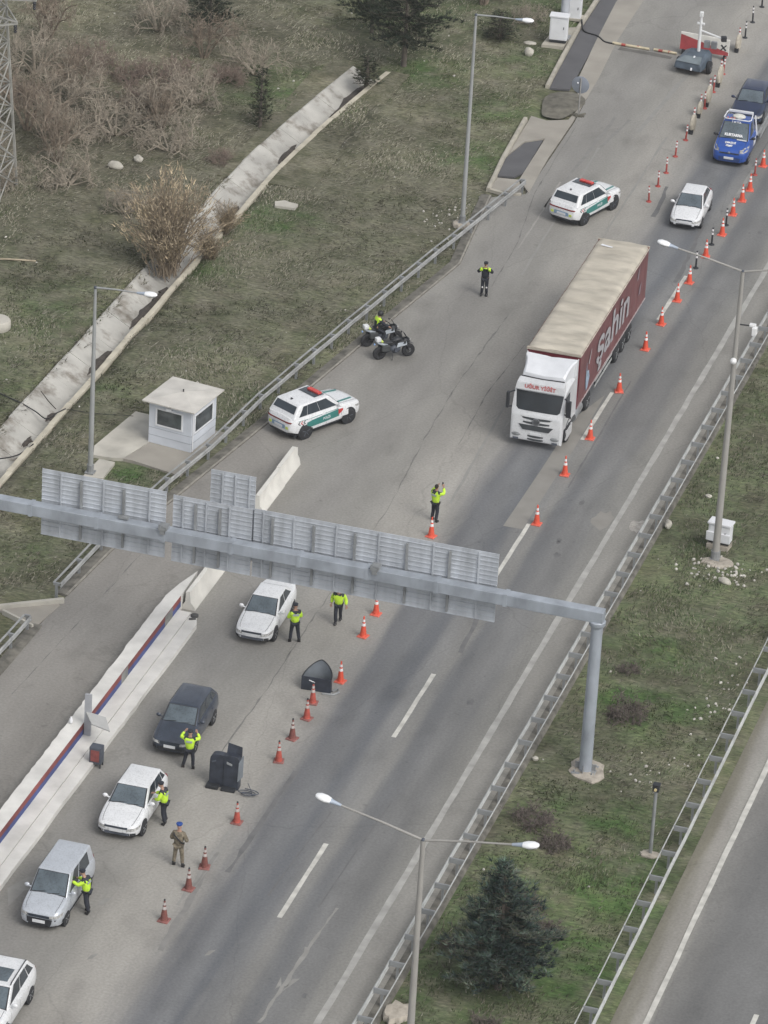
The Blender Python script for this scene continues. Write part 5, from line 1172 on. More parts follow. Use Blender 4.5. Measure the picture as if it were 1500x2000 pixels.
# ------------------------------------------------------------------ motorcycles
bike_w = mat("bike_white", (0.66, 0.67, 0.68), .35, var=.1, scale=4, coat=.3)
def motorcycle(label, loc, rz):
    t = thing('motorcycle', label, 'motorcycle', loc, rz, 'white police motorcycles')
    for y in (-.75, .75):
        w_ = bpy.data.objects.new('wheel', None); C.objects.link(w_); w_.parent = t; w_.location = (0, y, .33)
        MB().lathe([(.22, -.06), (.28, -.075), (.325, -.05), (.335, 0), (.325, .05), (.28, .075), (.22, .06)], 24, (0, 0, 0), 'X').build('tyre', tyre_rubber, w_, 60)
        mb = MB(); mb.lathe([(.225, -.05), (.235, -.05), (.235, .05), (.20, .05), (.20, -.05)], 20, (0, 0, 0), 'X')
        for k in range(6): a = k * math.pi / 3; mb.bar((0, 0, 0), (0, .21 * math.cos(a), .21 * math.sin(a)), .04, .03)
        mb.lathe([(.13, -.06), (.13, -.05)], 16, (0, 0, 0), 'X'); mb.build('rim', alloy, w_)
    mb = MB()
    for sx in (-.11, .11): mb.tube([(sx, -.75, .33), (sx * .95, -.48, .92)], .03, 8); mb.tube([(sx, .75, .33), (sx, .15, .42)], .035, 6)
    mb.tube([(0, -.42, .95), (0, .1, .72), (0, .5, .78)], .06, 8); mb.build('frame', black_plastic, t, 60)
    mb = MB(); mb.ball((0, -.05, .48), (.20, .30, .22), 12, 8); mb.tube([(-.3, -.02, .5), (.3, -.02, .5)], .10, 10); mb.build('engine', grey_plastic, t, 60)
    def rg(y, z, w_, h): return [(w_ * math.cos(a), y, z + h * math.sin(a)) for a in [2 * math.pi * k / 14 for k in range(14)]]
    MB().loft([rg(-.80, .86, .05, .06), rg(-.70, .86, .14, .16), rg(-.50, .80, .22, .24), rg(-.25, .74, .20, .20), rg(-.05, .66, .16, .12)]).build('fairing', black_plastic, t, 60)
    for sx in (-1, 1): MB().loft([[(sx * .215, -.58, .70), (sx * .225, -.05, .62), (sx * .225, -.05, .66), (sx * .215, -.58, .74)], [(sx * .20, -.55, .84), (sx * .21, -.12, .80), (sx * .20, -.12, .84), (sx * .19, -.55, .88)]]).build('side_panel', mat('bike_silver_blue', (.42, .46, .50), .35, var=.1, coat=.3), t, 60)
    MB().loft([rg(-.35, .93, .12, .08), rg(-.15, .97, .17, .13), rg(.08, .92, .14, .10), rg(.16, .86, .10, .05)]).build('fuel_tank', black_plastic, t, 60)
    MB().loft([rg(.05, .86, .10, .05), rg(.3, .85, .16, .06), rg(.55, .91, .14, .06), rg(.72, .95, .10, .04)]).build('seat', black_plastic, t, 60)
    MB().loft([rg(.35, .74, .08, .08), rg(.6, .80, .12, .10), rg(.88, .90, .08, .06)]).build('tail', mat('bike_silver_blue', (.42, .46, .50)), t, 60)
    for sx in (-1, 1): MB().box((sx * .25, .52, .66), (.15, .42, .30)).build('pannier', mat("pannier_grey", (0.055, 0.06, 0.062), .5, var=.2), t, bevel=.05)
    MB().box((0, .85, 1.06), (.30, .26, .20)).build('top_box', bike_w, t, bevel=.05)
    mb = MB(); mb.tube([(-.40, -.32, 1.06), (-.2, -.42, 1.04), (.2, -.42, 1.04), (.40, -.32, 1.06)], .02, 6); mb.build('handlebar', black_plastic, t, 60)
    MB().loft([[(-.17, -.66, .98), (.17, -.66, .98), (.17, -.64, .98), (-.17, -.64, .98)], [(-.14, -.46, 1.30), (.14, -.46, 1.30), (.14, -.44, 1.30), (-.14, -.44, 1.30)]]).build('windscreen', mat("bike_screen", (.03, .035, .04), .15, var=.1), t)
    for sx in (-1, 1): MB().ball((sx * .36, -.50, 1.16), (.08, .03, .05), 8, 6).build('mirror', black_plastic, t, 60)
    MB().ball((0, -.80, .88), (.10, .05, .08), 10, 6).build('headlight', lamp_glass, t, 60)
    mb = MB(); mb.tube([(.14, .1, .38), (.2, .5, .40), (.2, .8, .46)], [.04, .05, .06], 8); mb.build('exhaust', alloy, t, 60)
    MB().loft([[(.09 * math.cos(a) if False else sx, -.75 + .40 * math.cos(a), .33 + .40 * math.sin(a)) for sx in (-.08, .08)] for a in [math.pi * (.2 + .6 * k / 8) for k in range(9)]], closed=False, caps=False).build('front_mudguard', black_plastic, t, 60)
    MB().ball((0, 1.03, .82), (.07, .04, .06), 8, 6).build('blue_beacon', mat("beacon_blue", (.25, .38, .62), .25), t, 60)
    MB().box((0, .70, 1.0), (.40, .10, .05)).build('yellow_trim', yel, t)
    MB().bar((-.12, .1, .35), (-.32, .2, .02), .03, .03).build('side_stand', black_plastic, t)
    return t
RB = math.atan2(.773, -.634)
motorcycle('white police motorcycle parked nearer the road, side on to us', (-15.68, 13.97, 0), RB)
motorcycle('white police motorcycle by the guardrail with a rider sitting on it', (-16.66, 15.15, 0), RB)

# ------------------------------------------------------------------ cones, delineators
cone_o = mat("cone_orange", (0.62, 0.085, 0.045), .5, var=.12, scale=5)
cone_d = mat("cone_dirty_red", (0.36, 0.07, 0.05), .7, var=.35, scale=6)
cone_dk = mat("cone_grimy", (0.17, 0.06, 0.05), .8, var=.35, scale=6)
refl = mat("reflective_white", (0.74, 0.72, 0.72), .4, var=.06)
refl_d = mat("reflective_dirty", (0.42, 0.39, 0.37), .6, var=.25, scale=8)
base_o = mat("cone_base_orange", (0.60, 0.12, 0.08), .6, var=.15, scale=6)
base_d = mat("cone_base_dirty", (0.22, 0.09, 0.08), .8, var=.35, scale=6)
def cone(label, x, y, kind, lean=0.0):
    body, rf2, bs = {'new': (cone_o, refl, base_o), 'worn': (cone_d, refl_d, base_d), 'grimy': (cone_dk, refl_d, base_d)}[kind]
    t = thing('traffic_cone', label, 'traffic cone', (x, y, .004), random.uniform(-.3, .3), 'traffic cones closing the lanes')
    t.rotation_euler = (lean, lean * .4, t.rotation_euler[2])
    MB().lathe([(.155, .05), (.15, .07), (.125, .25), (.095, .46), (.077, .58), (.068, .64), (.05, .76), (.04, .83), (.036, .88), (.02, .90)], 14).build('cone', body, t, 60)
    MB().box((0, 0, .03), (.44, .44, .05), taper=.9).build('base', bs, t, bevel=.012)
    for z0, z1 in ((.52, .64), (.71, .82)):
        r0 = np.interp(z0, [.46, .58, .64, .76, .83], [.095, .077, .068, .05, .04]) + .005; r1 = np.interp(z1, [.46, .58, .64, .76, .83], [.095, .077, .068, .05, .04]) + .005
        MB().lathe([(r0, z0), (r1, z1)], 14).build('reflective_band', rf2, t, 60)
    MB().lathe([(.034, .895), (.04, .92), (.03, .96), (.01, .97)], 8).build('tip', black_plastic if kind != 'new' else body, t, 60)
CONES = [(-4.54, 45.16, 'new', 'bright orange cone beside the front of the blue tow truck'), (-4.45, 41.6, 'new', 'bright orange cone just past the tow truck, first of the line towards us'), (-4.49, 40.0, 'new', 'bright orange cone second below the blue tow truck'), (-4.52, 37.98, 'new', 'bright orange cone beside the small older white car'),
    (-4.43, 35.17, 'new', 'bright orange cone level with the front of the small older white car'), (-4.55, 32.05, 'new', 'bright orange cone touching the lamp arm of the camera lamp post in view'), (-4.55, 28.49, 'new', 'bright orange cone at the upper end of the dash behind the lorry'), (-4.59, 26.09, 'new', 'bright orange cone halfway along the dash beside the lorry tail'),
    (-4.64, 22.99, 'new', 'bright orange cone at the lower end of the dash beside the lorry tail'), (-4.64, 19.79, 'new', 'bright orange cone beside the rear wheels of the lorry trailer'), (-4.63, 14.62, 'new', 'bright orange cone beside the middle of the lorry trailer'), (-4.6, 9.06, 'new', 'bright orange cone beside the lorry cab'),
    (-4.7, 4.89, 'new', 'bright orange cone on the pale patch ahead of the lorry'), (-4.58, -.44, 'new', 'bright orange cone at the corner of the pale patch nearest the gantry'), (-8.62, -3.47, 'new', 'bright orange cone at the feet of the filming officer'), (-8.73, -11.46, 'new', 'bright orange cone just below the gantry panels'),
    (-8.65, -13.58, 'new', 'bright orange cone near the officer walking under the gantry'), (-8.35, -17.75, 'new', 'bright orange cone at the right of the open grey shelter'), (-8.86, -19.95, 'worn', 'faded red cone directly in front of the open grey shelter'), (-8.68, -21.3, 'worn', 'faded red cone a step below the open grey shelter'),
    (-8.72, -23.11, 'grimy', 'grimy dark cone midway between the two dark shelters'), (-8.66, -25.07, 'worn', 'faded red cone just above the black double shelter'), (-8.68, -30.31, 'worn', 'faded red cone just below the black double shelter'), (-8.76, -33.99, 'grimy', 'grimy dark cone beside the soldier'),
    (-8.8, -35.75, 'grimy', 'grimy dark cone on the erased marking below the soldier'), (-8.92, -38.24, 'grimy', 'grimy dark cone last of the line at the bottom left')]
for x, y, k, lb in CONES: cone(lb, x, y, k, random.uniform(-.02, .02))
dl_red = mat("delineator_red", (0.33, 0.06, 0.05), .6, var=.25, scale=6)
def delineator(label, x, y, h=.95, red=True, lean=(0, 0)):
    t = thing('delineator', label, 'delineator', (x, y, .002), 0, 'flexible lane delineator posts'); t.rotation_euler = (lean[0], lean[1], 0)
    MB().lathe([(.15, 0), (.14, .04), (.05, .06), (.045, h * .55), (.04, h)], 10).build('post', dl_red if red else black_plastic, t, 50)
    for z0, z1 in ((h * .60, h * .72), (h * .80, h * .92)): MB().lathe([(.05, z0), (.05, z1)], 10).build('reflective_band', refl, t, 50)
D = [(-9.0, 37.89, 'dark red delineator nearest the lorry in the plaza row'), (-9.06, 40.12, 'dark red delineator second from the lower end of the plaza row'), (-9.1, 42.08, 'dark red delineator third from the lower end of the plaza row'), (-9.2, 44.52, 'dark red delineator fourth from the lower end of the plaza row'), (-9.24, 47.02, 'red and white delineator just below the beige weight discs'),
    (-9.38, 51.98, 'red and white delineator between the two middle beige discs'), (-9.5, 54.58, 'red and white delineator below the disc nearest the barrier trailer'), (-9.63, 57.49, 'red and white delineator beside the red and white barrier board'), (-9.78, 63.61, 'striped delineator right of the topmost disc, beyond the barrier board'), (-9.94, 66.24, 'striped delineator second from the top edge of the photo'), (-10.01, 68.95, 'striped delineator at the top edge of the photo')]
for i, (x, y, lb) in enumerate(D): delineator(lb, x, y, .9 if i < 5 else 1.0, i < 8, (random.uniform(-.05, .05), random.uniform(-.06, .06)))
for x, y, lb in ((-4.67, 43.79, 'slim delineator in the cone line beside the tow truck bumper'), (-4.53, 36.51, 'slim striped delineator in the cone line by the small older white car'), (-4.63, 33.72, 'slim striped delineator in the cone line below the small older white car'), (-4.68, 30.45, 'slim striped delineator in the cone line near the lorry tail')): delineator(lb, x, y, .95, y > 40)
disc_m = mat("beige_disc", (0.40, 0.365, 0.30), .85, var=.25, scale=5, detail=7)
for x, y, h, lb in ((-9.2, 48.4, .5, 'worn beige weight disc on edge at the lower end of the disc row'), (-9.39, 50.83, .42, 'small beige weight disc on edge, second from the lower end'), (-9.35, 52.74, .55, 'beige weight disc on edge in the middle of the row'), (-9.46, 55.87, .55, 'beige weight disc on edge nearest the barrier trailer'), (-9.72, 61.52, .48, 'beige weight disc on edge beyond the barrier board')):
    t = thing('weight_disc', lb, 'weight disc', (x, y, 0), .0, 'beige weight discs along the delineators')
    MB().lathe([(.1, -.09), (h * .9, -.09), (h, -.05), (h, .05), (h * .9, .09), (.1, .09)], 20, (0, 0, h * .98), 'X', (1, 1, 1)).build('disc', disc_m, t, 40)
    MB().lathe([(.07, .1), (.05, h * 1.8), (.045, h * 1.8 + .45)], 8, (0, .12, 0)).build('post', dl_red, t)
    for zz in (h * 1.8 + .05, h * 1.8 + .27): MB().lathe([(.06, zz), (.055, zz + .12)], 8, (0, .12, 0)).build('reflective_band', refl, t)
    MB().box((0, -h * .75, .12), (.22, .2, .24)).build('chock', black_plastic, t)

# ------------------------------------------------------------------ barrier trailer and lowered pole at the top
bt = thing('barrier_trailer', 'dark blue barrier trailer with a white mast and a red and white board', 'trailer', (-11.2, 57.2, 0))
tb_m = mat("trailer_blue", (0.075, 0.098, 0.125), .45, var=.3, scale=2.5)
mb = MB(); mb.loft([[(-1.05, -.75, .35), (.55, -.95, .35), (.8, .75, .35), (-.8, .85, .35)], [(-1.0, -.7, .75), (.5, -.9, .75), (.78, .7, .95), (-.75, .8, .95)], [(-.55, -.25, 1.0), (.45, -.3, 1.05), (.6, .6, 1.2), (-.4, .65, 1.15)]]); mb.build('body', tb_m, bt, bevel=.06)
MB().plate((-.98, -.73, .78), (.46, -.92, .78), (.42, -.36, 1.03), (-.55, -.3, .99), .02).build('hatch', mat("trailer_grey", (0.16, 0.19, 0.205), .4, var=.2), bt)
MB().bar((-.02, -.95, .4), (0, -.35, 1.06), .09, .04).build('stripe', trim, bt)
wheel(bt, .80, .05, .36, .24, 1); wheel(bt, -.95, .1, .36, .24, -1)
MB().tube([(.05, .35, .8), (.05, .35, 3.35)], [.10, .07], 10).build('mast', mat("mast_white", (0.66, 0.67, 0.67), .5, var=.08), bt, 50)
mb = MB(); mb.box((.05, .35, 2.75), (.45, .12, .12)); mb.box((.05, .35, 3.3), (.2, .2, .3)); mb.build('mast_head', mat("mast_white", (0.66, 0.67, 0.67)), bt, bevel=.03)
MB().tube([(.1, .35, 2.35), (1.35, .25, 2.1)], .055, 8).build('boom', mat("mast_white", (0.66, 0.67, 0.67)), bt, 50)
MB().box((1.45, .23, 2.1), (.3, .25, .3), .4).build('boom_end', black_plastic, bt, bevel=.04)
for x in (.42, .82): 
    MB().box((x, .75, 1.45), (.34, .2, .42)).build('lamp_box', mat("lamp_box_grey", (0.24, 0.25, 0.26), .5, var=.2), bt, bevel=.03)
mb = MB(); mb.bar((1.1, 1.35, 1.3), (1.4, 1.3, 1.0), .1, .05); mb.bar((1.4, 1.35, 1.3), (1.1, 1.3, 1.0), .1, .05); mb.build('bracket', black_plastic, bt)
bd = thing('barrier_board', 'red and white painted barrier board standing behind the dark trailer', 'barrier board', (-11.27, 59.6, 0))
x0, x1 = -1.42, 1.42
MB().loft([[(x0, .0, .28), (x1, .0, .28), (x1, .10, .28), (x0, .10, .28)], [(x0, .12, 1.28), (x1, .12, 1.20), (x1, .22, 1.20), (x0, .22, 1.28)]]).build('board', mat("board_white", (0.58, 0.57, 0.53), .7, var=.12, scale=2), bd, bevel=.03)
o = .035
def by(z): return (z - .28) * .12 - .006
MB().add([(x0 + .02, by(.29), .29), (x1 - .02, by(.29), .29), (x1 - .02, by(.48), .48), (.2, by(.78), .78), (x0 + .02, by(1.16), 1.16)], [(0, 1, 2, 3, 4)]).build('red_panel', mat("board_red", (0.32, 0.05, 0.055), .7, var=.2, scale=2), bd)
mb = MB()
for x in (-1.2, 1.2): mb.box((x, .1, .15), (.12, .5, .3))
mb.build('foot', black_plastic, bd)
pole_m = mat("striped_pole_cream", (0.50, 0.44, 0.31), .7, var=.2, scale=3)
for xa, xb_, lb in ((-16.5, -14.35, 'longer cream pole lying across the plaza left of the barrier trailer'), (-14.1, -12.75, 'shorter cream pole lying against the barrier trailer')):
    t = thing('barrier_pole', lb, 'pole', ((xa + xb_) / 2, 59.35, .08)); h_ = (xb_ - xa) / 2
    MB().tube([(-h_, .05, 0), (h_, -.03, 0)], .08, 8).build('tube', pole_m, t, 50)
    for x in (-h_ * .4, h_ * .45): MB().tube([(x - .12, 0, .0), (x + .12, 0, .0)], .083, 8).build('red_band', dl_red, t, 50)
cable([(-19.0, 61.9, .2), (-18.5, 60.6, .05), (-17.6, 60.2, .03), (-17.0, 59.5, .03), (-16.4, 59.35, .06)], .05, 'dark cable running from the kerb to the cream poles')
mb = MB(); ribbon(mb, [(-16.0, 58.9), (-12.9, 58.7)], .5, jit=.1, step=.4); structure('dark_joint', mb, mat("tar_joint", (0.12, 0.115, 0.105), .9, var=.2, scale=2, world=True))  # broad dark joint strip across the plaza

# ------------------------------------------------------------------ shelters in the coned-off lane
sh_m = mat("shelter_black_blue", (0.030, 0.036, 0.050), .5, var=.35, scale=3)
sh_in = mat("shelter_grey_lining", (0.17, 0.19, 0.21), .6, var=.2, scale=2)
s1 = thing('open_shelter', 'open dark grey shell shelter with a pointed arched back among the cones', 'shelter', (-9.05, -18.9, 0), math.radians(4))
n = 24; rim = []; outer = []; inner = []
for i in range(n + 1):
    a = math.pi * i / n; x = -.63 * math.cos(a); yv = .85 * math.sin(a) ** .8; h = .62 + .40 * (1 - abs(math.cos(a)) ** 1.3)
    outer.append([(x, yv, 0), (x * .99, yv * 1.03, h)]); inner.append([(x * .93, yv * .93, 0.05), (x * .94, yv * .97, h - .005)])
q = MB(); q.loft(outer, closed=False, caps=False); q.build('shell', sh_m, s1, 60)
q = MB(); q.loft(inner, closed=False, caps=False); q.build('lining', sh_in, s1, 60)
q = MB(); q.tube([(p[1][0] * .97, p[1][1] * .985, p[1][2]) for p in outer], .03, 6); q.build('rim', black_plastic, s1, 60)
MB().box((0, -.03, .32), (1.27, .05, .62)).build('front_panel', sh_m, s1, bevel=.01)
MB().bar((-.3, -.075, .5), (-.05, -.075, .42), .03, .03).build('strap', trim, s1)
mb = MB(); mb.tube([(.66, .1, .04), (.85, .4, .04), (.95, .1, .04), (.8, -.15, .04), (.3, -.2, .03)], .05, 6); mb.build('ground_rope', galv, s1, 60)
s2 = thing('double_shelter', 'black double shield shelter with rounded tops beside the navy car', 'shelter', (-10.05, -27.95, 0), math.radians(3))
s2.scale = (.84, .85, 1.0)
def shield(x, w_, h, dy, nm):
    q = MB(); out = []; inner_ = 1 if x < 0 else -1
    for (u, z) in ((-1, 0), (-1, h * .78), (-.93, h * .90), (-.7, h * .97), (-.3, h), (.3, h), (.75, h * .97), (.95, h * .91), (1, h * .80), (1, 0)): out.append((x + u * w_ / 2, (h * .985 if z > h * .5 else z) if u * inner_ > .6 else z))
    q.loft([[(a_, dy + .05 * z, z) for a_, z in out], [(a_, dy + .45 + .05 * z, z * .97) for a_, z in out]]); return q.build(nm, sh_m, s2, 30, bevel=.02)
shield(-.35, .76, 1.45, .02, 'shield'); shield(.36, .76, 1.5, -.03, 'shield')
MB().plate((.0, .5, 1.4), (.76, .44, 1.33), (.72, .58, 1.72), (.02, .62, 1.82), .04).build('top_flap', sh_m, s2)
MB().plate((.70, -.12, .45), (.80, .42, .45), (.80, .48, 1.4), (.71, .0, 1.25), .03).build('side_flap', sh_in, s2)
MB().plate((.15, -.10, 1.18), (.42, -.10, 1.12), (.42, -.085, 1.2), (.15, -.085, 1.28), .02).build('label_patch', galv, s2); MB().plate((-.6, -.02, 1.1), (-.4, -.02, 1.18), (-.4, -.01, 1.24), (-.6, -.01, 1.17), .02).build('label_patch', grey_plastic, s2)
mb = MB(); mb.box((-.5, -.05, .07), (.62, .5, .16)); mb.build('ballast_bag', black_plastic, s2, bevel=.05)
mb = MB(); mb.box((.30, -.12, .06), (.7, .42, .13)); mb.build('ballast_bag', black_plastic, s2, bevel=.05)
mb = MB(); mb.tube([(1.0 + .2 * math.cos(a) * (1 + .1 * a), -.55 + .16 * math.sin(a), .04 + .012 * a) for a in [k * .5 for k in range(30)]], .022, 5); mb.tube([(.85, -.1, .3), (1.0, -.2, .1), (1.15, -.45, .04)], .015, 5); tag(mb.build('cable_coil', grey_plastic, None, 60, (-9.95, -27.6, 0)), 'small coil of cable on the road beside the black double shelter', 'cable')

# ------------------------------------------------------------------ people
skin_m = mat("skin", (0.36, 0.22, 0.16), .6, var=.08, scale=8)
neon = mat("neon_jacket", (0.52, 0.78, 0.05), .6, var=.10, scale=6)
navy_cloth = mat("navy_cloth", (0.020, 0.023, 0.032), .85, var=.25, scale=6)
boot_m = mat("boot_black", (0.018, 0.018, 0.02), .5, var=.2, scale=6)
camo = mat("camouflage_cloth", (0.17, 0.145, 0.105), .9, var=.45, scale=9, detail=3)
yoke = mat("dark_yoke", (0.028, 0.032, 0.040), .8, var=.2, scale=6)
strip_m = mat("reflective_strip", (0.34, 0.38, 0.38), .4, var=.2, scale=8)
beret = mat("blue_beret", (0.02, 0.06, 0.24), .8, var=.15, scale=6)
hair = mat("dark_hair", (0.02, 0.017, 0.015), .8, var=.3, scale=10)
phone_m = mat("phone_black", (0.012, 0.012, 0.014), .3, var=.1)

def skinned(name, pts, edges, rad, root=0, sub=1):
    me = bpy.data.meshes.new(name); me.from_pydata([tuple(p) for p in pts], edges, [])
    o = bpy.data.objects.new(name, me); C.objects.link(o)
    md = o.modifiers.new("skin", 'SKIN'); md.use_smooth_shade = True
    sv = me.skin_vertices[0].data
    for i, r in enumerate(rad):
        sv[i].radius = r if hasattr(r, '__len__') else (r, r); sv[i].use_root = (i == root)
    if sub: m2 = o.modifiers.new("sub", 'SUBSURF'); m2.levels = sub; m2.render_levels = sub
    bpy.context.view_layer.update()
    out = bpy.data.meshes.new_from_object(o.evaluated_get(bpy.context.evaluated_depsgraph_get()))
    bpy.data.objects.remove(o); out.name = name
    return out
def join_meshes(name, meshes, mats):
    bm_ = bmesh.new()
    for k, me in enumerate(meshes):
        n0 = len(bm_.faces); bm_.from_mesh(me); bm_.faces.ensure_lookup_table()
    out = bpy.data.meshes.new(name); bm_.to_mesh(out); bm_.free()
    for mm in mats: out.materials.append(mm)
    out.polygons.foreach_set("use_smooth", [True] * len(out.polygons)); return out
def person(label, loc, rz, arms, legs=None, top=neon, yk=yoke, pants=navy_cloth, hat='cap', bow=0.0, sc=1.0, yoke_z=1.405, group='traffic officers in high visibility jackets', sit=False, knee_spots=False):
    """arms: per side (elbow, wrist); legs: per side (knee, ankle); metres, front towards -Y, +X is the person's left"""
    t = thing('person', label, 'person', loc, rz, group); t.scale = (sc,) * 3
    V3 = Vector; fwd = -bow
    J = {'pel': V3((0, 0, .95)), 'sp': V3((0, fwd * .25, 1.14)), 'ch': V3((0, fwd * .6, 1.34)), 'nk': V3((0, fwd * 1.0 - .0, 1.50)), 'hb': V3((0, fwd * 1.25 - .02, 1.60)), 'ht': V3((0, fwd * 1.6 - .02, 1.74 - abs(bow) * .15))}
    lg = legs or {-1: ((-.12, -.02, .50), (-.13, .03, .09)), 1: ((.12, -.02, .50), (.13, .03, .09))}
    pts = [J['pel'], J['sp'], J['ch'], J['nk'], J['hb'], J['ht']]; rad = [(.15, .11), (.145, .105), (.17, .115), .062, .075, .07]; ed = [(0, 1), (1, 2), (2, 3), (3, 4), (4, 5)]
    jk_p = [J['pel'] + V3((0, 0, -.08)), J['sp'], J['ch'], J['nk'] - V3((0, 0, .015))]; jk_r = [(.20, .16), (.20, .16), (.215, .155), (.085, .085)]; jk_e = [(0, 1), (1, 2), (2, 3)]
    tr_p = [J['pel'] + V3((0, 0, .04))]; tr_r = [(.165, .125)]; tr_e = []
    boots = []; hands = []
    for sg in (-1, 1):
        hip = V3((sg * .095, 0, .90)); kn, an = V3(lg[sg][0]), V3(lg[sg][1]); toe = an + V3((sg * .02, -.15, -.045))
        i0 = len(pts); pts += [hip, kn, an, toe]; rad += [.088, .06, .045, .04]; ed += [(0, i0), (i0, i0 + 1), (i0 + 1, i0 + 2), (i0 + 2, i0 + 3)]
        k0 = len(tr_p); tr_p += [hip, kn, an + V3((0, 0, .03))]; tr_r += [.108, .083, .072]; tr_e += [(0, k0), (k0, k0 + 1), (k0 + 1, k0 + 2)]
        boots.append(skinned('boot', [an + V3((0, .0, .16)), an + V3((0, .02, 0)), an + V3((sg * .01, -.10, -.035)), toe + V3((0, -.02, 0))], [(0, 1), (1, 2), (2, 3)], [.062, .066, .058, .045], 1))
        el, wr = V3(arms[sg][0]), V3(arms[sg][1]); sh = J['ch'] + V3((sg * .185, 0, .085)); d = (wr - el).normalized(); palm = wr + d * .085
        i0 = len(pts); pts += [sh, el, wr, palm]; rad += [.065, .048, .034, (.042, .026)]; ed += [(2, i0), (i0, i0 + 1), (i0 + 1, i0 + 2), (i0 + 2, i0 + 3)]
        k0 = len(jk_p); jk_p += [sh, el, wr - d * .015]; jk_r += [.10, .086, .066]; jk_e += [(2, k0), (k0, k0 + 1), (k0 + 1, k0 + 2)]
        side = d.cross(V3((0, 0, 1)) if abs(d.z) < .9 else V3((0, 1, 0))).normalized(); nrm = side.cross(d)
        for f, L in ((-1.5, .078), (-.5, .09), (.5, .085), (1.5, .068)):
            b0 = palm + side * f * .021 - d * .01; p1 = b0 + d * L * .5; p2 = p1 + (d * .8 - nrm * .5).normalized() * L * .3; p3 = p2 + (d * .5 - nrm * .8).normalized() * L * .28
            hands.append(skinned('finger', [b0, p1, p2, p3], [(0, 1), (1, 2), (2, 3)], [.0095, .009, .0085, .007], 0, 0))
        b0 = wr + d * .035 + side * sg * .028; hands.append(skinned('thumb', [b0, b0 + (d * .7 + side * sg * .8).normalized() * .04, b0 + (d * .9 + side * sg * .5).normalized() * .075], [(0, 1), (1, 2)], [.012, .0105, .009], 0, 0))
    body = skinned('body', pts, ed, rad)
    hd = MB(); hc = J['hb'].lerp(J['ht'], .62); hd.ball(hc, (.078, .098, .115), 16, 12); hd.ball(hc + V3((0, -.10, -.01)), (.016, .022, .028), 8, 6); hd.ball(hc + V3((0, -.085, -.065)), (.035, .02, .012), 8, 6); hd.ball(hc + V3((0, -.05, -.085)), (.045, .045, .035), 8, 6)
    for sg in (-1, 1): hd.ball(hc + V3((sg * .08, .01, -.01)), (.012, .025, .035), 8, 6)
    o = bpy.data.objects.new('body', join_meshes('body', [body, hd.mesh('h', skin_m)] + hands, [skin_m])); C.objects.link(o); o.parent = t
    ey = MB()
    for sg in (-1, 1): ey.ball(hc + V3((sg * .032, -.088, .018)), (.014, .01, .008), 8, 6)
    ey.build('eyes', black_plastic, t, 60)
    jm = skinned('jacket', jk_p, jk_e, jk_r); jm.materials.append(top); jm.materials.append(yk)
    zc = yoke_z
    for p in jm.polygons:
        c = p.center
        if c.z > zc and abs(c.x) < .25: p.material_index = 1
    oj = bpy.data.objects.new('jacket', jm); C.objects.link(oj); oj.parent = t
    tm = skinned('trousers', tr_p, tr_e, tr_r); tm.materials.append(pants); ot = bpy.data.objects.new('trousers', tm); C.objects.link(ot); ot.parent = t
    for bm_ in boots:
        bm_.materials.append(boot_m); ob = bpy.data.objects.new('boot', bm_); C.objects.link(ob); ob.parent = t
    if top is neon:
        MB().box(J['ch'] + V3((0, .165, .0)), (.26, .02, .085), rx=0).build('back_patch', strip_m, t)
        for z in (1.02,):
            pass
    if hat == 'cap':
        MB().lathe([(.10, -.02), (.104, .02), (.114, .045), (.095, .068), (.02, .076)], 16, hc + V3((0, .0, .045))).build('cap', navy_cloth, t, 60); MB().ball(hc + V3((0, -.10, .05)), (.075, .06, .012), 12, 6).build('cap_peak', boot_m, t, 60)
    elif hat == 'beret':
        MB().lathe([(.092, 0), (.098, .035), (.125, .06), (.115, .09), (.03, .105)], 16, hc + V3((.008, .0, .045))).build('beret', beret, t, 60)
    elif hat == 'helmet':
        MB().ball(hc + V3((0, .005, .01)), (.135, .155, .15), 16, 10).build('helmet', boot_m, t, 60); MB().ball(hc + V3((0, -.075, .0)), (.095, .085, .05), 12, 8).build('visor', glass, t, 60)
    else:
        MB().ball(hc + V3((0, .022, .022)), (.086, .098, .108), 14, 8).build('hair', hair, t, 60)
    if knee_spots:
        for sg in (-1, 1): MB().ball(V3(lg[sg][0]) + V3((0, -.078, .0)), (.045, .02, .045), 8, 6).build('knee_reflector', refl, t, 60)
    return t
def face_dir(x, y): return math.atan2(x, -y)
DOWN = {-1: ((-.26, .03, 1.16), (-.27, -.06, .92)), 1: ((.26, .03, 1.16), (.27, -.06, .92))}
S = 1.03
# P1: writes notes at the window of the white saloon, back to us
person('officer in neon jacket seen from behind at the window of the white saloon', (-11.22, -15.2, 0), face_dir(-.55, 1), {-1: ((-.27, -.06, 1.14), (-.14, -.30, 1.16)), 1: ((.27, -.05, 1.13), (.16, -.32, 1.14))}, {-1: ((-.15, -.03, .50), (-.2, .05, .09)), 1: ((.14, -.02, .50), (.17, .0, .09))}, sc=S)
# P2: walks towards us, head bowed
person('officer in neon jacket walking towards us with bowed head under the gantry', (-10.0, -12.9, 0), face_dir(.12, -1), {-1: ((-.29, .06, 1.17), (-.30, -.02, .93)), 1: ((.29, .02, 1.17), (.33, -.08, .94))}, {-1: ((-.09, -.12, .50), (-.08, -.10, .09)), 1: ((.08, .03, .52), (.06, .28, .14))}, bow=.13, sc=S)
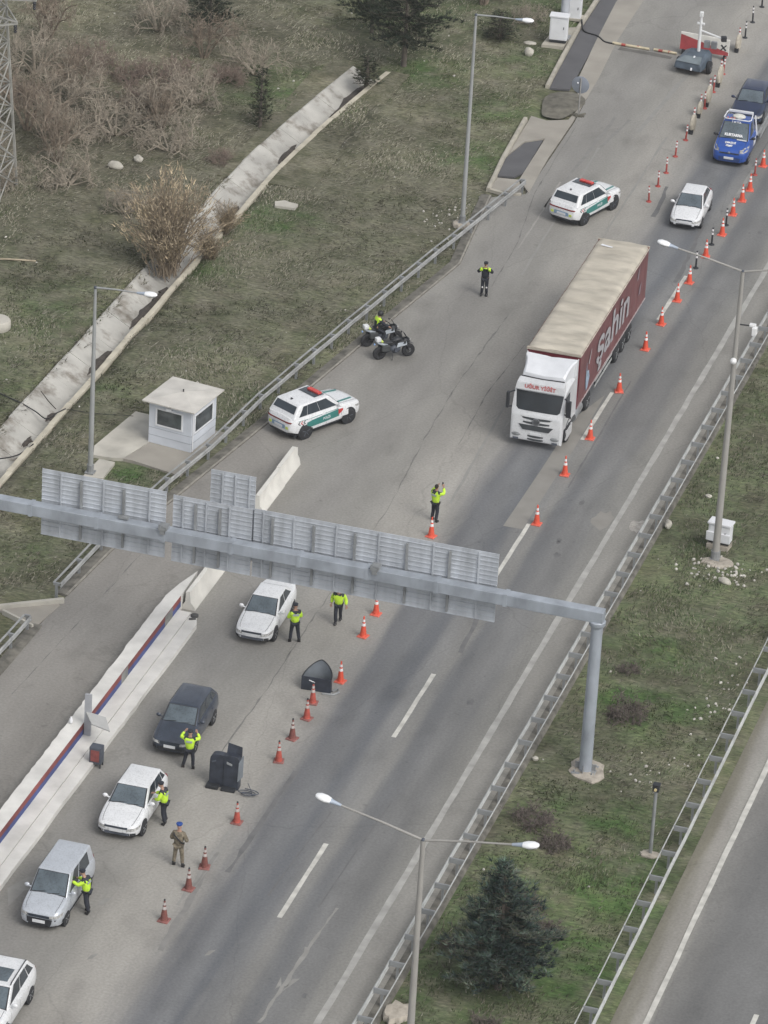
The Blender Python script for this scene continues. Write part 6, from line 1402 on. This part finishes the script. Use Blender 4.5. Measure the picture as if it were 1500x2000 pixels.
# P3: both arms raised
person('officer in neon jacket raising both arms in front of the navy car', (-11.83, -27.0, 0), face_dir(-.12, 1), {-1: ((-.40, -.06, 1.42), (-.26, -.20, 1.62)), 1: ((.40, -.06, 1.42), (.26, -.20, 1.62))}, {-1: ((-.15, -.03, .50), (-.17, .04, .09)), 1: ((.17, -.03, .50), (.25, .02, .09))}, sc=.98)
# P4: leans at the hatchback
person('officer in neon jacket with dark cap leaning at the window of the white hatchback', (-11.33, -31.45, 0), face_dir(-1, .1), {-1: ((-.25, -.22, 1.18), (-.12, -.46, 1.18)), 1: ((.28, -.12, 1.16), (.14, -.34, 1.06))}, {-1: ((-.11, -.05, .50), (-.12, .04, .09)), 1: ((.12, .0, .50), (.14, .12, .09))}, bow=.10, sc=S)
# P5: reaches into the van
person('officer in neon jacket reaching an arm to the window of the silver van', (-11.85, -38.8, 0), face_dir(-1, .15), {-1: ((-.27, -.25, 1.22), (-.20, -.52, 1.24)), 1: ((.30, -.20, 1.26), (.24, -.50, 1.34))}, {-1: ((-.10, -.05, .50), (-.10, .04, .09)), 1: ((.12, .04, .50), (.12, .16, .09))}, bow=.12, sc=S)
# soldier
sd = person('soldier in camouflage with a blue beret and a slung rifle strap, seen from behind', (-9.74, -34.3, 0), face_dir(.05, 1), {-1: ((-.32, -.02, 1.12), (-.16, -.26, 1.10)), 1: ((.32, -.02, 1.12), (.16, -.26, 1.10))}, {-1: ((-.14, -.02, .50), (-.19, .04, .09)), 1: ((.14, -.02, .50), (.17, .02, .09))}, top=camo, yk=camo, pants=camo, hat='beret', sc=1.06, group='')
MB().tube([(.20, .02, 1.44), (.12, .17, 1.40), (-.02, .19, 1.28), (-.16, .16, 1.12), (-.22, .02, 1.04)], .028, 6).build('sling', boot_m, sd, 60)
# P7: films with a phone
p7 = person('officer in neon jacket filming the lorry with a raised phone, cone at his feet', (-8.9, -2.0, 0), face_dir(.45, 1), {1: ((.36, -.16, 1.30), (.22, -.30, 1.56)), -1: ((-.37, -.10, 1.44), (-.20, -.24, 1.66))}, {-1: ((-.10, -.03, .50), (-.11, .04, .09)), 1: ((.12, -.02, .50), (.17, -.02, .09))}, sc=S, hat='hair')
ph = thing('phone', 'small dark phone held up by the filming officer', 'phone', (-8.9 + .17, -2.0 + .42, 1.73), face_dir(.45, 1)); MB().box((0, 0, 0), (.085, .018, .16)).build('case', phone_m, ph, bevel=.004); MB().box((0, .012, 0), (.075, .004, .145)).build('screen', hut_glass, ph)
# P8: dark uniform, hands at face
person('officer in dark uniform with neon shoulders holding both hands to the face', (-13.65, 22.75, 0), face_dir(.2, -1), {-1: ((-.36, -.10, 1.28), (-.12, -.22, 1.56)), 1: ((.36, -.10, 1.28), (.12, -.22, 1.56))}, {-1: ((-.10, -.04, .50), (-.13, .03, .09)), 1: ((.10, -.04, .50), (.11, .03, .09))}, top=navy_cloth, yk=neon, pants=navy_cloth, hat='cap', sc=S, yoke_z=1.40, group='', knee_spots=True)
# rider on the rear motorcycle
d = Vector((.773, .634)); rp_ = Vector((-16.66, 15.15)) - d * .28
rd = person('motorcycle officer in black helmet sitting on the farther motorcycle', (rp_.x, rp_.y, .02), RB, {-1: ((-.33, -.24, 1.22), (-.36, -.50, 1.08)), 1: ((.33, -.24, 1.22), (.36, -.50, 1.08))}, {-1: ((-.26, -.36, .72), (-.30, -.16, .34)), 1: ((.26, -.36, .72), (.30, -.16, .34))}, top=navy_cloth, yk=neon, pants=navy_cloth, hat='helmet', bow=.10, sc=.98, yoke_z=1.30, group='')

# ------------------------------------------------------------------ vegetation
def leaf_mesh(name, P0, P1, P2, col, m_):
    n = len(P0); v = np.stack([P0, P1, P2], 1).reshape(-1, 3).astype(np.float32)
    me = bpy.data.meshes.new(name); me.vertices.add(3 * n); me.vertices.foreach_set("co", v.ravel())
    me.loops.add(3 * n); me.loops.foreach_set("vertex_index", np.arange(3 * n, dtype=np.int32))
    me.polygons.add(n); me.polygons.foreach_set("loop_start", np.arange(0, 3 * n, 3, dtype=np.int32)); me.polygons.foreach_set("loop_total", np.full(n, 3, dtype=np.int32))
    a = me.color_attributes.new("tint", 'FLOAT_COLOR', 'POINT'); c = np.concatenate([np.repeat(col, 3, 0), np.ones((3 * n, 1))], 1).astype(np.float32); a.data.foreach_set("color", c.ravel())
    me.materials.append(m_); me.update(); me.validate(); return me
def tint_mat(name, rough=.9, trans=0.0):
    M = bpy.data.materials.new(name); M.use_nodes = True; N = M.node_tree.nodes; b = N["Principled BSDF"]; b.inputs["Roughness"].default_value = rough; b.inputs["Specular IOR Level"].default_value = .2
    a = N.new("ShaderNodeAttribute"); a.attribute_name = "tint"
    g = N.new("ShaderNodeTexNoise"); g.inputs["Scale"].default_value = 1.7; g.inputs["Detail"].default_value = 3
    r = N.new("ShaderNodeValToRGB"); r.color_ramp.elements[0].color = (.72, .72, .72, 1); r.color_ramp.elements[1].color = (1.2, 1.2, 1.15, 1); r.color_ramp.elements[0].position = .35; r.color_ramp.elements[1].position = .65
    mx = N.new("ShaderNodeMixRGB"); mx.blend_type = 'MULTIPLY'; mx.inputs[0].default_value = 1
    L = M.node_tree.links; L.new(g.outputs["Fac"], r.inputs[0]); L.new(a.outputs["Color"], mx.inputs[1]); L.new(r.outputs[0], mx.inputs[2]); L.new(mx.outputs[0], b.inputs["Base Color"])
    return M
grass_m = tint_mat("grass_blades"); needle_m = tint_mat("pine_needles"); plume_m = tint_mat("dry_plumes"); twig_t = tint_mat("twig_bark")
def ground_z(x, y):
    if -30.3 < x < -29.5 and y < 34: return .06 - .58 * max(0, x + 30.1)
    if -30.3 < x < -28.0 and y < CH_Y1: return -.5
    e = np.clip((left_edge(np.array(y)) - .3 - x) / 1.6, 0, 1) + np.clip((x - 1.2) / 1.5, 0, 1) * np.clip((7.9 - x) / 1.2, 0, 1)
    return (.16 * mnoise.noise(Vector((x * .22, y * .22, 1.3))) + .09 * mnoise.noise(Vector((x * .7, y * .7, 4.1)))) * float(min(e, 1)) - .035

# turf: flattened dry stalks and short green blades (uncountable, one object)
def turf():
    nt_ = 90000
    x = RNG.uniform(-62, 8.0, nt_ * 4); y = RNG.uniform(-52, 92, nt_ * 4)
    # stay near what the photo shows: a sloping band
    ok = ((x < left_edge(y) - .45) | ((x > .95) & (x < 7.75)))
    ok &= ~((x > -30.12 + np.abs(.55 * np.sin(y * .8) * np.sin(y * 2.7 + 1) * (y < 33)) * RNG.random(len(x)) + np.maximum(0, (y - 33) / 16) ** 1.5 * 1.15) & (x < -27.95 + np.maximum(0, (y - 33) / 16) ** 1.5 * 1.15) & (y < CH_Y1)); ok &= ~((x > -25.6) & (x < -20) & (y > -2.1) & (y < 3.4)); ok &= ~((x > -24.9) & (x < -24) & (y > -4) & (y < 3))
    ok &= ~((x > -20.2) & (x < -18.7) & (y > 57) & (y < 61)); ok &= ~((x > -24.2) & (x < -21) & (y > -20) & (y < -15)); ok &= (x > -62 + (52 - y) * .27)
    ok &= ~((x < 0) & (y < -24))
    x, y = x[ok], y[ok]
    gN = np.array([mnoise.noise(Vector((a * .5, b * .5, 9))) for a, b in zip(x, y)]); keep = RNG.random(len(x)) < np.clip(.55 + gN * 1.1, .12, 1)
    x, y, gN = x[keep][:nt_], y[keep][:nt_], gN[keep][:nt_]
    zg, zs, zb = zone(x, y); z = np.array([ground_z(a, b) for a, b in zip(x, y)])
    n = len(x); B = 4
    X = np.repeat(x, B) + RNG.normal(0, .10, n * B); Y = np.repeat(y, B) + RNG.normal(0, .16, n * B); Z = np.repeat(z, B) - .01
    G = np.repeat(np.clip(zg + .10 + .25 * gN, 0, 1), B); Sx = np.repeat(zs, B)
    isg = RNG.random(n * B) < G * .9
    # lean follows slow swirls so the thatch looks combed by wind and snow
    ang = np.repeat(np.array([mnoise.noise(Vector((a * .16, b * .16, 3))) for a, b in zip(x, y)]) * 3.0 + .5, B) + RNG.normal(0, .55, n * B)
    ln = np.where(isg, RNG.uniform(.07, .17, n * B), RNG.uniform(.12, .34, n * B)); hgt = np.where(isg, ln * .9, ln * RNG.uniform(.12, .5, n * B))
    hl_ = np.sqrt(np.maximum(ln ** 2 - hgt ** 2, .0004)); wd = np.where(isg, .024, .022)
    dx, dy = np.cos(ang), np.sin(ang)
    P0 = np.stack([X - dy * wd, Y + dx * wd, Z], -1); P1 = np.stack([X + dy * wd, Y - dx * wd, Z], -1); P2 = np.stack([X + dx * hl_, Y + dy * hl_, Z + hgt], -1)
    pal_d = np.array([[.28, .262, .205], [.19, .18, .135], [.065, .062, .044], [.40, .38, .31], [.115, .116, .078]]); pal_g = np.array([[.060, .085, .036], [.085, .105, .05], [.05, .072, .034], [.11, .12, .065]])
    col = np.where(isg[:, None], pal_g[RNG.integers(0, 4, n * B)], pal_d[RNG.choice(5, n * B, p=[.26, .24, .24, .12, .14])])
    med = np.repeat(x > 0, B) & ~isg; col[med] = pal_d[RNG.choice(5, med.sum(), p=[.10, .34, .20, .02, .34])] * .85
    st = (RNG.random(n * B) < Sx * .5) & ~isg; col[st] = np.array([.27, .255, .20]) * RNG.uniform(.75, 1.15, (st.sum(), 1))
    o = bpy.data.objects.new('grass', leaf_mesh('grass', P0, P1, P2, col, grass_m)); C.objects.link(o); tag(o, kind='stuff')
turf()

# small pale stones and litter strewn over the turf (uncountable)
def litter():
    mb = MB(); r_ = random.Random(21); spots = []
    for _ in range(150):
        if r_.random() < .72: x, y = r_.uniform(-46, -17), r_.uniform(-8, 66)
        else: x, y = r_.uniform(1.2, 7.6), r_.uniform(-44, 22)
        if x < 0 and (x > left_edge(np.array(y)) - .6 or -30.5 < x < -27.8 or (-26 < x < -20 and -4 < y < 4)): continue
        spots.append((x, y, .02 + .07 * r_.random() ** 2.5))
    for _ in range(90): spots.append((r_.gauss(4.3, .8), r_.gauss(-1.6, .7), r_.uniform(.03, .1)))
    for _ in range(34): spots.append((r_.gauss(6.9, .5), r_.gauss(-13, 2.2), r_.uniform(.03, .09)))
    for _ in range(40): spots.append((r_.gauss(-17.6, .8), r_.gauss(31.5, 1.5), r_.uniform(.03, .09)))
    for _ in range(18): spots.append((r_.gauss(5.6, .9), r_.gauss(-20, 1.0), r_.uniform(.03, .09)))
    for x, y, s in spots:
        if x > 0 and not 1.0 < x < 7.7: continue
        z = ground_z(x, y); rg = []
        n = 6; rr_ = [r_.uniform(.6, 1.2) for _ in range(n)]
        for f, h in ((1, 0), (.85, .6), (.3, .9)): rg.append([(x + s * f * rr_[k] * math.cos(k * math.pi / 3), y + s * f * rr_[k] * 1.2 * math.sin(k * math.pi / 3), z + s * h) for k in range(n)])
        mb.loft(rg)
    o = mb.build('gravel', mat("pale_stone", (0.46, 0.44, 0.40), .9, var=.3, scale=1.5, world=True)); tag(o, kind='stuff')
litter()
def rock(label, x, y, r, seed, m_=None, rz=0.0, name='rock', slab=False):
    r_ = random.Random(seed); mb = MB(); mb.ball((0, 0, r[2] * .75), r, 12, 8)
    mb.v = [tuple(Vector(v) * (1 + .22 * mnoise.noise(Vector(v) * (1.6 / max(r)) + Vector((seed, 0, 0))))) for v in mb.v]
    o = mb.build(name, m_ or mat("pale_boulder", (0.42, 0.40, 0.35), .9, var=.2, scale=4, bump=.3), None, 35, (x, y, ground_z(x, y) - .02), rz); tag(o, label, name)
rock('pale rounded boulder on the grass below the top lamp, lower of the two', -20.4, 55.6, (.28, .24, .26), 3)
rock('flat pale stone on the grass below the top lamp, upper of the two', -20.85, 57.5, (.36, .24, .10), 4)
rock('pale block lying in the median left of the cabinet, by the guardrail', .98, 1.7, (.16, .28, .2), 5)
rock('long pale stone lying in the median below the tall lamp post footing', 4.63, -2.7, (.36, .2, .14), 6, None, -.5)
rock('small white stone in the median above the cabinet', 1.97, 5.4, (.16, .12, .1), 7)
rock('pale boulder among the bare bushes at the left', -36.0, 30.7, (.46, .28, .22), 8)
rock('small pale boulder right of the larger one among the bare bushes', -35.2, 32.1, (.26, .26, .2), 9)
rock('white stone in the median left of the gantry footing', .98, -20.9, (.14, .12, .1), 13)
tag(MB().prism([(-.55, -.35), (.5, -.45), (.62, .1), (.2, .25), (-.1, .45), (-.6, .2)], -.02, .14).build('broken_slab', concrete, None, None, (-26.2, 29.5, ground_z(-26.2, 29.5)), .2, .02), 'broken pale concrete slab lying in the grass right of the channel', 'slab')
tag(MB().lathe([(.62, 0), (.68, .08), (.68, .42), (.6, .52), (.1, .54)], 18).build('concrete_ring', concrete, None, 40, (-34.3, 9.4, ground_z(-34.3, 9.4))), 'round pale concrete well ring at the left edge of the photo', 'well ring')
tag(MB().tube([(-1.4, 0, .08), (0, .05, .1), (1.4, -.05, .08)], .05, 6).build('fallen_branch', mat("dead_wood", (.34, .29, .21), .9, var=.3), None, 50, (-36.8, 17.3, ground_z(-36.8, 17.3)), .35), 'long pale fallen branch on the grass at the left edge', 'branch')

def bark(name, col): return mat(name, col, .9, var=.3, scale=5)
BK_grey = bark("grey_bark", (.285, .25, .20)); BK_brown = bark("brown_bark", (.10, .085, .07)); BK_tan = bark("tan_bark", (.20, .16, .115))
def grow(r_, mbT, mbC, p, d, L, rad, lev, spread, up_, twigs, col):
    """recursive limb; thick levels go to the trunk mesh, fine ones to the crown"""
    n = 4; pts = [p]; q = p.copy(); dd = d.copy()
    for i in range(n):
        dd = (dd + Vector((r_.gauss(0, .16), r_.gauss(0, .16), r_.gauss(0, .10) + up_)) * (1 if lev else .5)).normalized(); q = q + dd * L / n; pts.append(q.copy())
    rr_ = [max(.009, rad * (1 - .62 * i / n)) for i in range(n + 1)]
    (mbT if lev < 2 else mbC).tube(pts, rr_, 5 if lev < 2 else 3, False)
    if lev >= 4 or L < .16: return
    k = twigs[min(lev, len(twigs) - 1)]
    for i in range(k):
        t = r_.uniform(.25, 1.0); j = min(n - 1, int(t * n)); b = pts[j].lerp(pts[j + 1], t * n - j)
        a = r_.uniform(0, 2 * math.pi); side = dd.cross(Vector((math.cos(a), math.sin(a), .3))).normalized()
        nd = (dd * (1 - spread) + side * spread * r_.uniform(.7, 1.5)).normalized()
        grow(r_, mbT, mbC, b, nd, L * r_.uniform(.45, .72), rad * .5, lev + 1, spread, up_, twigs, col)
def bare_shrub(label, loc, rz, h, seed, stems=6, spread=.5, lean=.5, bk=None, tw=None, name='bare_shrub', group='bare grey bushes on the upper left slope', rad=.075, up_=.02, twigs=(4, 4, 4, 1)):
    r_ = random.Random(seed); t = thing(name, label, 'shrub', loc, rz, group); T = MB(); K = MB()
    for i in range(stems):
        a = 2 * math.pi * (i + r_.random() * .8) / stems; d = Vector((math.cos(a) * lean * r_.uniform(.3, 1.3), math.sin(a) * lean * r_.uniform(.3, 1.3), 1)).normalized()
        grow(r_, T, K, Vector((math.cos(a) * .12, math.sin(a) * .12, -.05)), d, h * r_.uniform(.45, .75), rad * r_.uniform(.7, 1.2), 0, spread, up_, twigs, None)
    T.build('trunk', bk or BK_grey, t, 60); K.build('crown', tw or bk or BK_grey, t); KIDS[t.name] = list(t.children)
    return t
B1 = bare_shrub('bare grey shrub with wide fanned limbs left of centre on the upper slope', (-41.5, 37.0, 0), 0, 3.6, 1, 8, .55, .9)
B2 = bare_shrub('bare grey shrub with low sprawling limbs above the two pale boulders', (-37.6, 35.2, 0), 0, 2.6, 2, 9, .6, 1.5)
B3 = bare_shrub('bare brown upright shrub beside the lattice pylon', (-39.0, 30.0, 0), 0, 3.2, 3, 6, .45, .5, bark("mauve_bark", (.215, .175, .135)))
B4 = bare_shrub('low tangle of reddish brown bare twigs in the middle of the upper slope', (-39.2, 42.5, 0), 0, 1.8, 4, 12, .65, 1.6, bark("reddish_twigs", (.20, .155, .128)), None, 'bare_shrub', 'bare grey bushes on the upper left slope', .03)
for x in (B1, B2, B3, B4): pass
bpy.context.view_layer.update()
SHRUBS = [(B1, -44.6, 41.5, 1.1, 1.0, 'bare grey shrub at the top left, right of the pylon arms'), (B1, -35.0, 41.0, 2.3, .8, 'bare grey shrub in the middle of the slope, above the channel bend'), (B1, -43.2, 29.4, 4.0, .8, 'bare grey shrub hard against the lattice pylon'), (B1, -33.5, 46.5, 3.1, .8, 'bare grey shrub beside the upper end of the channel'), (B1, -40.6, 50.5, 5.2, 1.0, 'bare grey shrub near the top edge, left of the dark conifer'),
    (B2, -39.6, 33.0, .9, 1.0, 'sprawling bare grey shrub below the big fanned shrub'), (B2, -36.4, 38.2, 2.2, 1.1, 'sprawling bare grey shrub in the middle of the thicket'), (B2, -34.2, 34.2, 3.6, .9, 'sprawling bare grey shrub right of the small pale boulder'), (B2, -37.5, 27.6, 4.4, .9, 'sprawling bare grey shrub left of the golden bush'), (B2, -40.6, 26.3, 5.4, .8, 'sprawling bare grey shrub at the foot of the pylon'), (B2, -33.5, 25.4, 1.7, .7, 'sprawling bare grey twigs behind the golden bush'), (B2, -21.9, 60.6, 2.0, .6, 'bare grey twigs sticking out left of the top lamp post'),
    (B3, -42.0, 33.6, .6, 1.1, 'upright bare brown shrub right of the pylon'), (B3, -41.3, 39.6, 2.0, 1.0, 'upright bare brown shrub behind the big fanned shrub'), (B3, -45.8, 46.6, 3.0, 1.1, 'upright bare brown shrub near the top left corner'), (B3, -37.0, 47.8, 4.1, .9, 'upright bare brown shrub above the reddish thicket'), (B3, -25.0, 62.5, 5.0, 1.2, 'upright bare grey shrub right of the dark tree at the top edge'), (B3, -35.6, 36.6, 5.8, .8, 'upright bare brown shrub above the small pale boulder'),
    (B4, -37.0, 43.6, 1.0, 1.1, 'low reddish brown thicket right of the middle of the slope'), (B4, -41.9, 43.8, 2.2, 1.1, 'low reddish brown thicket left of the middle of the slope'), (B4, -38.0, 39.8, 3.3, .9, 'low reddish brown thicket below the others'), (B4, -43.9, 37.6, 4.2, .9, 'low reddish brown thicket right of the pylon at mid height'), (B4, -34.8, 44.6, 5.2, .9, 'low reddish brown thicket nearest the channel'), (B4, -31.2, 33.8, .4, .6, 'small low brown thicket just left of the channel')]
for src, x, y, rz, k, lb in SHRUBS: dup(src, (x, y, ground_z(x, y) - .02), rz, lb, 'bare grey bushes on the upper left slope', (k, k, k * .95))
for o in (B1, B2, B3, B4): o.location.z = ground_z(o.location.x, o.location.y) - .02
# dead brush in the median
M1 = bare_shrub('dead grey brown brush in the median right of the gantry column', (3.5, -16.0, 0), 0, 1.0, 11, 16, .6, 2.2, bark("dead_brush", (.115, .095, .085)), None, 'dead_brush', 'dead brush patches in the median', .02, -.03, (5, 4, 3, 1))
bpy.context.view_layer.update()
for x, y, rz, k, lb in ((2.2, -25.8, 1.2, 1.0, 'dead brush beside the guardrail just below the gantry footing'), (3.5, -27.2, 3.0, .8, 'dead brush with pale straw left of the short camera post'), (3.4, -32.4, 2.1, 1.1, 'dead brush behind the pine in the median'), (4.9, -33.6, 4.4, .8, 'dead grey brush at the right of the pine top'), (2.1, -35.8, 5.1, .8, 'dead brush between the guardrail and the pine'), (4.6, -41.0, .5, .8, 'dead brush at the foot of the pine'), (2.7, -12.2, 2.8, .6, 'small dead brush against the gantry column')):
    dup(M1, (x, y, -.03), rz, lb, 'dead brush patches in the median', (k, k, k * .8))

# golden dry bush by the channel
gb = thing('dry_bush', 'tall golden brown leafless bush leaning over the channel', 'shrub', (-29.0, 19.2, -.1))
r_ = random.Random(31); T = MB(); q0 = []; q1 = []; q2 = []; qc = []
for i in range(150):
    a = r_.uniform(0, 2 * math.pi); sp_r = min(1.15, abs(r_.gauss(0, .5)) + .08); lean_x = math.cos(a) * sp_r * .85 - .05; lean_y = math.sin(a) * sp_r * .8 + .18
    H_ = r_.uniform(2.2, 4.4) * (1 - .25 * sp_r); p = Vector((r_.gauss(0, .22), r_.gauss(0, .3), 0)); pts = [p]
    for k in range(1, 6):
        t_ = k / 5; pts.append(p + Vector((lean_x * H_ * t_ * (.6 + .5 * t_), lean_y * H_ * t_ * (.6 + .5 * t_), H_ * t_ * (1 - .16 * t_ * sp_r))) + Vector((r_.gauss(0, .06), r_.gauss(0, .06), 0)))
    T.tube(pts, [.018 * (1 - .7 * k / 5) + .004 for k in range(6)], 3, False)
    for k in range(46):
        t_ = r_.uniform(.16, 1.0) ** .8; j = min(4, int(t_ * 5)); b = pts[j].lerp(pts[j + 1], t_ * 5 - j) + Vector((r_.gauss(0, .10), r_.gauss(0, .10), r_.gauss(0, .06)))
        dr_ = (pts[j + 1] - pts[j]).normalized() + Vector((r_.gauss(0, .5), r_.gauss(0, .5), r_.gauss(.1, .3))); dr_.normalize(); sd_ = dr_.cross(Vector((r_.gauss(0, 1), r_.gauss(0, 1), .2))).normalized(); L = r_.uniform(.12, .30); wv = r_.uniform(.012, .024)
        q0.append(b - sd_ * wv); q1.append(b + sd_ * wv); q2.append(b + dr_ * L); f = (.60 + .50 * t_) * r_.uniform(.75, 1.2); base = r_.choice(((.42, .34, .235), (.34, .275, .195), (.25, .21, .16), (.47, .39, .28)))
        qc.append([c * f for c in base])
T.build('trunk', BK_tan, gb, 60)
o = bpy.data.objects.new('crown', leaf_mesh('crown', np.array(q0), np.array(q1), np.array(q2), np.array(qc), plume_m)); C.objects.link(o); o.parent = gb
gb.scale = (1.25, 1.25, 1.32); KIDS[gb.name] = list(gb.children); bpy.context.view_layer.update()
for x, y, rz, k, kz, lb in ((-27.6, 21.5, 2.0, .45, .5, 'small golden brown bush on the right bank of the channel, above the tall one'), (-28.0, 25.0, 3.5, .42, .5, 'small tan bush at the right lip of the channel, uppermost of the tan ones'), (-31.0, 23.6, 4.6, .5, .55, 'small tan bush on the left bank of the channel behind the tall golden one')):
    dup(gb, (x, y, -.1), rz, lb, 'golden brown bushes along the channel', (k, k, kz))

def conifer(name, label, loc, H_, R_, seed, tiers, dens, pal, group=None, skew=(0, 0), z0=.5, power=.8, nl=.30, tuft=11):
    r_ = np.random.default_rng(seed); t = thing(name, label, 'tree', loc, 0, group); T = MB()
    T.tube([(0, 0, -.1), (skew[0] * .3, skew[1] * .3, H_ * .5), (skew[0], skew[1], H_ * .97)], [.05 + .02 * H_, .03 + .012 * H_, .012], 7)
    A0 = []; A1 = []; A2 = []; CC = []
    for k in range(tiers):
        f = (k + r_.random() * .7) / tiers; z = z0 + (H_ * .96 - z0) * f
        Rr = R_ * (1 - f) ** power * r_.uniform(.72, 1.12) + .10
        if f < .12: Rr *= .75
        nb = max(4, int(dens * (1 - f * .6)))
        a0 = r_.uniform(0, 6.28)
        for i in range(nb):
            a = a0 + 2 * math.pi * i / nb + r_.normal(0, .25); R2 = Rr * r_.uniform(.6, 1.12)
            st = Vector((skew[0] * f, skew[1] * f, z)); en = st + Vector((math.cos(a) * R2, math.sin(a) * R2, R2 * r_.uniform(.10, .45) - .05 * R2 * R2))
            T.tube([st, st.lerp(en, .5) + Vector((0, 0, -.04 * R2)), en], [.026, .017, .008], 3, False)
            m_ = max(3, int(R2 * 9)); shade = r_.uniform(.7, 1.2); base = pal[r_.integers(0, len(pal))]
            for j in range(m_):
                s_ = .22 + .80 * (j + r_.random()) / m_; c = st.lerp(en, min(s_, 1.04)) + Vector((r_.normal(0, .09), r_.normal(0, .09), r_.normal(0, .05)))
                out = (en - st).normalized(); cc = r_.uniform(.75, 1.25)
                for _ in range(tuft):
                    d_ = (out * .9 + Vector((r_.normal(0, .75), r_.normal(0, .75), abs(r_.normal(0, .6)) + .15))).normalized(); sd_ = d_.cross(Vector((r_.normal(), r_.normal(), r_.normal()))).normalized(); L = nl * r_.uniform(.6, 1.15); w_ = .018 * r_.uniform(.7, 1.3)
                    A0.append(c - sd_ * w_); A1.append(c + sd_ * w_); A2.append(c + d_ * L); CC.append([q * shade * cc * r_.uniform(.85, 1.15) for q in base])
    T.build('trunk', BK_brown, t, 60)
    o = bpy.data.objects.new('crown', leaf_mesh('crown', np.array(A0), np.array(A1), np.array(A2), np.array(CC), needle_m)); C.objects.link(o); o.parent = t; KIDS[t.name] = list(t.children)
    return t
PINE = [(.070, .100, .086), (.098, .130, .110), (.054, .076, .070), (.150, .175, .138)]
conifer('pine_tree', 'dense dark blue green young pine in the median at the bottom of the photo', (4.25, -38.1, -.03), 5.7, 2.4, 5, 24, 16, PINE, None, (-.1, .1), .45, .72, .30, 12)
c2 = conifer('pine_tree', 'large dark spreading conifer at the top centre of the photo', (-26.4, 51.2, -.03), 6.0, 3.4, 6, 14, 12, [(.040, .052, .036), (.055, .066, .045), (.032, .042, .032)], 'dark conifers on the slope', (0, 0), 1.2, .55, .34, 7)
c3 = conifer('juniper', 'slim dark green juniper left of the channel in the upper slope', (-30.9, 39.4, -.03), 3.4, .75, 7, 14, 8, [(.045, .055, .036), (.060, .066, .042), (.036, .046, .030)], 'dark conifers on the slope', (0, 0), .25, .6, .22, 7)
bpy.context.view_layer.update()
dup(c2, (-37.6, 50.6, -.03), 2.0, 'dark green conifer cut by the top edge, left of the largest one', 'dark conifers on the slope', (.55, .55, .6))
dup(c2, (-29.6, 55.5, -.03), 4.0, 'dark green conifer at the top edge, just behind the largest one', 'dark conifers on the slope', (.7, .7, .6))
dup(c3, (-27.4, 47.4, -.03), 2.4, 'small dark juniper at the upper end of the channel', 'dark conifers on the slope', (1.3, 1.3, .55))
dup(c3, (-22.6, 57.4, -.03), 3.4, 'low dark juniper under the arm of the top lamp post', 'dark conifers on the slope', (1.6, 1.6, .5))


# ------------------------------------------------------------------ thin haze volume, added to lift the blacks
HAZE = 0.00018
hz_m = bpy.data.materials.new("veil_haze"); hz_m.use_nodes = True; N = hz_m.node_tree.nodes
for n_ in list(N):
    if n_.type != 'OUTPUT_MATERIAL': N.remove(n_)
pv = N.new("ShaderNodeVolumePrincipled"); pv.inputs["Color"].default_value = (.84, .86, .88, 1); pv.inputs["Density"].default_value = HAZE; pv.inputs["Anisotropy"].default_value = 0.2
hz_m.node_tree.links.new(pv.outputs[0], [n_ for n_ in N if n_.type == 'OUTPUT_MATERIAL'][0].inputs["Volume"])
tag(MB().box((0, 2000, 48.5), (7600, 6800, 102)).build('haze', hz_m), kind='stuff')
